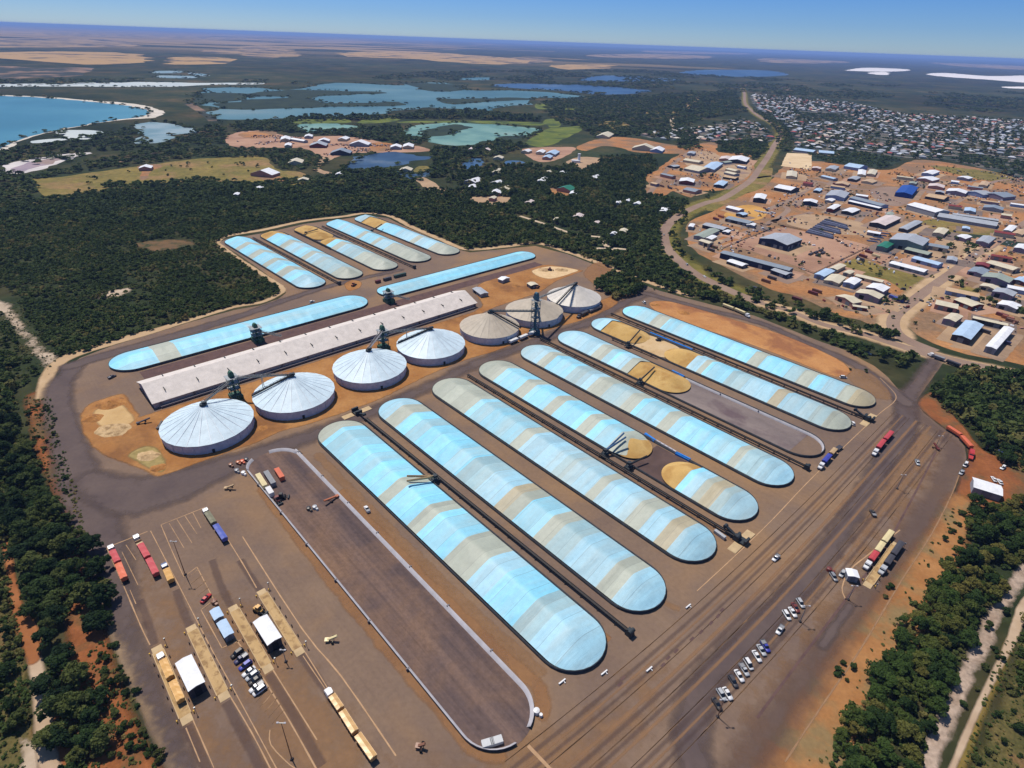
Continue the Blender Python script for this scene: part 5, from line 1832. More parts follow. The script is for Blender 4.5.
# --- individual shrubs on the red soil, lower left, and along the left verge
sh = []
for zx, zy in [(35, 85), (265, 100), (345, 45), (385, 180), (420, 350), (490, 335), (490, 430), (430, 545), (500, 535), (390, 590), (550, 620), (390, 735), (120, 750), (640, 745), (560, 740), (460, 620), (300, 200), (330, 300), (290, 260), (270, 330), (400, 270),
               (310, 400), (350, 480), (345, 350), (540, 680), (250, 140), (330, 740), (470, 690), (590, 700), (300, 130), (240, 740), (520, 590)]:
    sh.append((60 + zx / 6.4, 640 + zy / 6.4, random.uniform(1.0, 2.3), 'on the red soil at the lower left'))
for zx, zy in [(345, 220), (370, 270), (380, 360), (395, 415), (410, 505), (300, 270), (180, 155), (255, 420), (215, 60), (260, 100), (160, 240), (230, 250), (330, 180), (420, 590), (280, 320), (200, 300), (300, 60), (240, 40), (180, 90), (320, 520), (350, 130)]:
    sh.append((zx / 6.4, 400 + zy / 6.4, random.uniform(.9, 2.2), 'on the red verge left of the yard road'))
for px, py in [(838, 672), (843, 664), (852, 668), (846, 680), (957, 525), (951, 532), (944, 540), (962, 515), (885, 597), (890, 588), (960, 541), (968, 548), (976, 512), (1004, 612), (988, 628), (994, 650), (984, 668), (976, 690), (962, 706), (1000, 660), (1010, 690), (1018, 730), (1002, 742), (985, 752), (996, 716), (1020, 756), (975, 760), (1012, 712)]:
    sh.append((px, py, random.uniform(.9, 2.2), 'on the dry ground at the lower right'))
for px, py in [(612, 272), (640, 292), (636, 280), (654, 290), (592, 262), (850, 370), (866, 372)]:
    sh.append((px, py, random.uniform(1, 1.8), 'beside the yard\'s back road'))
for i, (px, py, s, where) in enumerate(sh):
    x, y = at(px, py)
    o = bpy.data.objects.new('shrub', SHRUBS[i % 5])
    COL.objects.link(o)
    o.location = (x, y, .02)
    o.rotation_euler = (0, 0, random.uniform(0, 6.28))
    o.scale = (s * random.uniform(.85, 1.2), s * random.uniform(.85, 1.2), s * random.uniform(.8, 1.2))
    tag(o, f"{'rounded' if s > 1.5 else 'small'} green shrub {where}", 'shrub', 'shrubs ' + where)
# scattered small heath plants nobody could count
hp = np.concatenate([scatter([(24, 398), (52, 396), (56, 430), (70, 470), (80, 500), (84, 530), (60, 500), (40, 470)], 2.2), scatter([(88, 642), (112, 640), (130, 690), (152, 760), (165, 790), (60, 790), (100, 745)], 1.9),
                     scatter([(985, 690), (1005, 640), (1024, 640), (1050, 700), (1050, 790), (955, 790)], 1.7), scatter([(-40, 560), (8, 570), (26, 660), (30, 735), (20, 790), (-40, 790)], 1.5), scatter([(20, 300), (60, 350), (50, 375), (20, 360), (-10, 320)], 3.0),
                     scatter([(800, 775), (900, 600), (950, 500), (960, 510), (905, 610), (830, 760)], 3.6), scatter([(46, 400), (51, 405), (60, 440), (72, 468), (78, 490), (83, 522), (76, 522), (66, 475), (54, 430)], 2.6)])
hp = hp[rng.random(len(hp)) < .62]
woodland('heath', 'low scattered heath plants on the sandy and red ground', hp, .25, .95, .7, 'heath', .12)

# --- the bush that reads as one mass
CLEAR = [[(186, 322), (262, 300), (300, 292), (290, 285), (262, 268), (220, 240), (262, 230), (340, 214), (400, 222), (460, 248), (540, 243), (600, 262), (700, 298), (820, 338), (905, 360), (905, 420), (100, 500), (50, 400), (70, 352)],
         [(132, 244), (160, 238), (194, 239), (198, 247), (172, 251), (150, 253)], [(102, 296), (128, 286), (135, 290), (122, 297)]]
left_bush = [(-60, 205), (40, 204), (130, 190), (200, 186), (262, 187), (300, 190), (345, 200), (345, 214), (300, 220), (262, 228), (228, 236), (216, 243), (235, 259), (258, 275), (279, 288), (281, 293), (258, 301), (234, 306), (190, 319),
             (150, 330), (112, 341), (80, 353), (58, 356), (40, 335), (26, 312), (14, 294), (0, 288), (-60, 280)]
q = scatter(left_bush, 3.5, .5, CLEAR[1:])
nz = np.array([mnoise.noise(Vector((x / 32, y / 32, 5.5))) + .6 * mnoise.noise(Vector((x / 11, y / 11, 2.5))) for x, y in q])
woodland('heath_bush', 'wide dark heath covering the slope behind the long blue stacks', q[(nz < .38) | (rng.random(len(q)) < .35)], 1.5, 2.9, .85, 'bush')
q = scatter([(-60, 200), (40, 200), (130, 187), (200, 183), (262, 184), (330, 190), (420, 198), (420, 216), (340, 212), (262, 224), (150, 222), (60, 226), (-60, 235)], 7.5, .5)
woodland('woodland', 'dark tall woodland band behind the heath, left of centre', q, 3.2, 5.2, .75, 'woodland', -.1)
q = scatter([(-60, 296), (0, 310), (20, 340), (40, 372), (20, 396), (10, 360), (-60, 350)], 4.2, .5)
woodland('heath_bush', 'broken heath around the white sand at the left edge', q[rng.random(len(q)) < .7], 1.2, 2.6, .9, 'bush')
HOUSECLR = []
centre = [(340, 196), (420, 196), (430, 186), (470, 190), (520, 170), (560, 168), (600, 158), (650, 156), (658, 166), (645, 178), (642, 194), (690, 202), (672, 214), (658, 226), (660, 248), (676, 268), (700, 284), (730, 298), (760, 310), (800, 325), (840, 340),
          (872, 352), (860, 356), (820, 338), (786, 325), (754, 313), (722, 305), (691, 297), (660, 288), (640, 279), (600, 263), (567, 251), (540, 243), (500, 245), (468, 249), (440, 237), (412, 225), (388, 214), (345, 212)]
QC = [[(516, 213), (560, 226), (604, 238), (604, 242), (556, 232), (514, 218)], [(590, 246), (634, 248), (634, 252), (590, 252)], [(572, 160), (600, 158), (600, 164), (580, 172)], [(468, 197), (512, 197), (506, 205), (478, 206)],
      [(548, 188), (576, 189), (572, 196), (550, 196)], [(598, 238), (618, 252), (612, 254), (598, 244)], [(414, 178), (428, 178), (474, 188), (470, 192), (424, 190)]]
q = scatter(centre, 6.2, .5, QC)
woodland('woodland', 'dense green woodland between the yard and the curving highway', q, 2.8, 5.0, .95, 'woodland', -.02)
q = scatter([(455, 170), (520, 165), (560, 172), (640, 160), (642, 192), (600, 192), (540, 200), (470, 196), (440, 190)], 9.5, .5, QC)
woodland('woodland', 'garden trees between the scattered white roofed houses at centre', q[rng.random(len(q)) < .8], 3.4, 5.8, 1.1, 'woodland', -.05)
# hedge between highway, estate and yard road
q = scatter([(672, 206), (690, 212), (684, 224), (676, 236), (680, 250), (694, 262), (716, 274), (740, 284), (770, 296), (800, 306), (830, 322), (812, 322), (780, 312), (750, 302), (724, 288), (700, 270), (682, 258), (672, 246), (670, 232), (676, 220)], 7.6, .5)
woodland('woodland', 'roadside trees along the inner side of the highway curve', q[rng.random(len(q)) < .62], 2.4, 4.6, 1.0, 'woodland')
if rest_t:
    woodland('woodland', 'farther trees of the hedges round the estate and yard', [(a[0], a[1]) for a in rest_t], 3.4, 5.2, 1.1, 'woodland')
# around the lakes, the meadow, the saw mill
WET = [[(205, 90), (294, 88), (330, 83), (412, 83), (545, 91), (590, 97), (560, 99), (530, 104), (487, 111), (390, 111), (290, 119), (225, 119), (200, 104)]]
farz = [
    ([(-60, 176), (0, 174), (50, 172), (100, 160), (150, 150), (220, 148), (300, 150), (330, 160), (318, 170), (286, 172), (270, 158), (200, 157), (140, 164), (60, 175), (34, 180), (44, 198), (-60, 200)], 12, (4, 7.5), .9, 'dark bush between the salt pan and the olive meadow'),
    ([(-60, 160), (10, 150), (60, 142), (110, 132), (134, 126), (134, 144), (160, 146), (180, 138), (220, 122), (230, 134), (222, 146), (150, 150), (92, 152), (40, 156), (-10, 168)], 16, (5, 9), .9, 'dark bush behind the beach round the pale lagoons'),
    ([(96, 189), (110, 184), (150, 184), (200, 180), (250, 184), (330, 176), (345, 170), (392, 170), (400, 180), (416, 184), (416, 196), (340, 198), (200, 188)], 9, (4, 7), 1.1, 'tree line along the lower edge of the olive meadow'),
    ([(430, 150), (470, 148), (500, 142), (528, 146), (500, 156), (470, 158), (440, 178), (430, 178), (434, 160)], 11, (5, 8), 1.2, 'trees between the blue lagoon and the pond'),
    ([(250, 122), (290, 120), (300, 132), (400, 126), (404, 136), (428, 144), (400, 144), (330, 135), (260, 131), (236, 132), (230, 126)], 14, (6, 10), .9, 'dark trees round the small green lake'),
    ([(290, 116), (345, 117), (400, 117), (420, 113), (470, 111), (540, 118), (540, 122), (470, 119), (400, 119), (345, 121), (290, 121)], 15, (6, 11), 1.2, 'tree line on the near shore of the big lake'),
    ([(540, 99), (600, 96), (680, 96), (735, 92), (740, 104), (748, 112), (700, 120), (690, 128), (650, 132), (600, 136), (584, 128), (560, 124), (545, 112)], 22, (7, 12), .8, 'dark bush north of the town beyond the golf course'),
    ([(580, 128), (660, 132), (700, 128), (690, 138), (640, 136), (596, 138)], 18, (6, 10), .9, 'dark bush between the golf course and the estate'),
    ([(676, 137), (696, 137), (700, 150), (680, 150)], 13, (5, 9), 1.0, 'dark trees beside the northern sheds'), ([(716, 142), (766, 140), (768, 150), (754, 160), (722, 152)], 13, (5, 8), 1.0, 'dark trees between highway and northern sheds'),
    ([(806, 154), (850, 150), (900, 160), (884, 168), (830, 164)], 13, (4, 8), .8, 'dark scrub between estate and town'), ([(960, 153), (1060, 168), (1060, 184), (1000, 170), (950, 161)], 14, (4, 8), .8, 'dark scrub beside the town\'s right end'),
    ([(790, 112), (850, 115), (858, 121), (830, 122), (798, 117)], 16, (5, 8), .7, 'dark scrub block inside the town'), ([(752, 110), (768, 122), (778, 134), (776, 150), (788, 152), (794, 140), (786, 126), (770, 114)], 13, (4, 7), .9, 'roadside trees where the highway enters the town'),
]
for poly, sp_, sz, hk, lb in farz:
    q = scatter(poly, sp_, .5, WET)
    woodland('woodland', lb, q[rng.random(len(q)) < .86], sz[0], sz[1], hk * .62, 'woodland', -.08)

# reedy, bushy shores round the lakes
fr_pts = []
for o in list(COL.objects):
    if o.name.split('.')[0] in ('lake', 'lagoon', 'pond', 'island', 'salt_flat', 'sea') and o.type == 'MESH':
        bm = bmesh.new()
        bm.from_mesh(o.data)
        for e in bm.edges:
            if len(e.link_faces) == 1:
                a, b = e.verts[0].co, e.verts[1].co
                d = math.hypot(a.x, a.y)
                if d > 5200 or (o.name.startswith('sea') and a.y > 2500):
                    continue
                if mnoise.noise(Vector((a.x / 90, a.y / 90, 4.4))) < -.12:
                    continue
                for k in range(max(1, int((a - b).length / 13))):
                    t = random.random()
                    fr_pts.append((a.x + (b.x - a.x) * t + random.gauss(0, 9), a.y + (b.y - a.y) * t + random.gauss(0, 12)))
        bm.free()
woodland('shore_scrub', 'low scrub fringing the lakes and lagoons', fr_pts, 3.5, 8.5, .5, 'scrub', 0)
q = scatter([(50, 180), (140, 170), (200, 162), (264, 160), (276, 176), (240, 186), (130, 186), (66, 195)], 20, .5)
woodland('meadow_bushes', 'lone bushes dotted over the olive meadow', q[rng.random(len(q)) < .22], 2.0, 4.0, .9, 'bushes')
# patchy bush over the far plain
q = scatter([(-60, 79), (200, 80), (330, 80), (420, 72), (640, 70), (760, 78), (1080, 96), (1080, 120), (960, 116), (850, 102), (750, 92), (680, 98), (600, 96), (560, 88), (400, 80), (250, 86), (100, 90), (-60, 90)], 42, .5)
nz = np.array([mnoise.noise(Vector((x / 260, y / 420, 8.5))) for x, y in q])
woodland('plain_bush', 'patches of bush over the far plain between lakes and farmland', q[nz > .02], 9, 19, .34, 'bush', 0)

# ================================================================== BUILDINGS
WALLC = {'navy': C(34, 44, 72), 'grey': C(150, 152, 158), 'dark': C(62, 60, 66), 'cream': C(196, 180, 150), 'green-grey': C(112, 128, 124), 'dark red': C(116, 50, 44), 'pink': C(176, 128, 112), 'purple-grey': C(138, 124, 140), 'pale blue': C(138, 158, 196), 'blue': C(26, 62, 140)}
ROOFC = {'white': C(238, 238, 240), 'cream': C(216, 204, 176), 'pale blue': C(182, 206, 230), 'grey': C(172, 176, 182), 'mid grey': C(140, 150, 160), 'green': C(40, 120, 92), 'blue': C(30, 76, 160), 'grey-green': C(158, 166, 150), 'pinkish white': C(222, 204, 196), 'dark red': C(132, 50, 42), 'tan': C(204, 172, 132)}
WM = {k: plain(k + ' cladding', v, .75, 0, .2) for k, v in WALLC.items()}
RM = {k: roof_mat(k + ' roof sheet', v, .5, .35) for k, v in ROOFC.items()}
M_door = plain('roller door', C(120, 124, 130), .6)
M_dark = plain('open dark doorway', C(26, 26, 30), .9)
BLD = []


def bld(p0, p1, p2, h, roof, wall, area, name='shed', doors=True, rise=.09, cat=None):
    """p0-p1: gable end, p1-p2: long side, all at eave height h as seen in the photo"""
    a, b, c = (np.array(at(*p, h)) for p in (p0, p1, p2))
    wv, lv = a - b, c - b
    wd, ln = np.linalg.norm(wv), np.linalg.norm(lv)
    lx = lv / ln
    side = np.array([-lx[1], lx[0]])
    # keep the corner square
    wd = max(3.0, abs(wv @ side))
    sgn = 1 if wv @ side > 0 else -1
    ln = max(4.0, ln)
    ctr = b + lx * ln / 2 + side * sgn * wd / 2
    BLD.append(dict(ctr=ctr, wd=wd, ln=ln, ang=math.atan2(lx[1], lx[0]), h=h, roof=roof, wall=wall, area=area, name=name, doors=doors, rise=rise, px=((p0[0] + p2[0]) / 2, (p0[1] + p2[1]) / 2), cat=cat))


E1 = 'in the estate nearest the yard'
for q in [
    ((761.5, 237.6), (787, 245.3), (802.3, 239.5), 7, 'grey', 'navy', 'on the pink gravel pad'), ((796, 269), (789, 270.8), (720.4, 253), 6, 'mid grey', 'navy', 'on the pink gravel pad'),
    ((788.9, 272), (785.7, 275.2), (771, 270), 4, 'grey', 'navy', 'at the pad\'s lower edge'), ((746, 263.8), (742, 266.3), (726.7, 261.2), 3, 'white', 'dark', 'at the pad\'s lower edge'),
    ((815, 274), (824, 276.8), (834.8, 271), 4, 'pale blue', 'pale blue', 'below the pink gravel pad'), ((825, 279.3), (838.7, 283.8), (846, 277.4), 3, 'cream', 'cream', 'below the pink gravel pad'),
    ((843.8, 282), (854, 285), (861.6, 280), 4.5, 'white', 'pale blue', 'below the pink gravel pad'), ((884.6, 280.6), (882, 282.5), (855, 276), 3, 'cream', 'cream', 'below the pink gravel pad'),
    ((866.7, 287), (883, 292), (890, 287.6), 5, 'white', 'purple-grey', 'at the estate street corner'), ((856.5, 292), (879, 299), (884, 295.3), 5, 'cream', 'purple-grey', 'at the estate street corner'),
    ((844, 294.6), (853, 303.5), (862, 302), 4, 'cream', 'pink', 'at the estate street corner'), ((868, 307), (867.4, 308.6), (853, 306.4), 3, 'cream', 'dark red', 'at the estate street corner'),
    ((845, 271.7), (849.5, 274.2), (854.6, 271.7), 3.5, 'cream', 'cream', 'below the pink gravel pad'), ((829.7, 268), (837, 270), (846, 265.5), 3.5, 'cream', 'cream', 'below the pink gravel pad'),
    ((870, 222.5), (885, 225.7), (901, 218), 5, 'pinkish white', 'dark', 'in the middle of the estate'), ((899, 228.3), (907, 230), (922.5, 222), 4, 'grey', 'dark', 'in the middle of the estate'),
    ((890, 239), (922.5, 246), (929.5, 239.6), 9, 'grey', 'green-grey', 'in the middle of the estate'), ((878, 245.5), (886.8, 248.4), (894.4, 243.4), 5, 'green', 'green-grey', 'in the middle of the estate'),
    ((931.4, 252.5), (927.6, 255), (904.6, 249.3), 4, 'grey-green', 'dark', 'along the estate street'), ((941, 262.7), (937.8, 265.3), (911.7, 258.2), 4, 'pale blue', 'pale blue', 'along the estate street'),
    ((927, 269.7), (923.8, 272.3), (889.3, 263.3), 3.5, 'white', 'grey', 'along the estate street'), ((939, 208.5), (935.3, 212.5), (907, 204.7), 7, 'white', 'grey', 'near the blue shed'),
    ((896, 192), (911.9, 195), (918.2, 187.4), 6, 'blue', 'blue', 'on its grey forecourt'), ((945, 196.3), (943.7, 199.5), (925.3, 196.3), 4, 'tan', 'dark', 'near the blue shed'),
    ((948.8, 188.7), (965.4, 193.8), (968, 191.2), 5, 'white', 'purple-grey', 'at the estate\'s upper right'), ((969, 191.2), (983.3, 195), (993.5, 193.8), 5, 'grey', 'pale blue', 'at the estate\'s upper right'),
    ((992, 192.5), (1003.7, 197.6), (1016.4, 196.3), 5, 'mid grey', 'purple-grey', 'at the estate\'s upper right'), ((924.6, 172), (932.3, 174.6), (940, 171.5), 5, 'white', 'pale blue', 'at the estate\'s top edge'),
    ((922, 177.2), (932.3, 181), (940, 179), 4, 'white', 'pink', 'at the estate\'s top edge'), ((960.3, 176.5), (968, 179), (973, 177.8), 4, 'white', 'grey', 'at the estate\'s top edge'), ((982, 181), (987, 186), (989.7, 182.3), 4, 'tan', 'cream', 'at the estate\'s top edge'),
    ((928.4, 185.5), (943.7, 188), (945, 185.5), 4, 'pinkish white', 'pink', 'near the blue shed'), ((997.7, 222.2), (996.4, 226.2), (937.4, 216.5), 4, 'grey', 'grey', 'in the long grass lot'), ((998.8, 219.4), (998.2, 221), (952.7, 214.6), 4, 'grey', 'dark', 'in the long grass lot'),
    ((984.6, 205.3), (1002.4, 210.4), (1004, 207.8), 4, 'mid grey', 'grey', 'on the orange lot'), ((933.5, 232), (943.7, 234.7), (948.9, 229.6), 4, 'cream', 'cream', 'among the shady trees'), ((959, 235.3), (965.4, 239), (972, 236.6), 4, 'white', 'purple-grey', 'among the shady trees'),
    ((977, 240.4), (988.4, 243.6), (995.4, 237.9), 5, 'grey', 'purple-grey', 'at the top of the estate street'), ((1004.3, 229.6), (1011.4, 231.5), (1017, 226.4), 4, 'white', 'grey', 'at the right edge'), ((1012.6, 232.8), (1022, 235), (1028, 231), 3, 'tan', 'cream', 'at the right edge'),
    ((1015, 246.8), (1026, 250), (1030, 246), 5, 'white', 'purple-grey', 'at the right edge'), ((976.5, 263), (988.4, 267.2), (990, 264.5), 3, 'dark red', 'dark red', 'right of the estate street'), ((1016.4, 267.2), (1012.6, 270.4), (986, 262.7), 4, 'cream', 'cream', 'right of the estate street'),
    ((968, 271), (983.3, 275), (989.7, 270.4), 3.5, 'mid grey', 'purple-grey', 'right of the estate street'), ((982, 276), (1008.8, 283), (1014, 278.7), 5, 'grey-green', 'purple-grey', 'right of the estate street'), ((1014, 279.4), (1024, 282.4), (1030, 279.4), 4, 'pale blue', 'dark red', 'at the right edge'),
    ((979.5, 285.7), (996, 290), (1000, 287.6), 3.5, 'cream', 'cream', 'right of the estate street'), ((997.3, 287.6), (1012.6, 296.5), (1017, 292.7), 5, 'grey', 'purple-grey', 'right of the estate street'), ((998.6, 303), (1016.4, 309.3), (1021.6, 305.5), 4, 'white', 'grey', 'behind the dark trees at the right'),
    ((975.6, 301.6), (971.8, 306.7), (954, 299.6), 4, 'cream', 'dark red', 'above the orange corner lot'), ((943.7, 318.3), (955.2, 322), (963, 316.4), 5, 'cream', 'purple-grey', 'on the orange corner lot'), ((952, 334.9), (970.5, 339.8), (983.3, 325), 5, 'pale blue', 'dark', 'by the road junction'),
    ((985.8, 346.3), (996, 349.4), (1014, 329), 5, 'white', 'grey', 'by the road junction'), ((1008.8, 324), (1007.5, 326), (973, 318.3), 4, 'cream', 'dark', 'by the road junction'),
    ((792.7, 186.8), (790.8, 190.6), (774, 187.4), 5, 'white', 'dark', 'on the red lot beside the highway'), ((753.8, 197.6), (764.7, 199.5), (767, 195), 6, 'white', 'dark', 'on the red lot beside the highway'), ((804, 200), (816.3, 203.3), (818, 200.8), 5, 'white', 'navy', 'above the pipe yard'),
    ((825.3, 195.7), (844.4, 198.2), (849.5, 192.8), 5, 'grey', 'pale blue', 'above the pipe yard'), ((827.8, 207.8), (833.5, 209.6), (841, 205.3), 5, 'white', 'dark red', 'above the pipe yard'), ((843, 210.4), (852, 213), (860, 209.7), 4, 'white', 'dark', 'above the pipe yard'), ((826.5, 199.5), (831.6, 201.4), (835.5, 199.5), 3, 'white', 'white' if False else 'grey', 'above the pipe yard'),
    ((880, 207), (879, 208.4), (848.2, 201.2), 4, 'white', 'navy', 'above the pipe yard'), ((882.6, 203.6), (880.6, 206), (849.5, 197.8), 4, 'mid grey', 'pale blue', 'above the pipe yard'), ((786.4, 175.3), (796.6, 177.2), (797.2, 171.8), 4, 'cream', 'cream', 'beside the sandy walled yard'),
    ((834.8, 177.8), (833.5, 179), (820.8, 176), 4, 'pale blue', 'grey', 'in the upper estate'), ((859.7, 165), (859, 168.4), (844, 166), 5, 'pale blue', 'pale blue', 'in the upper estate'), ((857.8, 173.4), (865.4, 175.3), (866, 170.4), 4, 'white', 'cream', 'in the upper estate'), ((866.7, 174), (875, 174.9), (877.6, 170.4), 4, 'cream', 'cream', 'in the upper estate'),
    ((865, 180), (872, 183), (877.6, 181), 3, 'tan', 'cream', 'in the upper estate'), ((814, 166), (820, 169), (821.4, 167.6), 4, 'pinkish white', 'pink', 'in the upper estate'), ((826.5, 168), (835, 169.8), (839.3, 166.8), 4, 'grey', 'cream', 'in the upper estate'),
    ((814, 150.4), (813, 152.2), (793.4, 149.7), 4, 'pale blue', 'grey', 'between estate and town'), ((835.5, 152), (834, 153.8), (819, 152.5), 4, 'pale blue', 'grey', 'between estate and town'), ((848, 178.6), (856, 180), (861, 177.4), 4, 'grey', 'dark', 'in the upper estate'), ((836, 183), (848, 185.4), (850, 183.2), 3, 'tan', 'pink', 'in the upper estate'),
    ((699, 160.6), (698.7, 162.5), (683, 160), 4, 'cream', 'cream', 'among the northern sheds'), ((700.6, 166.3), (698.7, 171.4), (684, 168.4), 4, 'cream', 'grey', 'among the northern sheds'), ((680, 179.7), (693.6, 182.6), (694.9, 179.4), 5, 'white', 'dark red', 'among the northern sheds'),
    ((703.8, 167), (714, 169.8), (723, 163.4), 5, 'pale blue', 'grey', 'among the northern sheds'), ((731.8, 156.8), (746, 161.9), (749.7, 158), 5, 'white', 'dark', 'among the northern sheds'), ((735.7, 169.5), (735, 171.2), (725.4, 169), 3.5, 'cream', 'cream', 'among the northern sheds'),
    ((734.4, 172.7), (733.8, 174.6), (724, 172.3), 3.5, 'cream', 'grey', 'among the northern sheds'), ((735.7, 177), (735, 178.8), (723, 176.8), 3.5, 'tan', 'dark', 'among the northern sheds'), ((715.3, 183.6), (723, 186), (728, 181.9), 4, 'pale blue', 'navy', 'among the northern sheds'), ((696, 189), (695, 192), (683, 189.5), 4, 'mid grey', 'pink', 'among the northern sheds'),
    ((656, 148.5), (655, 150.6), (640, 147.4), 4, 'white', 'cream', 'on the far orange strip'), ((688.5, 152), (694, 154), (696, 152), 4, 'grey', 'grey', 'among the northern sheds'), ((720, 158), (731, 160), (733, 157.4), 4, 'pinkish white', 'pink', 'among the northern sheds'),
    ((751, 221), (748.4, 223.8), (725.4, 218.5), 4, 'mid grey', 'dark', 'beside the highway bend'), ((747, 224.2), (754, 226), (756, 223.8), 3, 'white', 'grey', 'beside the highway bend'), ((726.7, 227.4), (723, 230), (702.5, 224.9), 4, 'grey', 'dark', 'beside the highway bend'), ((723.5, 231), (728, 232.8), (731, 230.8), 3, 'white', 'navy', 'beside the highway bend'),
    ((694, 235.7), (703.8, 238), (719.7, 230.4), 4, 'grey-green', 'grey', 'beside the highway bend'), ((705, 237.6), (711.4, 239.7), (717.2, 236.6), 3, 'white', 'cream', 'beside the highway bend'), ((689, 225.5), (693, 227.2), (695, 224.2), 4, 'white', 'grey', 'beside the highway bend'),
    ((660.4, 209.7), (669, 212.2), (671, 208.6), 4, 'white', 'cream', 'under trees left of the highway', 'house'),
]:
    bld(*q)
for p0, p1, p2, rf, wl_, ar in [
    ((465.3, 180.8), (475.5, 182.9), (483.8, 180), 'white', 'grey', 'below the blue pond'), ((469, 186), (476, 187.7), (478, 185.5), 'white', 'grey', 'below the blue pond'), ((492, 182), (500, 184.2), (505, 182.4), 'white', 'grey', 'in the wooded suburb'), ((502, 187), (508, 189.7), (512.5, 187.6), 'cream', 'grey', 'in the wooded suburb'),
    ((491, 191), (500.4, 193.5), (502, 191), 'white', 'pink', 'in the wooded suburb'), ((535.5, 181.4), (545, 182.4), (549.5, 179), 'white', 'grey', 'in the wooded suburb'), ((547, 152.7), (555, 154.7), (559.7, 151.7), 'pale blue', 'grey', 'by the golf course'), ((543.8, 156.5), (550, 158.2), (553, 156), 'pale blue', 'pink', 'by the golf course'),
    ((523, 150.6), (528, 152), (532, 150.4), 'white', 'cream', 'by the golf course'), ((537, 151.6), (543, 153), (546, 150.8), 'white', 'cream', 'by the golf course'), ((545.7, 171), (553, 173.2), (555, 171.5), 'cream', 'grey', 'in the wooded suburb'), ((559, 172), (565, 173.4), (567, 171.8), 'white', 'grey', 'in the wooded suburb'),
    ((561, 187), (570, 190.7), (576.5, 188.3), 'green', 'pink', 'in the wooded suburb'), ((570, 193), (576, 194.4), (577.6, 191.7), 'white', 'grey', 'in the wooded suburb'), ((588.3, 177), (596, 178.8), (602, 176.8), 'white', 'grey', 'in the wooded suburb'), ((596, 136.2), (608.7, 137.2), (614, 134), 'cream', 'cream', 'on the far orange strip'),
    ((634, 146.5), (655, 150), (657, 148), 'cream', 'cream', 'on the far orange strip'), ((652, 148.7), (662, 151.4), (665, 148.7), 'white', 'pale blue', 'on the far orange strip'), ((634, 203), (640, 204.8), (642, 202.8), 'white', 'grey', 'under trees left of the highway'), ((626, 200), (629, 201.4), (631, 199.6), 'white', 'cream', 'under trees left of the highway'),
    ((594, 222), (598, 223.4), (600, 221.4), 'pinkish white', 'pink', 'deep in the woodland'), ((620, 230), (626, 232.4), (628, 229.6), 'cream', 'pink', 'deep in the woodland'), ((611, 233), (615, 234.6), (617, 232.6), 'white', 'grey', 'deep in the woodland'), ((574, 215), (582, 217.6), (584, 214.8), 'pinkish white', 'pink', 'deep in the woodland'),
    ((554, 219), (558, 220.6), (560, 218.4), 'cream', 'pink', 'deep in the woodland'), ((490, 197.5), (494, 199), (497, 197), 'cream', 'pink', 'in the wooded suburb'), ((526, 201.6), (532, 203.4), (535, 201.2), 'pinkish white', 'pink', 'in the wooded suburb'), ((616, 202), (620, 203.6), (622, 201.6), 'white', 'grey', 'under trees left of the highway'),
    ((281, 138), (290, 139.7), (290.6, 137), 'white', 'cream', 'at the saw mill yard'), ((304, 140), (303.5, 141.2), (290, 139), 'white', 'grey', 'at the saw mill yard'), ((305, 135.5), (312, 136.8), (313, 135), 'white', 'grey', 'at the saw mill yard'), ((319, 139.5), (329, 141.2), (330, 139.5), 'white', 'grey', 'at the saw mill yard'), ((311, 144), (326, 146), (328, 143.6), 'grey', 'dark red', 'at the saw mill yard'),
    ((332, 151.5), (350, 153.4), (352, 151), 'mid grey', 'dark', 'at the saw mill yard'), ((285, 144.5), (291, 145.8), (292, 143.5), 'white', 'cream', 'at the saw mill yard'), ((289, 161.5), (302, 163), (304, 160), 'cream', 'cream', 'below the saw mill'), ((353, 142), (368, 145), (371, 143), 'white', 'grey', 'at the saw mill yard'), ((340, 138), (346, 139.6), (350, 137.6), 'white', 'cream', 'at the saw mill yard'),
    ((391, 146), (401, 147.7), (402, 145.5), 'white', 'grey', 'beside the blue lagoon'), ((403, 146.2), (413, 147.2), (414, 144.5), 'white', 'cream', 'beside the blue lagoon'), ((401, 168.5), (411, 170.7), (413, 168.5), 'cream', 'cream', 'on the lagoon\'s islet'), ((258, 171), (272, 175.2), (280, 172.5), 'white', 'pink', 'at the end of the olive meadow'), ((257, 186.5), (262, 188.7), (263.6, 187), 'white', 'grey', 'in the tree line below the meadow'),
    ((235, 193), (238, 195), (240, 193), 'white', 'grey', 'in the tree line below the meadow'), ((299, 178.5), (308, 180.2), (309, 178.5), 'cream', 'cream', 'below the saw mill'), ((337, 172.8), (343, 174.7), (344.6, 173), 'white', 'grey', 'below the saw mill'), ((141, 166), (151, 168.2), (153, 166), 'white', 'pink', 'on the olive meadow'), ((468, 148.6), (474, 150.4), (476, 148.4), 'pinkish white', 'purple-grey', 'by the green lake'),
    ((484, 149), (490, 150.6), (492, 149), 'pinkish white', 'pink', 'by the green lake'), ((494, 157.4), (502, 158.6), (504, 157), 'cream', 'cream', 'between the ponds'), ((492, 172), (500, 173.4), (504, 170), 'cream', 'grey', 'between the ponds')]:
    bld(p0, p1, p2, 4, rf, wl_, ar, 'house', False, .16)
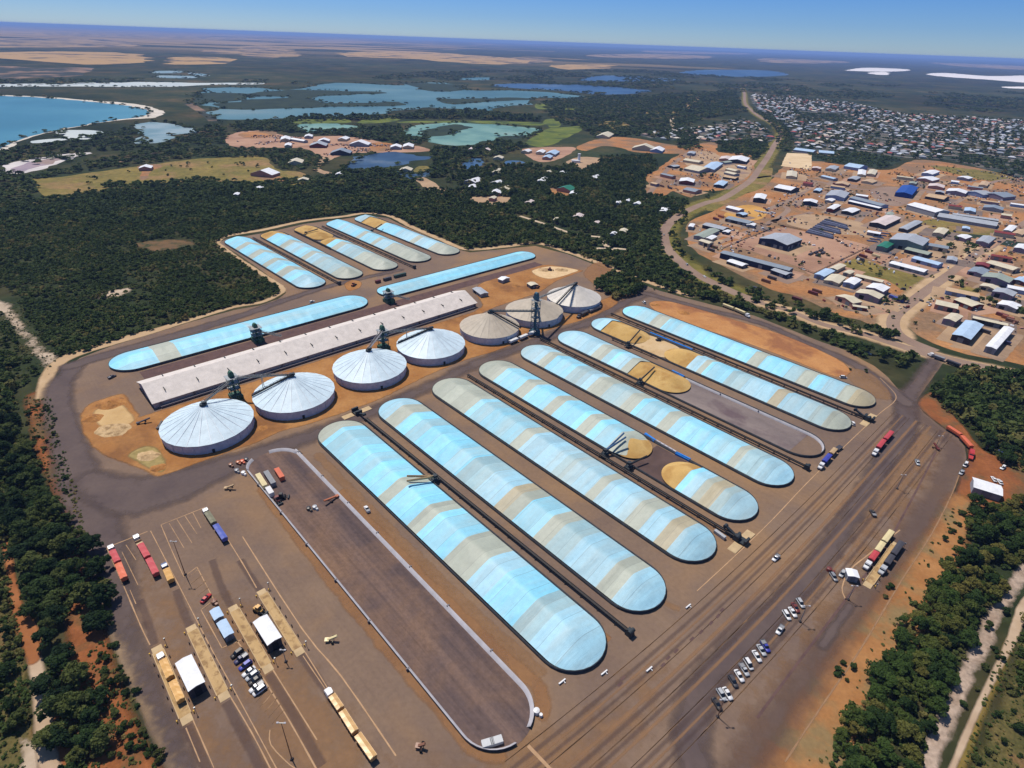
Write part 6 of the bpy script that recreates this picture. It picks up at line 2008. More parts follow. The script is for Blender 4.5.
# sample sheds and cabins in the yard
for p0, p1, p2, h, rf, wl_, ar, nm in [
    ((204, 682), (189, 691), (176.4, 664), 5, 'white', 'dark', 'between the first two weighbridges', 'sample_shed'), ((281, 637.5), (268, 645), (254, 622.7), 5, 'white', 'dark', 'between the last two weighbridges', 'sample_shed'),
    ((222, 616.4), (215, 620), (210.5, 611.7), 3, 'pale blue', 'grey', 'by the small car park', 'site_cabin'), ((232, 633.6), (225, 637.5), (217.5, 624), 3, 'pale blue', 'grey', 'by the small car park', 'site_cabin'),
    ((857, 572.6), (848.5, 576), (846.5, 570), 3.2, 'white', 'mid' if False else 'grey', 'beside the right hand weighbridge', 'site_cabin'),
    ((1010, 489), (1002, 496), (974, 487.4), 4, 'white', 'grey', 'among trees at the right edge', 'office'),
    ((417.5, 292), (413, 296.4), (404, 292), 0, 'grey', 'grey', 'x', 'x'),
    ((533, 292.6), (527, 296.4), (520, 292.6), 0, 'grey', 'grey', 'x', 'x'),
    ((486, 291.5), (480.5, 294.6), (472.6, 288.8), 3, 'grey', 'grey', 'on the clay beside the long store\'s far end', 'site_cabin'), ((508, 277.5), (502.5, 280.6), (498, 279), 3, 'white', 'grey', 'on the clay ground behind the silos', 'site_cabin'), ((536, 283.4), (531, 286), (527, 283.4), 3, 'cream', 'dark', 'on the clay ground behind the silos', 'site_cabin'),
]:
    if nm != 'x':
        bld(p0, p1, p2, h, rf, wl_, ar, nm, True, .1)

_k = 0
for px, py in [(838, 187), (846, 172), (808, 184), (818, 190), (862, 196), (872, 172), (884, 173), (905, 178), (913, 183), (955, 182), (975, 188), (940, 192), (1000, 187), (990, 202), (955, 207), (970, 210), (1018, 205), (1006, 216), (890, 214), (915, 230), (926, 227), (918, 213), (902, 221), (874, 233), (936, 247), (952, 259),
               (962, 269), (976, 284), (962, 293), (1012, 304), (1018, 273), (1001, 258), (1010, 250), (742, 214), (735, 209), (712, 233), (706, 243), (726, 236), (690, 165), (711, 172), (726, 162), (742, 167), (668, 176), (674, 166), (655, 184), (880, 186), (828, 176), (852, 166), (838, 168), (930, 208), (945, 222), (985, 228), (1004, 234), (966, 228), (1016, 260), (1022, 290), (985, 276), (946, 306)]:
    x_, y_ = at(px, py, 3)
    if any(math.hypot(x_ - b['ctr'][0], y_ - b['ctr'][1]) < max(b['ln'], b['wd']) * .55 + 9 for b in BLD):
        continue
    _k += 1
    ar_ = ('among the northern sheds' if px < 760 and py < 200 else 'beside the highway bend' if px < 760 else 'in the upper estate' if py < 200 and px < 920 else 'at the estate\'s upper right' if py < 200 else
           'in the middle of the estate' if px < 930 else 'right of the estate street' if px > 970 and py > 240 else 'around the long grass lot' if py < 240 else 'along the estate street')
    BLD.append(dict(ctr=np.array([x_, y_]), wd=8 + (_k * 37 % 5) * 1.4, ln=12 + (_k * 53 % 7) * 2.4, ang=AS + (.2 if px > 760 else -.1) + (math.pi / 2 if _k % 3 == 0 else 0), h=3.2 + (_k % 3) * .7, roof=['grey', 'white', 'cream', 'pale blue', 'tan', 'mid grey', 'grey-green', 'white', 'dark red'][(_k * 4) % 9],
                    wall=['grey', 'cream', 'purple-grey', 'dark', 'pink', 'pale blue'][(_k * 5) % 6], area=ar_, name='shed', doors=True, rise=.1, px=(px, py), cat=None))

ORD = ['leftmost', 'second from the left', 'third from the left', 'fourth from the left', 'fifth from the left', 'sixth from the left', 'seventh from the left', 'eighth from the left', 'ninth from the left', 'tenth from the left']
NUMW = {2: 'two', 3: 'three', 4: 'four', 5: 'five', 6: 'six', 7: 'seven', 8: 'eight', 9: 'nine', 10: 'ten'}
grp = {}
for b in BLD:
    ar_ = b['wd'] * b['ln']
    b['size'] = 'long narrow' if b['ln'] > 3.2 * b['wd'] else ('large' if ar_ > 700 else ('small' if ar_ < 220 else ''))
    nm = b['name'].replace('_', ' ')
    b['desc'] = ' '.join(x for x in [b['size'], b['roof'] + ' roofed', nm] if x) + (f" with {b['wall']} walls" if b['wall'] != b['roof'] else '') + ' ' + b['area']
    grp.setdefault(b['desc'], []).append(b)
for d, lst in grp.items():
    lst.sort(key=lambda b: b['px'][0])
    for i, b in enumerate(lst):
        if len(lst) == 1:
            b['label'] = d
        else:
            o_ = 'rightmost' if i == len(lst) - 1 else ORD[min(i, 9)]
            b['label'] = d + ', ' + o_
PADM = [M_tan, M_pinkpad, M_road, M_tan, ground_mat('worn lot', C(140, 118, 98), C(166, 138, 112), .06, fine=(.4, .12), rough=1), ground_mat('dark lot', C(112, 98, 92), C(134, 116, 104), .05, fine=(.4, .12), rough=1)]
for i, b in enumerate(BLD):
    if b['name'] == 'shed':
        x, y = b['ctr']
        l_, w_ = b['ln'] / 2 + random.uniform(3, 11), b['wd'] / 2 + random.uniform(5, 14)
        dx, dy = random.uniform(-4, 4), random.uniform(-9, 1)
        ca, sa = math.cos(b['ang']), math.sin(b['ang'])
        sheet('gravel_pad', [(x + (u + dx) * ca - (v + dy) * sa, y + (u + dx) * sa + (v + dy) * ca) for u, v in ((-l_, -w_), (l_, -w_), (l_, w_), (-l_, w_))], .075 if False else .16, PADM[(i * 7) % 6], world=True, rag=(4, .7))
for b in BLD:
    x, y = b['ctr']
    r = root(b['name'], x, y, .1, b['ang'])
    tag(r, b['label'], b['cat'] or b['name'].replace('_', ' '), {'shed': 'industrial sheds', 'house': 'scattered houses', 'sample_shed': 'sample sheds', 'site_cabin': 'site cabins'}.get(b['name']))
    lx, ly, h = b['ln'] / 2, b['wd'] / 2, b['h']
    rz_ = h + max(.35, b['wd'] * b['rise'])
    m1, m2 = MB(), MB()
    gable(m1, m2, lx, ly, h, rz_, .35, .18)
    m1.build('wall', WM[b['wall']], r)
    m2.build('roof', RM[b['roof']], r)
    dist = math.hypot(x, y)
    if b['doors'] and dist < 900:
        # doors on the sides that face down the valley
        for nx_, ny_ in ((1, 0), (-1, 0), (0, 1), (0, -1)):
            ca, sa = math.cos(b['ang']), math.sin(b['ang'])
            wxn, wyn = nx_ * ca - ny_ * sa, nx_ * sa + ny_ * ca
            if wxn * -x + wyn * -y < .35 * dist:
                continue
            half = ly if nx_ else lx
            nd = 1 if half < 7 else (2 if half < 16 else 4)
            for k in range(nd):
                t = ((k + .5) / nd - .5) * 2 * half * .86
                wd_ = min(4.2, half * .9)
                hh = min(h * .82, 4.2)
                mb = MB()
                if nx_:
                    mb.box((nx_ * (lx + .06), t, hh / 2), (.12, wd_, hh))
                else:
                    mb.box((t, ny_ * (ly + .06), hh / 2), (wd_, .12, hh))
                mb.build('door', M_dark if (b['name'] == 'sample_shed' or (k + nd) % 3 == 0) else M_door, r)

q = scatter([(690, 240), (720, 210), (775, 184), (790, 165), (860, 168), (900, 168), (960, 165), (1040, 178), (1060, 340), (1010, 352), (930, 338), (890, 328), (800, 296), (735, 272)], 13, .5)
_bc = np.array([b['ctr'] for b in BLD])
_br = np.array([max(b['ln'], b['wd']) / 2 + 3 for b in BLD])
q = np.array([p for p in q if np.all(np.hypot(*(_bc - p).T) > _br)])
nz = np.array([mnoise.noise(Vector((x / 60, y / 60, 1.7))) for x, y in q])
woodland('estate_shrubs', 'scattered shrubs and saplings on the estate lots', q[(nz > .05) & (rng.random(len(q)) < .5)], .9, 2.6, .9, 'shrubs')

# pallets, scrap and stored goods too small to count
cl = MB()
q = scatter([(690, 240), (720, 212), (775, 186), (790, 168), (860, 170), (900, 172), (960, 168), (1040, 180), (1060, 340), (1010, 350), (930, 336), (890, 326), (800, 294), (735, 270)], 8, .5)
q = np.concatenate([q, scatter([(648, 178), (680, 156), (716, 146), (750, 158), (752, 172), (720, 190), (690, 195), (650, 190)], 9, .5), scatter([(234, 143), (262, 133), (300, 137), (400, 146), (395, 152), (330, 157), (300, 147)], 5, .5)])
for x, y in q:
    if np.min(np.hypot(*(_bc - (x, y)).T) - _br) < -1 or mnoise.noise(Vector((x / 38, y / 38, 6.6))) < .12 or rng.random() < .3:
        continue
    sx_, sy_ = rng.uniform(.8, 4.5), rng.uniform(.8, 2.2)
    sz_ = rng.uniform(.4, 2.0)
    cl.box((x, y, .2 + sz_ / 2), (sx_, sy_, sz_), rng.uniform(0, 3.1), int(rng.integers(0, 8)), (rng.uniform(.6, 1), rng.uniform(.6, 1)))
o = cl.build('yard_clutter', [WM['dark'], WM['dark red'], WM['grey'], WM['cream'], WM['navy'], RM['white'], WM['pink'], M_bark])
tag(o, 'pallets, scrap and stored goods strewn over the estate lots', 'clutter', None, 'stuff')

# wire fences of the estate
def fence(label, pts):
    w_ = pw(pts, .0)
    r = root('wire_fence', w_[0][0], w_[0][1], .1)
    tag(r, label, 'fence', 'estate fences')
    for (x0, y0), (x1, y1) in zip(w_[:-1], w_[1:]):
        L = math.hypot(x1 - x0, y1 - y0)
        mb = MB()
        for z in (.5, 1.0, 1.5, 1.9):
            mb.bar((x0 - w_[0][0], y0 - w_[0][1], z), (x1 - w_[0][0], y1 - w_[0][1], z), .09)
        mb.bar((x0 - w_[0][0], y0 - w_[0][1], .3), (x1 - w_[0][0], y1 - w_[0][1], .3), .12, .5)
        mb.build('wire_panel', M_dark, r)
        for k in range(int(L / 7) + 1):
            f = k * 7 / L
            mb = MB()
            x, y = x0 + (x1 - x0) * f - w_[0][0], y0 + (y1 - y0) * f - w_[0][1]
            mb.bar((x, y, 0), (x, y, 2.1), .14)
            mb.build('post', M_dark, r)


fence('dark wire fence along the right edge of the pink gravel pad', [(867, 248), (840, 261), (814, 274), (798, 268)])
fence('dark wire fence along the upper left edge of the pink gravel pad', [(722, 249), (748, 238), (775, 228)])
fence('dark wire fence along the pipe yard\'s lower side', [(778, 225), (806, 231), (828, 237)])
fence('dark wire fence above the oval dirt lot\'s lower road', [(716, 215), (742, 222), (770, 226)])

# white monument tower on the hill
x, y = at(578.7, 162)
hh = zfor(578.7, 162, 153.6)
r = root('lookout_tower', x, y)
tag(r, 'slender white tower on the wooded hill at centre', 'tower')
mb = MB()
mb.cyl((0, 0, 0), (0, 0, hh * .9), 3.0, 2.2, 14)
mb.cyl((0, 0, hh * .9), (0, 0, hh), 2.9, 2.9, 14)
mb.build('shaft', RM['white'], r)
mb = MB()
mb.box((-6, -4, 2), (16, 9, 4))
mb.build('base_hall', RM['white'], r)

# ------------------------------------------------------------------ the town
M_town = ground_mat('town lots', C(92, 90, 84), C(124, 112, 102), .012, C(50, 62, 50), .02, (.42, .52), fine=(.06, .35), rough=1)
TOWN = [([(752, 94), (790, 97), (850, 103), (900, 114), (960, 117), (1030, 121), (1090, 128), (1090, 192), (1010, 176), (950, 160), (900, 158), (850, 152), (800, 149), (794, 137), (786, 126), (770, 115), (756, 108)], 0),
        ([(640, 134), (700, 128), (740, 118), (756, 124), (772, 134), (770, 142), (740, 142), (718, 142), (690, 140), (660, 140)], 0)]
SUBEX = [[(806, 152), (860, 150), (900, 158), (880, 168), (830, 162), (805, 160)], [(798, 111), (850, 114), (860, 121), (830, 123), (800, 118)], [(955, 152), (1060, 166), (1060, 186), (1000, 172), (948, 160)]]
HM = [C(196, 198, 204), C(166, 170, 178), C(144, 150, 160), C(208, 196, 180), C(142, 118, 110), C(166, 72, 64), C(190, 150, 132), C(106, 114, 128), C(200, 206, 214)]
HMm = [plain('house roof', c_, .6, 0, .3, .06) for c_ in HM]
HNAME = ['white', 'pale grey', 'grey', 'cream', 'brown', 'red', 'terracotta', 'dark grey', 'white']
M_hw = plain('house wall', C(196, 182, 166), .8, 0, .2)


def house_geo(lx, ly, h, rz_):
    V = [(-lx, -ly, 0), (lx, -ly, 0), (lx, ly, 0), (-lx, ly, 0), (-lx, -ly, h), (lx, -ly, h), (lx, ly, h), (-lx, ly, h)]
    o = .6
    V += [(-lx - o, -ly - o, h + .02), (lx + o, -ly - o, h + .02), (lx + o, ly + o, h + .02), (-lx - o, ly + o, h + .02), (-lx + ly * .9, 0, rz_), (lx - ly * .9, 0, rz_)]
    Fq = [(0, 1, 5, 4), (1, 2, 6, 5), (2, 3, 7, 6), (3, 0, 4, 7), (8, 9, 13, 12), (9, 10, 13, 13), (10, 11, 12, 13), (11, 8, 12, 12)]
    Fl = [tuple(dict.fromkeys(f)) for f in Fq]
    return V, Fl, [0, 0, 0, 0, 1, 1, 1, 1]


M_street = ground_mat('town street', C(128, 118, 110), C(146, 134, 122), .03, rough=1)
hs = []
for poly, _ in TOWN:
    sheet('town_ground', poly, .09, M_town, smooth=3, rag=(30, 8))
    # two rows of houses back to back, then a street
    w_ = np.array(pw(poly))
    dU = np.array([math.cos(AS + .2), math.sin(AS + .2)])
    dV = np.array([-dU[1], dU[0]])
    U, V = w_ @ dU, w_ @ dV
    for v0 in np.arange(V.min(), V.max(), 66):
        run = []
        for u in np.arange(U.min(), U.max(), 18.0):
            pt = dU * u + dV * (v0 + 5 * math.sin(u / 170))
            px_ = inpoly(pt[None], w_)[0] and not any(inpoly(pt[None], pw(e))[0] for e in SUBEX)
            if px_:
                run.append(tuple(pt))
            if (not px_ or u > U.max() - 19) and run:
                if len(run) > 4:
                    strip('street', run, .142, M_street, 9, world=True, smooth=0)
                run = []
        for v1 in (18, 46):
            for u in np.arange(U.min(), U.max(), 21.0):
                q = dU * (u + rng.uniform(-4, 4)) + dV * (v0 + v1 + 5 * math.sin(u / 170) + rng.uniform(-4, 4))
                if rng.random() < .36 or mnoise.noise(Vector((q[0] / 130, q[1] / 130, 9.1))) > .32 or not inpoly(q[None], w_)[0] or any(inpoly(q[None], pw(e))[0] for e in SUBEX):
                    continue
                hs.append(tuple(q))
hs.sort(key=lambda q: math.hypot(*q))
HMESH = {}
for k, m in enumerate(HMm):
    for j, (lx, ly) in enumerate([(8, 5.4), (9.5, 5.0), (6.8, 5.4)]):
        V, Fl, mi = house_geo(lx, ly, 2.9, 5.4)
        me = bpy.data.meshes.new('house')
        me.from_pydata(V, [], Fl)
        me.polygons.foreach_set('material_index', mi)
        me.materials.append(M_hw)
        me.materials.append(m)
        HMESH[k, j] = me
V_, F_, MI_ = [], [], []
wts = np.array([.12, .16, .18, .11, .12, .06, .09, .11, .05])
for i, (x, y) in enumerate(hs):
    k, j = int(rng.choice(9, p=wts / wts.sum())), int(rng.integers(0, 3))
    a = AS + .2 + (math.pi / 2 if rng.random() < .25 else 0) + rng.uniform(-.06, .06)
    if i < 300:
        o = bpy.data.objects.new('house', HMESH[k, j])
        COL.objects.link(o)
        o.location = (x, y, .1)
        o.rotation_euler = (0, 0, a)
        px = project([[x, y, 2]])[0]
        where = 'in the town\'s small western quarter left of the highway' if px[0] < 772 else ('on the town\'s near edge at the far right' if px[0] > 930 else 'on the town\'s near edge right of the highway')
        tag(o, f"{HNAME[k]} roofed {'wide' if j == 1 else 'square' if j == 2 else 'plain'} house {where}", 'house', 'houses ' + where)
    else:
        V, Fl, mi = house_geo(*[(8, 5.4), (9.5, 5.0), (6.8, 5.4)][j], 2.9, 5.4)
        n0 = len(V_)
        ca, sa = math.cos(a), math.sin(a)
        V_ += [(vx * ca - vy * sa + x, vx * sa + vy * ca + y, vz + .1) for vx, vy, vz in V]
        F_ += [tuple(q + n0 for q in f) for f in Fl]
        MI_ += [0 if q == 0 else k + 1 for q in mi]
me = bpy.data.meshes.new('far_houses')
me.from_pydata(V_, [], F_)
me.polygons.foreach_set('material_index', MI_)
me.materials.append(M_hw)
for m in HMm:
    me.materials.append(m)
o = link('far_houses', me, None)
tag(o, 'tightly packed small houses filling the town farther back', 'houses', None, 'stuff')
q = np.concatenate([scatter(p_, 22, .5, SUBEX) for p_, _ in TOWN])
woodland('garden_trees', 'garden and street trees between the town houses', q[rng.random(len(q)) < .78], 3.6, 7.4, .85, 'garden trees', .1)
print('trees', len(cand), 'houses', len(hs))

# ================================================================== VEHICLES AND YARD FURNITURE
PC = {'white': C(236, 236, 236), 'silver': C(186, 190, 194), 'grey': C(140, 144, 150), 'black': C(30, 32, 36), 'dark': C(48, 54, 66), 'blue': C(28, 54, 168), 'navy': C(30, 40, 90), 'red': C(196, 40, 44), 'dark red': C(110, 26, 28),
      'orange': C(226, 106, 66), 'yellow': C(214, 160, 76), 'sandy yellow': C(206, 160, 96), 'cream': C(232, 214, 160), 'olive': C(112, 112, 84), 'tan': C(196, 164, 120), 'crimson': C(198, 56, 66), 'brown': C(130, 84, 60), 'blue grey': C(70, 96, 140),
      'mid blue': C(52, 82, 176), 'rust': C(176, 96, 52), 'dark green': C(32, 76, 62)}
PM = {}
DUST_ = C(150, 128, 106)
for k, v in PC.items():
    v = tuple(v[i] * .86 + DUST_[i] * .14 for i in range(3)) + (1.0,)
    PM[k] = plain(k + ' paint', v, .38, .05, .45, .07, .5)
M_tyre = plain('tyre rubber', C(26, 26, 28), .9)
M_glass = plain('window glass', C(24, 30, 38), .12, 0, .6)
M_chassis = plain('chassis', C(40, 40, 44), .7)


def wheel_mesh(r, wd):
    mb = MB()
    mb.cyl((0, -wd / 2, 0), (0, wd / 2, 0), r, n=12)
    return mb.mesh('wheel')


WH_CAR, WH_TRK = wheel_mesh(.34, .24), wheel_mesh(.52, .34)
for m in (WH_CAR, WH_TRK):
    m.materials.append(M_tyre)


def put(name, me, parent, loc):
    o = bpy.data.objects.new(name, me)
    COL.objects.link(o)
    o.parent = parent
    o.location = loc
    return o


def loft(secs, mi=0):
    """closed skin through cross sections given as (x, halfwidth, z0, z1)"""
    mb = MB()
    V = []
    for x, hw_, z0, z1 in secs:
        V += [(x, -hw_, z0), (x, hw_, z0), (x, hw_, z0 + (z1 - z0) * .6), (x, hw_ * .88, z1), (x, -hw_ * .88, z1), (x, -hw_, z0 + (z1 - z0) * .6)]
    Fq = []
    for i in range(len(secs) - 1):
        for j in range(6):
            k = (j + 1) % 6
            Fq.append((i * 6 + j, i * 6 + k, (i + 1) * 6 + k, (i + 1) * 6 + j))
    Fq += [(5, 4, 3, 2, 1, 0), tuple(range((len(secs) - 1) * 6, len(secs) * 6))]
    mb.add(V, Fq, mi)
    return mb


def car(px, front_px, colr, kind, label, group):
    a, b = at(*px, .8), at(*front_px, .8)
    r = root('parked_car' if kind != 'ute' else 'utility_truck', a[0], a[1], .1, math.atan2(b[1] - a[1], b[0] - a[0]))
    tag(r, label, 'car' if kind != 'ute' else 'utility truck', group)
    m = PM[colr]
    L, Wd = (4.9, .92) if kind != 'ute' else (5.2, .94)
    body = loft([(-L / 2, Wd * .86, .42, .92), (-L / 2 + .25, Wd * .96, .34, 1.0), (-.6, Wd, .32, 1.02), (.9, Wd, .32, 1.0), (L / 2 - .5, Wd * .97, .34, .86), (L / 2, Wd * .82, .42, .74)])
    body.build('body', m, r, True)
    if kind == 'ute':
        cab = loft([(-.5, Wd * .86, .95, 1.62), (-.2, Wd * .84, .95, 1.74), (.75, Wd * .84, .95, 1.72), (1.35, Wd * .8, .95, 1.05)])
        mb = MB()
        mb.box((-1.55, 0, 1.06), (1.95, 1.78, .1))
        for sy in (-.9, .9):
            mb.box((-1.55, sy, 1.22), (1.95, .06, .34))
        mb.box((-2.5, 0, 1.22), (.06, 1.78, .34))
        mb.build('tray', PM['grey'], r)
        roofx = (.25, .95)
    elif kind == 'van':
        cab = loft([(-L / 2 + .2, Wd * .9, .95, 1.9), (-1.2, Wd * .9, .95, 2.0), (.9, Wd * .88, .95, 1.95), (1.75, Wd * .82, .95, 1.08)])
        roofx = (-.6, 2.6)
    elif kind == 'wagon':
        cab = loft([(-L / 2 + .25, Wd * .84, .95, 1.45), (-1.8, Wd * .84, .95, 1.70), (.35, Wd * .84, .95, 1.70), (1.3, Wd * .8, .95, 1.04)])
        roofx = (-.75, 2.3)
    else:
        cab = loft([(-1.9, Wd * .8, .95, 1.02), (-1.25, Wd * .82, .95, 1.42), (.2, Wd * .82, .95, 1.44), (1.15, Wd * .78, .95, 1.0)])
        roofx = (-.5, 1.4)
    cab.build('window_band', M_glass, r, True)
    top = {'ute': 1.74, 'van': 2.0, 'wagon': 1.71, 'sedan': 1.45}[kind]
    mb = MB()
    mb.box((roofx[0], 0, top - .01), (roofx[1], Wd * 1.52, .09), 0, 0, (.92, .9))
    mb.build('roof_panel', m, r)
    for wx in (-1.45, 1.5):
        for wy in (-Wd + .06, Wd - .06):
            put('wheel', WH_CAR, r, (wx, wy, .34))
    return r


def seg(parent, a, b, colr, kind):
    """one element of a road train between two ground points; parent sits at world origin offset"""
    ox, oy = parent.location.x, parent.location.y
    d = math.hypot(b[0] - a[0], b[1] - a[1])
    ang = math.atan2(a[1] - b[1], a[0] - b[0])      # x forward
    cx, cy = (a[0] + b[0]) / 2 - ox, (a[1] + b[1]) / 2 - oy

    def place(mb, name, m, par, smooth=False):
        o = mb.build(name, m, par, smooth)
        return o
    if kind == 'cab':
        o = bpy.data.objects.new('cab', None)
        L = max(d, 4.6)
        mb = loft([(-L * .30, 1.22, .9, 2.9), (-L * .02, 1.24, .8, 3.15), (L * .16, 1.22, .8, 3.1), (L * .24, 1.18, .8, 2.0), (L * .46, 1.05, .8, 1.75), (L * .5, .95, .8, 1.5)])
        o = mb.build('cab', PM[colr], parent)
        o.location = (cx, cy, 0)
        o.rotation_euler = (0, 0, ang)
        mb = MB()
        mb.add([(L * .165, -1.08, 2.9), (L * .165, 1.08, 2.9), (L * .25, 1.06, 2.05), (L * .25, -1.06, 2.05)], [(0, 1, 2, 3)])
        mb.build('windscreen', M_glass, o)
        mb = MB()
        mb.box((0, 0, .75), (L, 1.0, .35))
        mb.cyl((-L * .32, -.9, .9), (-L * .32, -.9, 3.5), .09, n=8)
        mb.build('chassis', M_chassis, o)
        for wx in (-L * .36, -L * .16, L * .34):
            for wy in (-1.05, 1.05):
                put('wheel', WH_TRK, o, (wx, wy, .52))
        return
    Lb = d
    mb = MB()
    hw_ = 1.25
    z0, z1 = 1.15, (3.0 if kind == 'bin' else 1.45)
    if kind == 'bin':
        # tipping bin, sides raked in below
        V = []
        for x in (-Lb / 2, Lb / 2):
            V += [(x, -hw_ * .8, z0), (x, hw_ * .8, z0), (x, hw_, z0 + .7), (x, hw_, z1), (x, -hw_, z1), (x, -hw_, z0 + .7)]
        mb.add(V, [(i, (i + 1) % 6, 6 + (i + 1) % 6, 6 + i) for i in range(6)] + [(5, 4, 3, 2, 1, 0), (6, 7, 8, 9, 10, 11)])
        for k in range(6):
            x = -Lb / 2 + Lb * (k + .5) / 6
            mb.box((x, -hw_ - .04, 2.3), (.12, .1, 1.3))
            mb.box((x, hw_ + .04, 2.3), (.12, .1, 1.3))
    else:
        mb.box((0, 0, 1.3), (Lb, hw_ * 2, .3))
        mb.box((Lb / 2 - .1, 0, 1.9), (.2, hw_ * 2, 1.0))
    o = mb.build('trailer', PM[colr], parent)
    o.location = (cx, cy, 0)
    o.rotation_euler = (0, 0, ang)
    if kind == 'bin':
        mb = MB()
        n = 7
        V = []
        for k in range(n + 1):
            x = -Lb / 2 + .12 + (Lb - .24) * k / n
            sag = .05 * math.sin(k * 2.1)
            V += [(x, -hw_ * .94, z1 + .03), (x, 0, z1 + .22 + sag), (x, hw_ * .94, z1 + .03)]
        mb.add(V, [q for k in range(n) for q in ((k * 3, k * 3 + 3, k * 3 + 4, k * 3 + 1), (k * 3 + 1, k * 3 + 4, k * 3 + 5, k * 3 + 2))])
        mb.build('cover', PM[colr], o)
    mb = MB()
    mb.box((0, 0, .92), (Lb * .96, 1.0, .34))
    mb.bar((Lb / 2, 0, .9), (Lb / 2 + 1.2, 0, .9), .25)
    mb.build('chassis', M_chassis, o)
    for wx in (-Lb * .38, -Lb * .24, Lb * .3):
        for wy in (-1.05, 1.05):
            put('wheel', WH_TRK, o, (wx, wy, .52))


def road_train(label, segs, group='road trains'):
    pts = [at(*p, 1.6) for s_ in segs for p in s_[2:4]]
    c = np.array(pts).mean(0)
    r = root('road_train', c[0], c[1], .1)
    tag(r, label, 'truck', group)
    for kind, colr, a, b in segs:
        seg(r, at(*a, 1.6), at(*b, 1.6), colr, kind)
    return r


road_train('road train with a white cab, crimson bin and orange bin, at the left', [('cab', 'white', (110.2, 545.6), (112.6, 551)), ('bin', 'crimson', (113, 552.4), (118.4, 563.6)), ('bin', 'orange', (119, 565.4), (125, 580))])
road_train('road train with a white cab and two crimson bins, second from the left', [('cab', 'white', (135, 535), (138.4, 541)), ('flat', 'tan', (138.4, 541.6), (141, 545.4)), ('bin', 'crimson', (141, 545.8), (148.2, 558.6)), ('bin', 'crimson', (149.4, 560.6), (156.8, 575.4))])
road_train('short truck with a blue cab and a yellow bin', [('cab', 'blue grey', (163, 563), (166.6, 570)), ('bin', 'yellow', (166.8, 570.8), (171.6, 582))])
road_train('truck with an olive bin and a blue trailer behind', [('cab', 'white', (204.4, 509.2), (207, 513.4)), ('bin', 'olive', (207.4, 514), (214.4, 524.6)), ('bin', 'mid blue', (216, 526.6), (225.4, 540.6))])
road_train('road train with sandy yellow bins standing on the first weighbridge', [('cab', 'white', (159, 653), (163, 661)), ('bin', 'yellow', (163.6, 661.6), (171, 679)), ('bin', 'yellow', (173.2, 683), (181.6, 702))])
road_train('long road train of three sandy yellow bins leaving the weighbridges at the bottom', [('cab', 'white', (327, 689.4), (331.6, 697)), ('bin', 'sandy yellow', (332.2, 697.4), (341, 710.4)), ('bin', 'sandy yellow', (342.4, 713), (355.4, 733.6)), ('bin', 'sandy yellow', (358, 736.6), (374, 759.6))])
road_train('truck with a blue bin and tan trailer beside the grey bare stack floor', [('cab', 'white', (819.6, 468), (823, 463.4)), ('bin', 'blue', (823.4, 463), (829.6, 456)), ('bin', 'tan', (830.6, 455), (835, 450)), ('flat', 'dark', (835.8, 449.4), (841.4, 445.6))])
road_train('red two bin road train with a white cab on the right hand lanes', [('cab', 'white', (873.8, 454.4), (877.2, 449.6)), ('bin', 'crimson', (877.6, 449), (883.6, 441.4)), ('bin', 'crimson', (884.6, 440.4), (891.4, 433))])
road_train('road train with a red bin and two cream bins on the right hand weighbridge', [('cab', 'white', (865.4, 568), (870, 561.6)), ('bin', 'crimson', (870.2, 561.4), (876, 553.4)), ('bin', 'cream', (876.4, 552.8), (882.4, 544)), ('bin', 'cream', (883.2, 543), (891, 532.6))])
road_train('black truck and trailer beside the cream binned road train', [('cab', 'silver', (880.4, 573), (885.4, 566)), ('bin', 'dark', (885.8, 565.4), (891.6, 557)), ('bin', 'dark', (892.4, 555.8), (901, 543.6))])
road_train('orange road train bending round the yard entrance kerb, red cab', [('cab', 'red', (971, 458.6), (972, 449)), ('bin', 'orange', (971, 448), (961.4, 437.4)), ('bin', 'orange', (960.4, 436), (947.4, 427.6))])
road_train('road train with dark trailers turning on the entrance road', [('cab', 'white', (929, 353.4), (933.4, 356)), ('bin', 'grey', (934, 356.4), (944.4, 360)), ('bin', 'dark', (946.4, 361), (960, 366)), ('bin', 'brown', (961.6, 366.4), (971, 369))])
road_train('cream binned road train on the yard\'s back road under the hedge', [('cab', 'white', (749.6, 316.6), (745.4, 314)), ('bin', 'cream', (745, 313.8), (735, 309.4)), ('bin', 'cream', (733.4, 309), (723, 305))])
for i, (a, b, lb) in enumerate([((509.6, 342.6), (517.4, 339.4), 'nearest the road'), ((519.4, 338.8), (527, 335.6), 'the middle one'), ((528.6, 335), (535, 332.4), 'nearest the tall elevator')]):
    road_train(f'white topped trailer at the beige silo\'s foot, {lb}', [('bin', 'white', a, b)], 'trailers by the beige silo')
road_train('dark truck and trailer parked against the whitish end silo', [('cab', 'dark', (577.4, 317), (580.6, 315.4)), ('bin', 'dark', (581, 315), (587.6, 312)), ('bin', 'grey', (589, 311.6), (600, 306.6))])

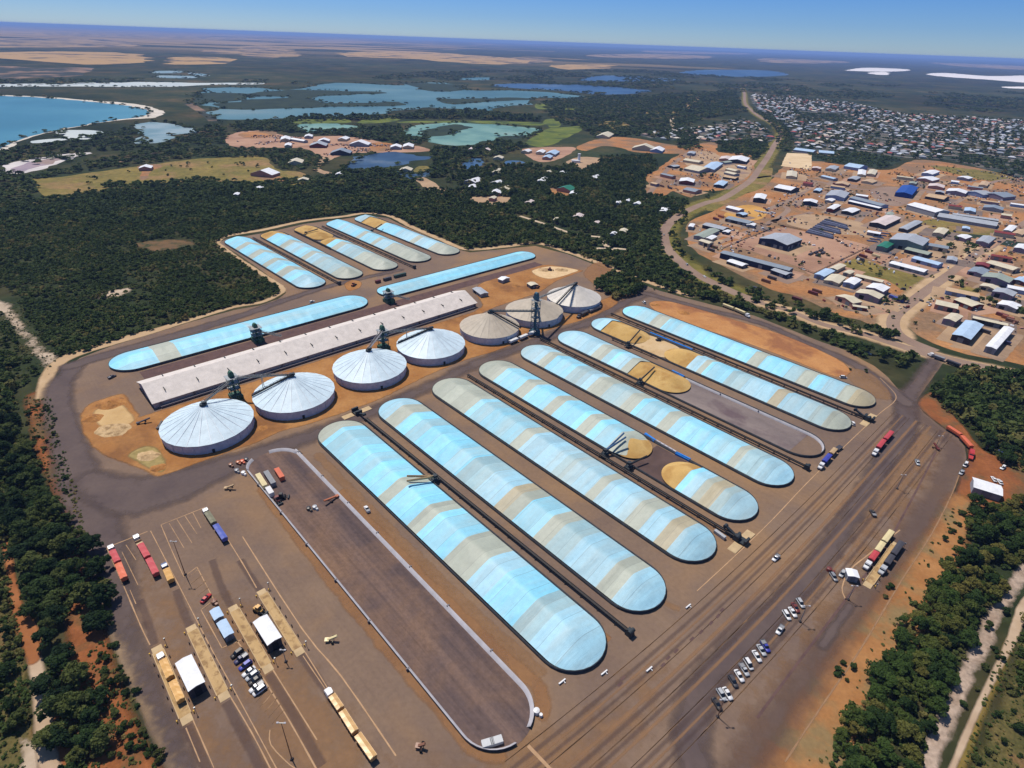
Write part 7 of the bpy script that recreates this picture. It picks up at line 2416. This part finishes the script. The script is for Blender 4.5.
gr = 'cars in the diagonal row on the right'
for (px, py), col, kd, lb in [((717, 703.6), 'black', 'sedan', 'black car at the lower end of the diagonal row'), ((721.6, 694.2), 'silver', 'wagon', 'silver wagon beside the black car at the row\'s lower end'), ((727.7, 693.4), 'white', 'sedan', 'white car third from the row\'s lower end'),
                              ((733.2, 681), 'dark', 'wagon', 'dark wagon in the lower half of the diagonal row'), ((739.4, 675.6), 'white', 'sedan', 'white sedan just above the dark wagon'), ((744.2, 669.4), 'silver', 'ute', 'silver utility above the white sedan'), ((748.5, 663.8), 'white', 'van', 'white van at the top of the unbroken row'),
                              ((757, 656), 'white', 'sedan', 'white car after the first gap in the row'), ((761.6, 650), 'silver', 'sedan', 'silver car beside the blue one'), ((765.4, 646), 'blue', 'ute', 'only blue utility in the diagonal row'),
                              ((786.8, 614.8), 'white', 'wagon', 'white wagon left of the upper cluster of four'), ((792.8, 612), 'white', 'sedan', 'white car beside the dark red one'), ((795.6, 607.4), 'dark red', 'sedan', 'dark red car in the upper cluster'), ((800.6, 602.8), 'silver', 'wagon', 'silver wagon at the upper end of the row')]:
    car((px, py), (px + 3.4, py + 5.4), col, kd, lb, gr)
gl = 'cars in the small car park at the left'
for (px, py), col, kd, lb in [((237, 653), 'black', 'wagon', 'black car at the top of the small car park row'), ((241, 658.4), 'navy', 'ute', 'dark navy utility second from the top of its row'), ((245.3, 665), 'blue', 'wagon', 'bright blue wagon in the small car park'), ((248.7, 671.4), 'white', 'sedan', 'white sedan just below the blue wagon'),
                              ((252.2, 675.4), 'silver', 'wagon', 'silver wagon in the middle of the small car park'), ((254.8, 680), 'black', 'sedan', 'black sedan between pale cars'), ((256.4, 686.6), 'white', 'ute', 'white utility second from the bottom of its row'), ((259.6, 690.2), 'white', 'van', 'white van at the bottom of the small car park row')]:
    car((px, py), (px - 4.6, py + 3.4), col, kd, lb, gl)
car((205.8, 598), (209.4, 594.4), 'red', 'sedan', 'lone red car on the angled bays', 'lone cars')
for (px, py), (fx, fy), col, kd, lb in [((780, 629.6), (777.6, 633.4), 'white', 'ute', 'white utility in the gap between the two car groups'), ((776, 557.6), (773, 560.6), 'white', 'ute', 'white utility driving alone on the lanes'), ((833.7, 576.6), (836, 580), 'grey', 'wagon', 'grey car left of the white cabin'),
                                        ((842.4, 573.4), (840, 577), 'silver', 'wagon', 'silver car against the white cabin'), ((917.6, 462.4), (919, 465.6), 'silver', 'ute', 'silver utility on the cable trench'), ((965.6, 464.4), (962.6, 469), 'white', 'van', 'white van at the office turn off, upper one'),
                                        ((961.6, 472.2), (958.6, 477), 'silver', 'ute', 'silver utility below the white van'), ((1003, 467.4), (1000, 470), 'white', 'wagon', 'white wagon behind the office'), ((994, 479), (992, 476), 'white', 'sedan', 'white sedan at the office\'s back, left'), ((1000, 481.6), (998, 478.6), 'white', 'sedan', 'white sedan at the office\'s back, right'),
                                        ((873, 513), (871, 509.4), 'black', 'ute', 'black utility parked across the cable trench'), ((367, 509), (364.4, 504.6), 'white', 'ute', 'white cab utility between the empty pad and the nearest stack'), ((843.4, 377.2), (848, 377.6), 'white', 'van', 'white van on the clay strip by the farthest stack'),
                                        ((852.6, 423), (850, 419.6), 'white', 'wagon', 'white wagon at the farthest discharge hopper'), ((644, 302.4), (641, 300), 'white', 'van', 'white van at the clay strip\'s top end'), ((112, 376.6), (115.6, 375), 'dark', 'ute', 'dark utility at the long stack\'s left tip'),
                                        ((312, 301.6), (316, 300.4), 'white', 'wagon', 'white wagon above the long blue stack'), ((868, 353), (872, 354.4), 'white', 'ute', 'white utility under the hedge by the back road'), ((664, 234.4), (664, 231), 'silver', 'sedan', 'silver car rounding the highway bend'),
                                        ((687, 264.2), (684.6, 261.4), 'silver', 'wagon', 'silver wagon on the lower highway curve'), ((704.6, 276.4), (708, 279), 'white', 'sedan', 'white car leaving the highway curve'), ((790, 163), (793, 164), 'white', 'wagon', 'white wagon at the sandy walled yard'),
                                        ((803, 269), (806, 270), 'white', 'ute', 'white utility by the navy shed\'s end')]:
    car((px, py), (fx, fy), col, kd, lb, 'lone cars')

# cars and clutter about the industrial estate
gk = 'vehicles parked about the estate'
WH_ = [((885, 301), 'on the corner forecourt'), ((897, 298), 'on the corner forecourt'), ((902, 300), 'on the corner forecourt'), ((889, 284), 'behind the white corner shed'), ((897, 284), 'behind the white corner shed'), ((903, 289), 'behind the white corner shed'), ((930, 305), 'at the orange corner lot'), ((938, 308), 'at the orange corner lot'),
       ((934, 321), 'on the orange corner lot'), ((975, 310), 'by the dark red walled shed'), ((990, 305), 'behind the cream shed pair'), ((951, 213), 'on the orange lot'), ((968, 214), 'on the orange lot'), ((978, 216), 'on the orange lot'), ((950, 203), 'on the orange lot'), ((842, 243), 'on the pink pad'), ((852, 252), 'on the pink pad'),
       ((803, 262), 'on the pink pad'), ((778, 206), 'on the pipe yard road'), ((796, 206), 'on the pipe yard road'), ((808, 209), 'on the pipe yard road'), ((826, 213), 'above the pipe yard'), ((836, 215), 'above the pipe yard'), ((848, 217), 'above the pipe yard'), ((770, 201), 'on the red lot'), ((780, 199), 'on the red lot'), ((734, 230), 'by the bend'),
       ((700, 230), 'by the bend'), ((697, 226), 'by the bend'), ((906, 214), 'near the blue shed'), ((914, 216), 'near the blue shed'), ((925, 224), 'near the blue shed'), ((938, 270), 'on the estate street'), ((948, 268), 'on the estate street'), ((942, 298), 'on the estate street'), ((922, 310), 'on the estate street'), ((1000, 272), 'on the right of the estate'),
       ((1010, 262), 'on the right of the estate'), ((1004, 280), 'on the right of the estate'), ((1018, 296), 'on the right of the estate'), ((880, 196), 'on the blue shed\'s forecourt'), ((890, 200), 'on the blue shed\'s forecourt'), ((700, 181), 'among the northern sheds'), ((676, 185), 'among the northern sheds'), ((728, 168), 'among the northern sheds'),
       ((738, 182), 'among the northern sheds'), ((668, 186), 'among the northern sheds'), ((690, 158), 'among the northern sheds'), ((712, 160), 'among the northern sheds'), ((820, 172), 'in the upper estate'), ((842, 176), 'in the upper estate'), ((850, 184), 'in the upper estate'), ((804, 174), 'in the upper estate'), ((806, 166), 'in the upper estate')]
cc = ['white', 'silver', 'dark', 'white', 'navy', 'dark red', 'white', 'grey']
seen = {}
for i, ((px, py), wh) in enumerate(WH_):
    col = cc[(i * 5 + i // 3) % 8]
    kd = ['sedan', 'ute', 'wagon', 'van'][(i * 3) % 4]
    a = random.uniform(0, 6.28)
    word = {'sedan': 'car', 'ute': 'utility', 'wagon': 'wagon', 'van': 'van'}[kd]
    car((px, py), (px + 3 * math.cos(a), py + 1.4 * math.sin(a)), col, kd, f'{col} {word} {wh}', gk)


def container(px, py, dpx, L, colr, label, name='shipping_container', h=2.6, wd=2.44, group='containers and bins'):
    a, b = at(px, py, 1.3), at(px + dpx[0], py + dpx[1], 1.3)
    r = root(name, a[0], a[1], .1, math.atan2(b[1] - a[1], b[0] - a[0]))
    tag(r, label, name.replace('_', ' '), group)
    mb = MB()
    mb.box((0, 0, h / 2 + .12), (L, wd, h))
    n = int(L / .6)
    for k in range(n):
        x = -L / 2 + .3 + k * .6
        mb.box((x, wd / 2 + .03, h / 2 + .12), (.22, .06, h - .4))
        mb.box((x, -wd / 2 - .03, h / 2 + .12), (.22, .06, h - .4))
        mb.box((x, 0, h + .14), (.22, wd - .3, .05))
    mb.build('shell', PM[colr], r)
    for sx_ in (-1, 1):
        mb = MB()
        mb.box((sx_ * (L / 2 + .04), 0, h / 2 + .12), (.08, wd - .2, h - .3))
        mb.bar((sx_ * (L / 2 + .12), .3, .3), (sx_ * (L / 2 + .12), .3, h), .07)
        mb.bar((sx_ * (L / 2 + .12), -.3, .3), (sx_ * (L / 2 + .12), -.3, h), .07)
        mb.build('door', PM[colr], r)
    return r


container(261.7, 481.5, (4.5, 7), 11.5, 'cream', 'cream container at the top left of the empty pad')
container(270, 479, (4.5, 7), 12, 'grey', 'grey container next to the cream one on the empty pad')
container(279.7, 474.6, (4.5, 7), 9, 'orange', 'orange container on the empty pad')
container(270, 492, (4.5, 7), 6, 'white', 'short white container below the cream one on the empty pad')
container(488, 742.6, (8, -2.4), 4, 'silver', 'pale container tucked in the empty pad\'s bottom curve, left one', h=1.5)
container(496.4, 740.2, (8, -2.6), 4, 'silver', 'pale container tucked in the empty pad\'s bottom curve, right one', h=1.5)
container(400, 275.4, (8, -2), 13, 'dark green', 'dark green container by the far pad')
container(387.4, 279, (8, -2), 8, 'dark', 'dark container left of the green one by the far pad')
container(378, 281.6, (8, -2), 5, 'dark red', 'small dark red bin by the far pad')
container(720, 534, (6, 4.4), 6, 'silver', 'pale narrow bin beside the half open stack\'s lower end', wd=1.6, h=1.6)
for i, (px, py) in enumerate([(811, 253.6), (816, 252), (821, 250), (818, 254.6), (823, 252.6)]):
    container(px, py, (8, -3.6), 9, 'dark', ['dark skid bin on the pink pad, front left', 'dark skid bin on the pink pad, middle of the back row', 'dark skid bin on the pink pad, back right', 'dark skid bin on the pink pad, front middle', 'dark skid bin on the pink pad, front right'][i], h=1.8)
for px, py, c_, lb in [(863, 256, 'dark red', 'dark red container by the pink pad\'s corner'), (860, 259, 'dark', 'dark container by the pink pad\'s corner'), (716, 219, 'dark red', 'dark red container beside the highway bend'), (721, 216.6, 'rust', 'rust container beside the highway bend'), (813, 293, 'dark red', 'dark red container on the bare orange strip'),
                       (817, 291, 'brown', 'brown container on the bare orange strip'), (797, 299, 'dark red', 'dark red container above the roadside hedge'), (766, 281, 'brown', 'brown container below the navy shed'), (772, 278, 'dark', 'dark container below the navy shed'), (757, 289, 'dark', 'dark container at the hedge end'),
                       (898, 299.6, 'mid blue', 'blue container on the corner forecourt'), (894, 297.6, 'mid blue', 'second blue container on the corner forecourt'), (1008, 318, 'rust', 'rust container under the dark trees at the right'), (1002, 315, 'dark red', 'dark red container under the dark trees at the right'), (1012, 321, 'brown', 'brown container under the dark trees at the right'),
                       (835, 184, 'dark red', 'dark red container in the upper estate'), (670, 188, 'dark', 'dark container on the northern orange lot'), (662, 186, 'brown', 'brown container on the northern orange lot'), (711, 250, 'dark', 'dark container left of the navy shed'), (714, 247, 'brown', 'brown container left of the navy shed'),
                       (869, 252, 'dark red', 'dark red container on the pink strip'), (876, 256, 'cream', 'cream container on the pink strip'), (1004, 342, 'navy', 'navy container beside the white junction shed'), (984, 331, 'dark', 'dark container beside the pale blue junction shed')]:
    container(px, py, (8, 2.6), 9, c_, lb)
# pipe racks in the pipe yard
for i in range(9):
    x0, y0 = 806 + i * 2.4, 232 - i * 1.55
    a, b = at(x0, y0, .6), at(x0 + 27 - (i % 3) * 3, y0 + 6.4, .6)
    mb = MB()
    d = np.array(b) - np.array(a)
    d /= np.linalg.norm(d)
    nn = np.array([-d[1], d[0]])
    for k in range(5):
        for lv in range(2):
            o_ = nn * (k - 2 + .5 * lv) * 1.0
            mb.cyl((a[0] + o_[0], a[1] + o_[1], .75 + lv * .85), (b[0] + o_[0], b[1] + o_[1], .75 + lv * .85), .48, n=8)
    for t in (.2, .5, .8):
        c = np.array(a) * (1 - t) + np.array(b) * t
        mb.bar((c[0] - nn[0] * 3, c[1] - nn[1] * 3, .2), (c[0] + nn[0] * 3, c[1] + nn[1] * 3, .2), .3)
    o = mb.build('pipe_rack', plain('pipe steel %d' % i, [C(58, 64, 92), C(78, 84, 112), C(46, 50, 74)][i % 3], .5, .3, .4))
    tag(o, 'long rack of dark blue grey pipes in the estate pipe yard, ' + ['nearest row', 'second row', 'third row', 'fourth row', 'middle row', 'sixth row', 'seventh row', 'eighth row', 'farthest row'][i], 'pipe rack', 'pipe racks')
for i in range(5):
    x0, y0 = 868 + i * 3, 241 - i * 2.0
    a, b = at(x0, y0, .6), at(x0 + 10, y0 + 1.2, .6)
    mb = MB()
    for k in range(4):
        mb.bar((a[0], a[1] + k * 1.2, .6), (b[0], b[1] + k * 1.2, .6), .5, 1.0)
    tag(mb.build('steel_stack', PM['blue grey']), 'stack of blue grey steel beside the green roofed shed, ' + ['nearest', 'second', 'middle', 'fourth', 'farthest'][i], 'steel stack', 'steel stacks')
for i, (px, py) in enumerate([(757, 211.6), (760, 212.2), (763, 212.8), (766, 213.2), (769, 213.8), (773, 213.2)]):
    x, y = at(px, py)
    mb = MB()
    mb.box((x, y, .8), (2.4, 9, 1.6), .4, 0, (.8, .95))
    tag(mb.build('block_row', M_conc), 'pale block row on the oval dirt lot, ' + ['leftmost', 'second from the left', 'third from the left', 'fourth from the left', 'fifth from the left', 'rightmost'][i], 'blocks', 'block rows')


# weighbridges
M_deck = ground_mat('weighbridge deck', C(178, 146, 100), C(196, 164, 118), .4, C(150, 120, 84), .3, rough=.9, stretch=((8, 1, 1), AS))
M_yellow = plain('yellow bollard', C(206, 160, 40), .6)


def weighbridge(label, tl, tr, br, bl, posts=True):
    P4 = [np.array(at(*q, .3)) for q in (tl, tr, br, bl)]
    a, b = (P4[0] + P4[1]) / 2, (P4[2] + P4[3]) / 2
    L, wd = np.linalg.norm(b - a), (np.linalg.norm(P4[0] - P4[1]) + np.linalg.norm(P4[2] - P4[3])) / 2
    c = (a + b) / 2
    ang = math.atan2(*(b - a)[::-1])
    r = root('weighbridge', c[0], c[1], .1, ang)
    tag(r, label, 'weighbridge', 'weighbridges')
    mb = MB()
    mb.box((0, 0, .19), (L - 5, wd, .3))
    mb.build('deck', M_deck, r)
    for sg in (-1, 1):
        mb = MB()
        x0, x1 = sg * (L / 2 - 2.5), sg * (L / 2 + .5)
        mb.add([(x0, -wd / 2, .02), (x0, wd / 2, .02), (x0, wd / 2, .34), (x0, -wd / 2, .34), (x1, -wd / 2, .02), (x1, wd / 2, .02)], [(3, 2, 5, 4), (0, 4, 5, 1), (0, 3, 4), (1, 5, 2)])
        mb.build('ramp', M_tanconc, r)
    for sg in (-1, 1):
        mb = MB()
        mb.box((0, sg * (wd / 2 + .12), .34), (L - 5, .24, .5))
        mb.build('guide_rail', M_tanconc, r)
    for k in range(7):
        for sg in (-1, 1):
            x = -L / 2 + 2 + k * (L - 4) / 6
            mb = MB()
            mb.box((x, sg * (wd / 2 + .9), .5), (.5, .35, 1.0))
            mb.build('bollard', M_concd if k % 6 else M_yellow, r)
    for sg in (-1, 1):
        mb = MB()
        x = sg * (L / 2 - 1)
        mb.bar((x, wd / 2 + 1.4, 0), (x, wd / 2 + 1.4, 3.2), .16)
        mb.box((x, wd / 2 + 1.4, 3.2), (.4, .5, .7))
        mb.build('signal_post', M_gal, r)


weighbridge('weighbridge carrying the sandy yellow road train, farthest left', (151, 649), (161.6, 645), (193, 718), (182, 725))
weighbridge('empty weighbridge right of the left white sample shed', (185.5, 628), (195.6, 625), (230, 695), (220, 701.6))
weighbridge('empty weighbridge left of the right white sample shed', (228.4, 608), (236.5, 605), (273.75, 667), (264, 674))
weighbridge('empty weighbridge right of both white sample sheds', (256.6, 592), (265, 589), (305, 651.6), (295.6, 655))
weighbridge('sandy weighbridge between the two trucks at the right', (894, 542), (900, 545), (872, 588), (862, 584))

# lamp masts
def lamp(label, base, top, arm=2.2):
    x, y = at(*base)
    h = zfor(base[0], base[1], top[1])
    r = root('lamp_mast', x, y)
    tag(r, label, 'lamp mast', 'lamp masts')
    mb = MB()
    mb.cyl((0, 0, 0), (0, 0, h), .2, .1, 8)
    mb.build('mast', PM['brown'] if h > 10 else M_gal, r)
    mb = MB()
    mb.box((0, 0, .3), (.9, .9, .6))
    mb.build('footing', M_concd, r)
    mb = MB()
    mb.bar((-arm / 2, 0, h), (arm / 2, 0, h), .16)
    mb.build('crossarm', M_gal, r)
    for sg in (-1, 1):
        mb = MB()
        mb.box((sg * arm / 2, 0, h + .1), (.7, .5, .25))
        mb.build('lamp_head', M_conc, r)
    return r


lamp('tall brown lamp mast at the angled bays near the crimson road train', (185.5, 575), (173, 541.5))
lamp('tall brown lamp mast at the bottom left beside the car park', (292, 759.5), (277.5, 723))
lamp('lamp mast below the right white sample shed', (286, 662), (283, 650), 1.6)
lamp('lamp mast beside the diagonal row\'s lower end', (717.6, 717), (718, 700))
lamp('lamp mast near the upper cluster of cars', (800, 622), (801, 606))
lamp('lamp mast on the cable trench in the right yard', (897, 489), (898, 475))
lamp('lamp mast by the right hand cabin', (848, 600), (849, 586))
lamp('lamp mast by the red sign trailer at the entrance', (936, 446), (936, 436))


# odd machines
def auger(label, px0, px1, colr, z0=.8, z1=2.6):
    a, b = at(*px0, z0), at(*px1, z1)
    r = root('mobile_auger', a[0], a[1], .1)
    tag(r, label, 'auger', 'mobile augers')
    A, B = Vector((0, 0, z0)), Vector((b[0] - a[0], b[1] - a[1], z1))
    mb = MB()
    mb.bar(A, B, .9, .6)
    mb.build('conveyor_tube', PM[colr], r)
    d = (B - A).normalized()
    sd = d.cross(Vector((0, 0, 1))).normalized()
    m_ = A + (B - A) * .55
    for sg in (-1, 1):
        mb = MB()
        mb.bar((m_.x + sd.x * sg * 1.4, m_.y + sd.y * sg * 1.4, .4), m_, .2)
        mb.build('strut', PM[colr], r)
        o = put('wheel', WH_TRK, r, (m_.x + sd.x * sg * 1.5, m_.y + sd.y * sg * 1.5, .5))
        o.rotation_euler = (0, 0, math.atan2(d.y, d.x))
    mb = MB()
    mb.box((0, 0, .7), (1.3, 1.3, .9), math.atan2(d.y, d.x), 0, (1.3, 1.3))
    mb.build('hopper', PM[colr], r)


auger('orange mobile auger lying across the empty pad', (337, 496), (324, 501), 'rust')
auger('dark mobile auger at the silo row\'s near end beside the sandy hollow', (138, 423), (150, 418), 'dark')
auger('dark auger beside the nearest silo\'s left edge', (158, 428), (162, 421), 'dark')
auger('sandy auger on the grey spoil left of the empty pad', (226, 488), (234, 485), 'tan')
auger('sandy auger alone on the dusty ground at bottom centre', (418, 746), (425, 744), 'brown')
auger('pale auger on the worn ground right of the weighbridges', (327, 640), (337, 636), 'cream')
auger('red sign trailer boom at the entrance turn', (938, 449), (934, 443), 'dark red', .8, 2.4)


def tractor(label, px, colr, ang=0.0):
    x, y = at(*px)
    r = root('loader', x, y, .1, AS + ang)
    tag(r, label, 'loader', 'loaders')
    b = loft([(-2.4, .9, .7, 1.9), (-1.2, 1.0, .6, 2.0), (1.0, .8, .7, 1.8), (1.6, .7, .8, 1.5)])
    b.build('body', PM[colr], r)
    b = loft([(-1.1, .8, 1.9, 3.0), (-.8, .8, 1.9, 3.2), (.4, .8, 1.9, 3.2), (.7, .8, 1.9, 2.9)])
    b.build('cabin', M_glass, r)
    mb = MB()
    mb.box((-.2, 0, 3.25), (1.5, 1.7, .12))
    mb.build('cabin_roof', PM[colr], r)
    mb = MB()
    mb.bar((1.2, -.6, 1.2), (3.0, -.6, .6), .22)
    mb.bar((1.2, .6, 1.2), (3.0, .6, .6), .22)
    mb.box((3.3, 0, .6), (.8, 2.6, .9), 0, 0, (.6, 1))
    mb.build('bucket_arm', M_dkmetal, r)
    for wx in (-1.5, 1.2):
        for wy in (-1.05, 1.05):
            o = put('wheel', WH_TRK, r, (wx, wy, .75))
            o.scale = (1.45, 1.3, 1.45)


tractor('dark red loader on the empty pad below the white container', (278, 501.6), 'dark red')
tractor('small black loader beside the dark red one on the empty pad', (282, 498.4), 'black', 1)
tractor('yellow loader at the foot of the right sample shed', (259.6, 612), 'yellow', .4)
tractor('dark loader on the pale spread grain', (658.4, 341.2), 'dark', 1.2)
tractor('red loader on the pale spoil by the far clay ground', (550, 270.6), 'dark red', .8)
tractor('brown loader on the clay ground beside the cream hut', (537.4, 288), 'brown', 2)
tractor('rust loader on the clay patch by the far pad', (353.6, 286), 'rust', 2)
for i, (px, py, c_, lb) in enumerate([(231, 465.8, 'brown', 'brown drum pile left of the empty pad'), (238.4, 463.4, 'rust', 'rust drum pile left of the empty pad'), (242.6, 462.4, 'orange', 'orange drum pile left of the empty pad'), (246.6, 460.4, 'dark', 'dark drum pile at the empty pad\'s broken corner'),
                                      (237, 471.6, 'grey', 'grey bin beside the drum piles'), (243.6, 474, 'white', 'white bin at the empty pad\'s top left'), (828.6, 570.6, 'dark red', 'dark red bin on the open yard left of the cabin'), (536.4, 712.6, 'white', 'white block outside the empty pad\'s right curve'),
                                      (309, 509.6, 'black', 'black bin in the middle of the empty pad'), (315, 508.4, 'silver', 'pale bin beside the black one on the empty pad'), (214.6, 602.8, 'brown', 'brown bin by the red car'), (649, 670, 'white', 'white lane marker board'), (604, 673.4, 'white', 'white lane marker board below the second stack'), (562, 682.4, 'white', 'white lane marker board below the nearest stack'),
                                      (688, 607, 'white', 'white lane marker board below the third stack')]):
    x, y = at(px, py)
    mb = MB()
    if 'board' in lb:
        mb.box((x, y, .55), (3.2, .5, .5), AS + 1.5)
        mb.box((x + .8, y, .25), (.3, 1.2, .5), AS + 1.5)
    else:
        mb.cyl((x, y, .1), (x, y, 1.5), 1.2, 1.05, 14)
        mb.cyl((x, y, 1.5), (x, y, 1.75), 1.1, .3, 14)
        mb.cyl((x + 1.5, y - 1.2, .1), (x + 1.5, y - 1.2, 1.2), .7, .6, 12)
    tag(mb.build('drum' if 'board' not in lb else 'marker_board', PM[c_]), lb, 'drum' if 'board' not in lb else 'marker board', 'bins and drums' if 'board' not in lb else 'marker boards')
x, y = at(1005, 457)
mb = MB()
for sx_ in (-3, 3):
    for sy_ in (-2.4, 2.4):
        mb.bar((x + sx_, y + sy_, 0), (x + sx_, y + sy_, 3), .15)
mb.add([(x - 3.4, y - 2.8, 3), (x + 3.4, y - 2.8, 3), (x + 3.4, y + 2.8, 3), (x - 3.4, y + 2.8, 3), (x, y, 3.9)], [(0, 1, 4), (1, 2, 4), (2, 3, 4), (3, 0, 4)])
tag(mb.build('shade_sail', PM['mid blue']), 'blue shade canopy among trees behind the office', 'canopy')

# ------------------------------------------------------------------ clear air with distance
hz = mesh_np('haze', [(-64000, -700, -1), (64000, -700, -1), (64000, 62000, -1), (-64000, 62000, -1), (-64000, -700, 208), (64000, -700, 208), (64000, 62000, 208), (-64000, 62000, 208)],
             [(3, 2, 1, 0), (4, 5, 6, 7), (0, 1, 5, 4), (1, 2, 6, 5), (2, 3, 7, 6), (3, 0, 4, 7)])
m = bpy.data.materials.new('air')
m.use_nodes = True
nt = m.node_tree
nt.nodes.remove(nt.nodes['Principled BSDF'])
pv = nt.nodes.new('ShaderNodeVolumePrincipled')
pv.inputs['Color'].default_value = (.34, .53, 1.0, 1)
pv.inputs['Density'].default_value = 4.8e-5
pv.inputs['Anisotropy'].default_value = 0.0
nt.links.new(pv.outputs[0], nt.nodes['Material Output'].inputs['Volume'])
tag(link('haze', hz, m), kind='stuff')
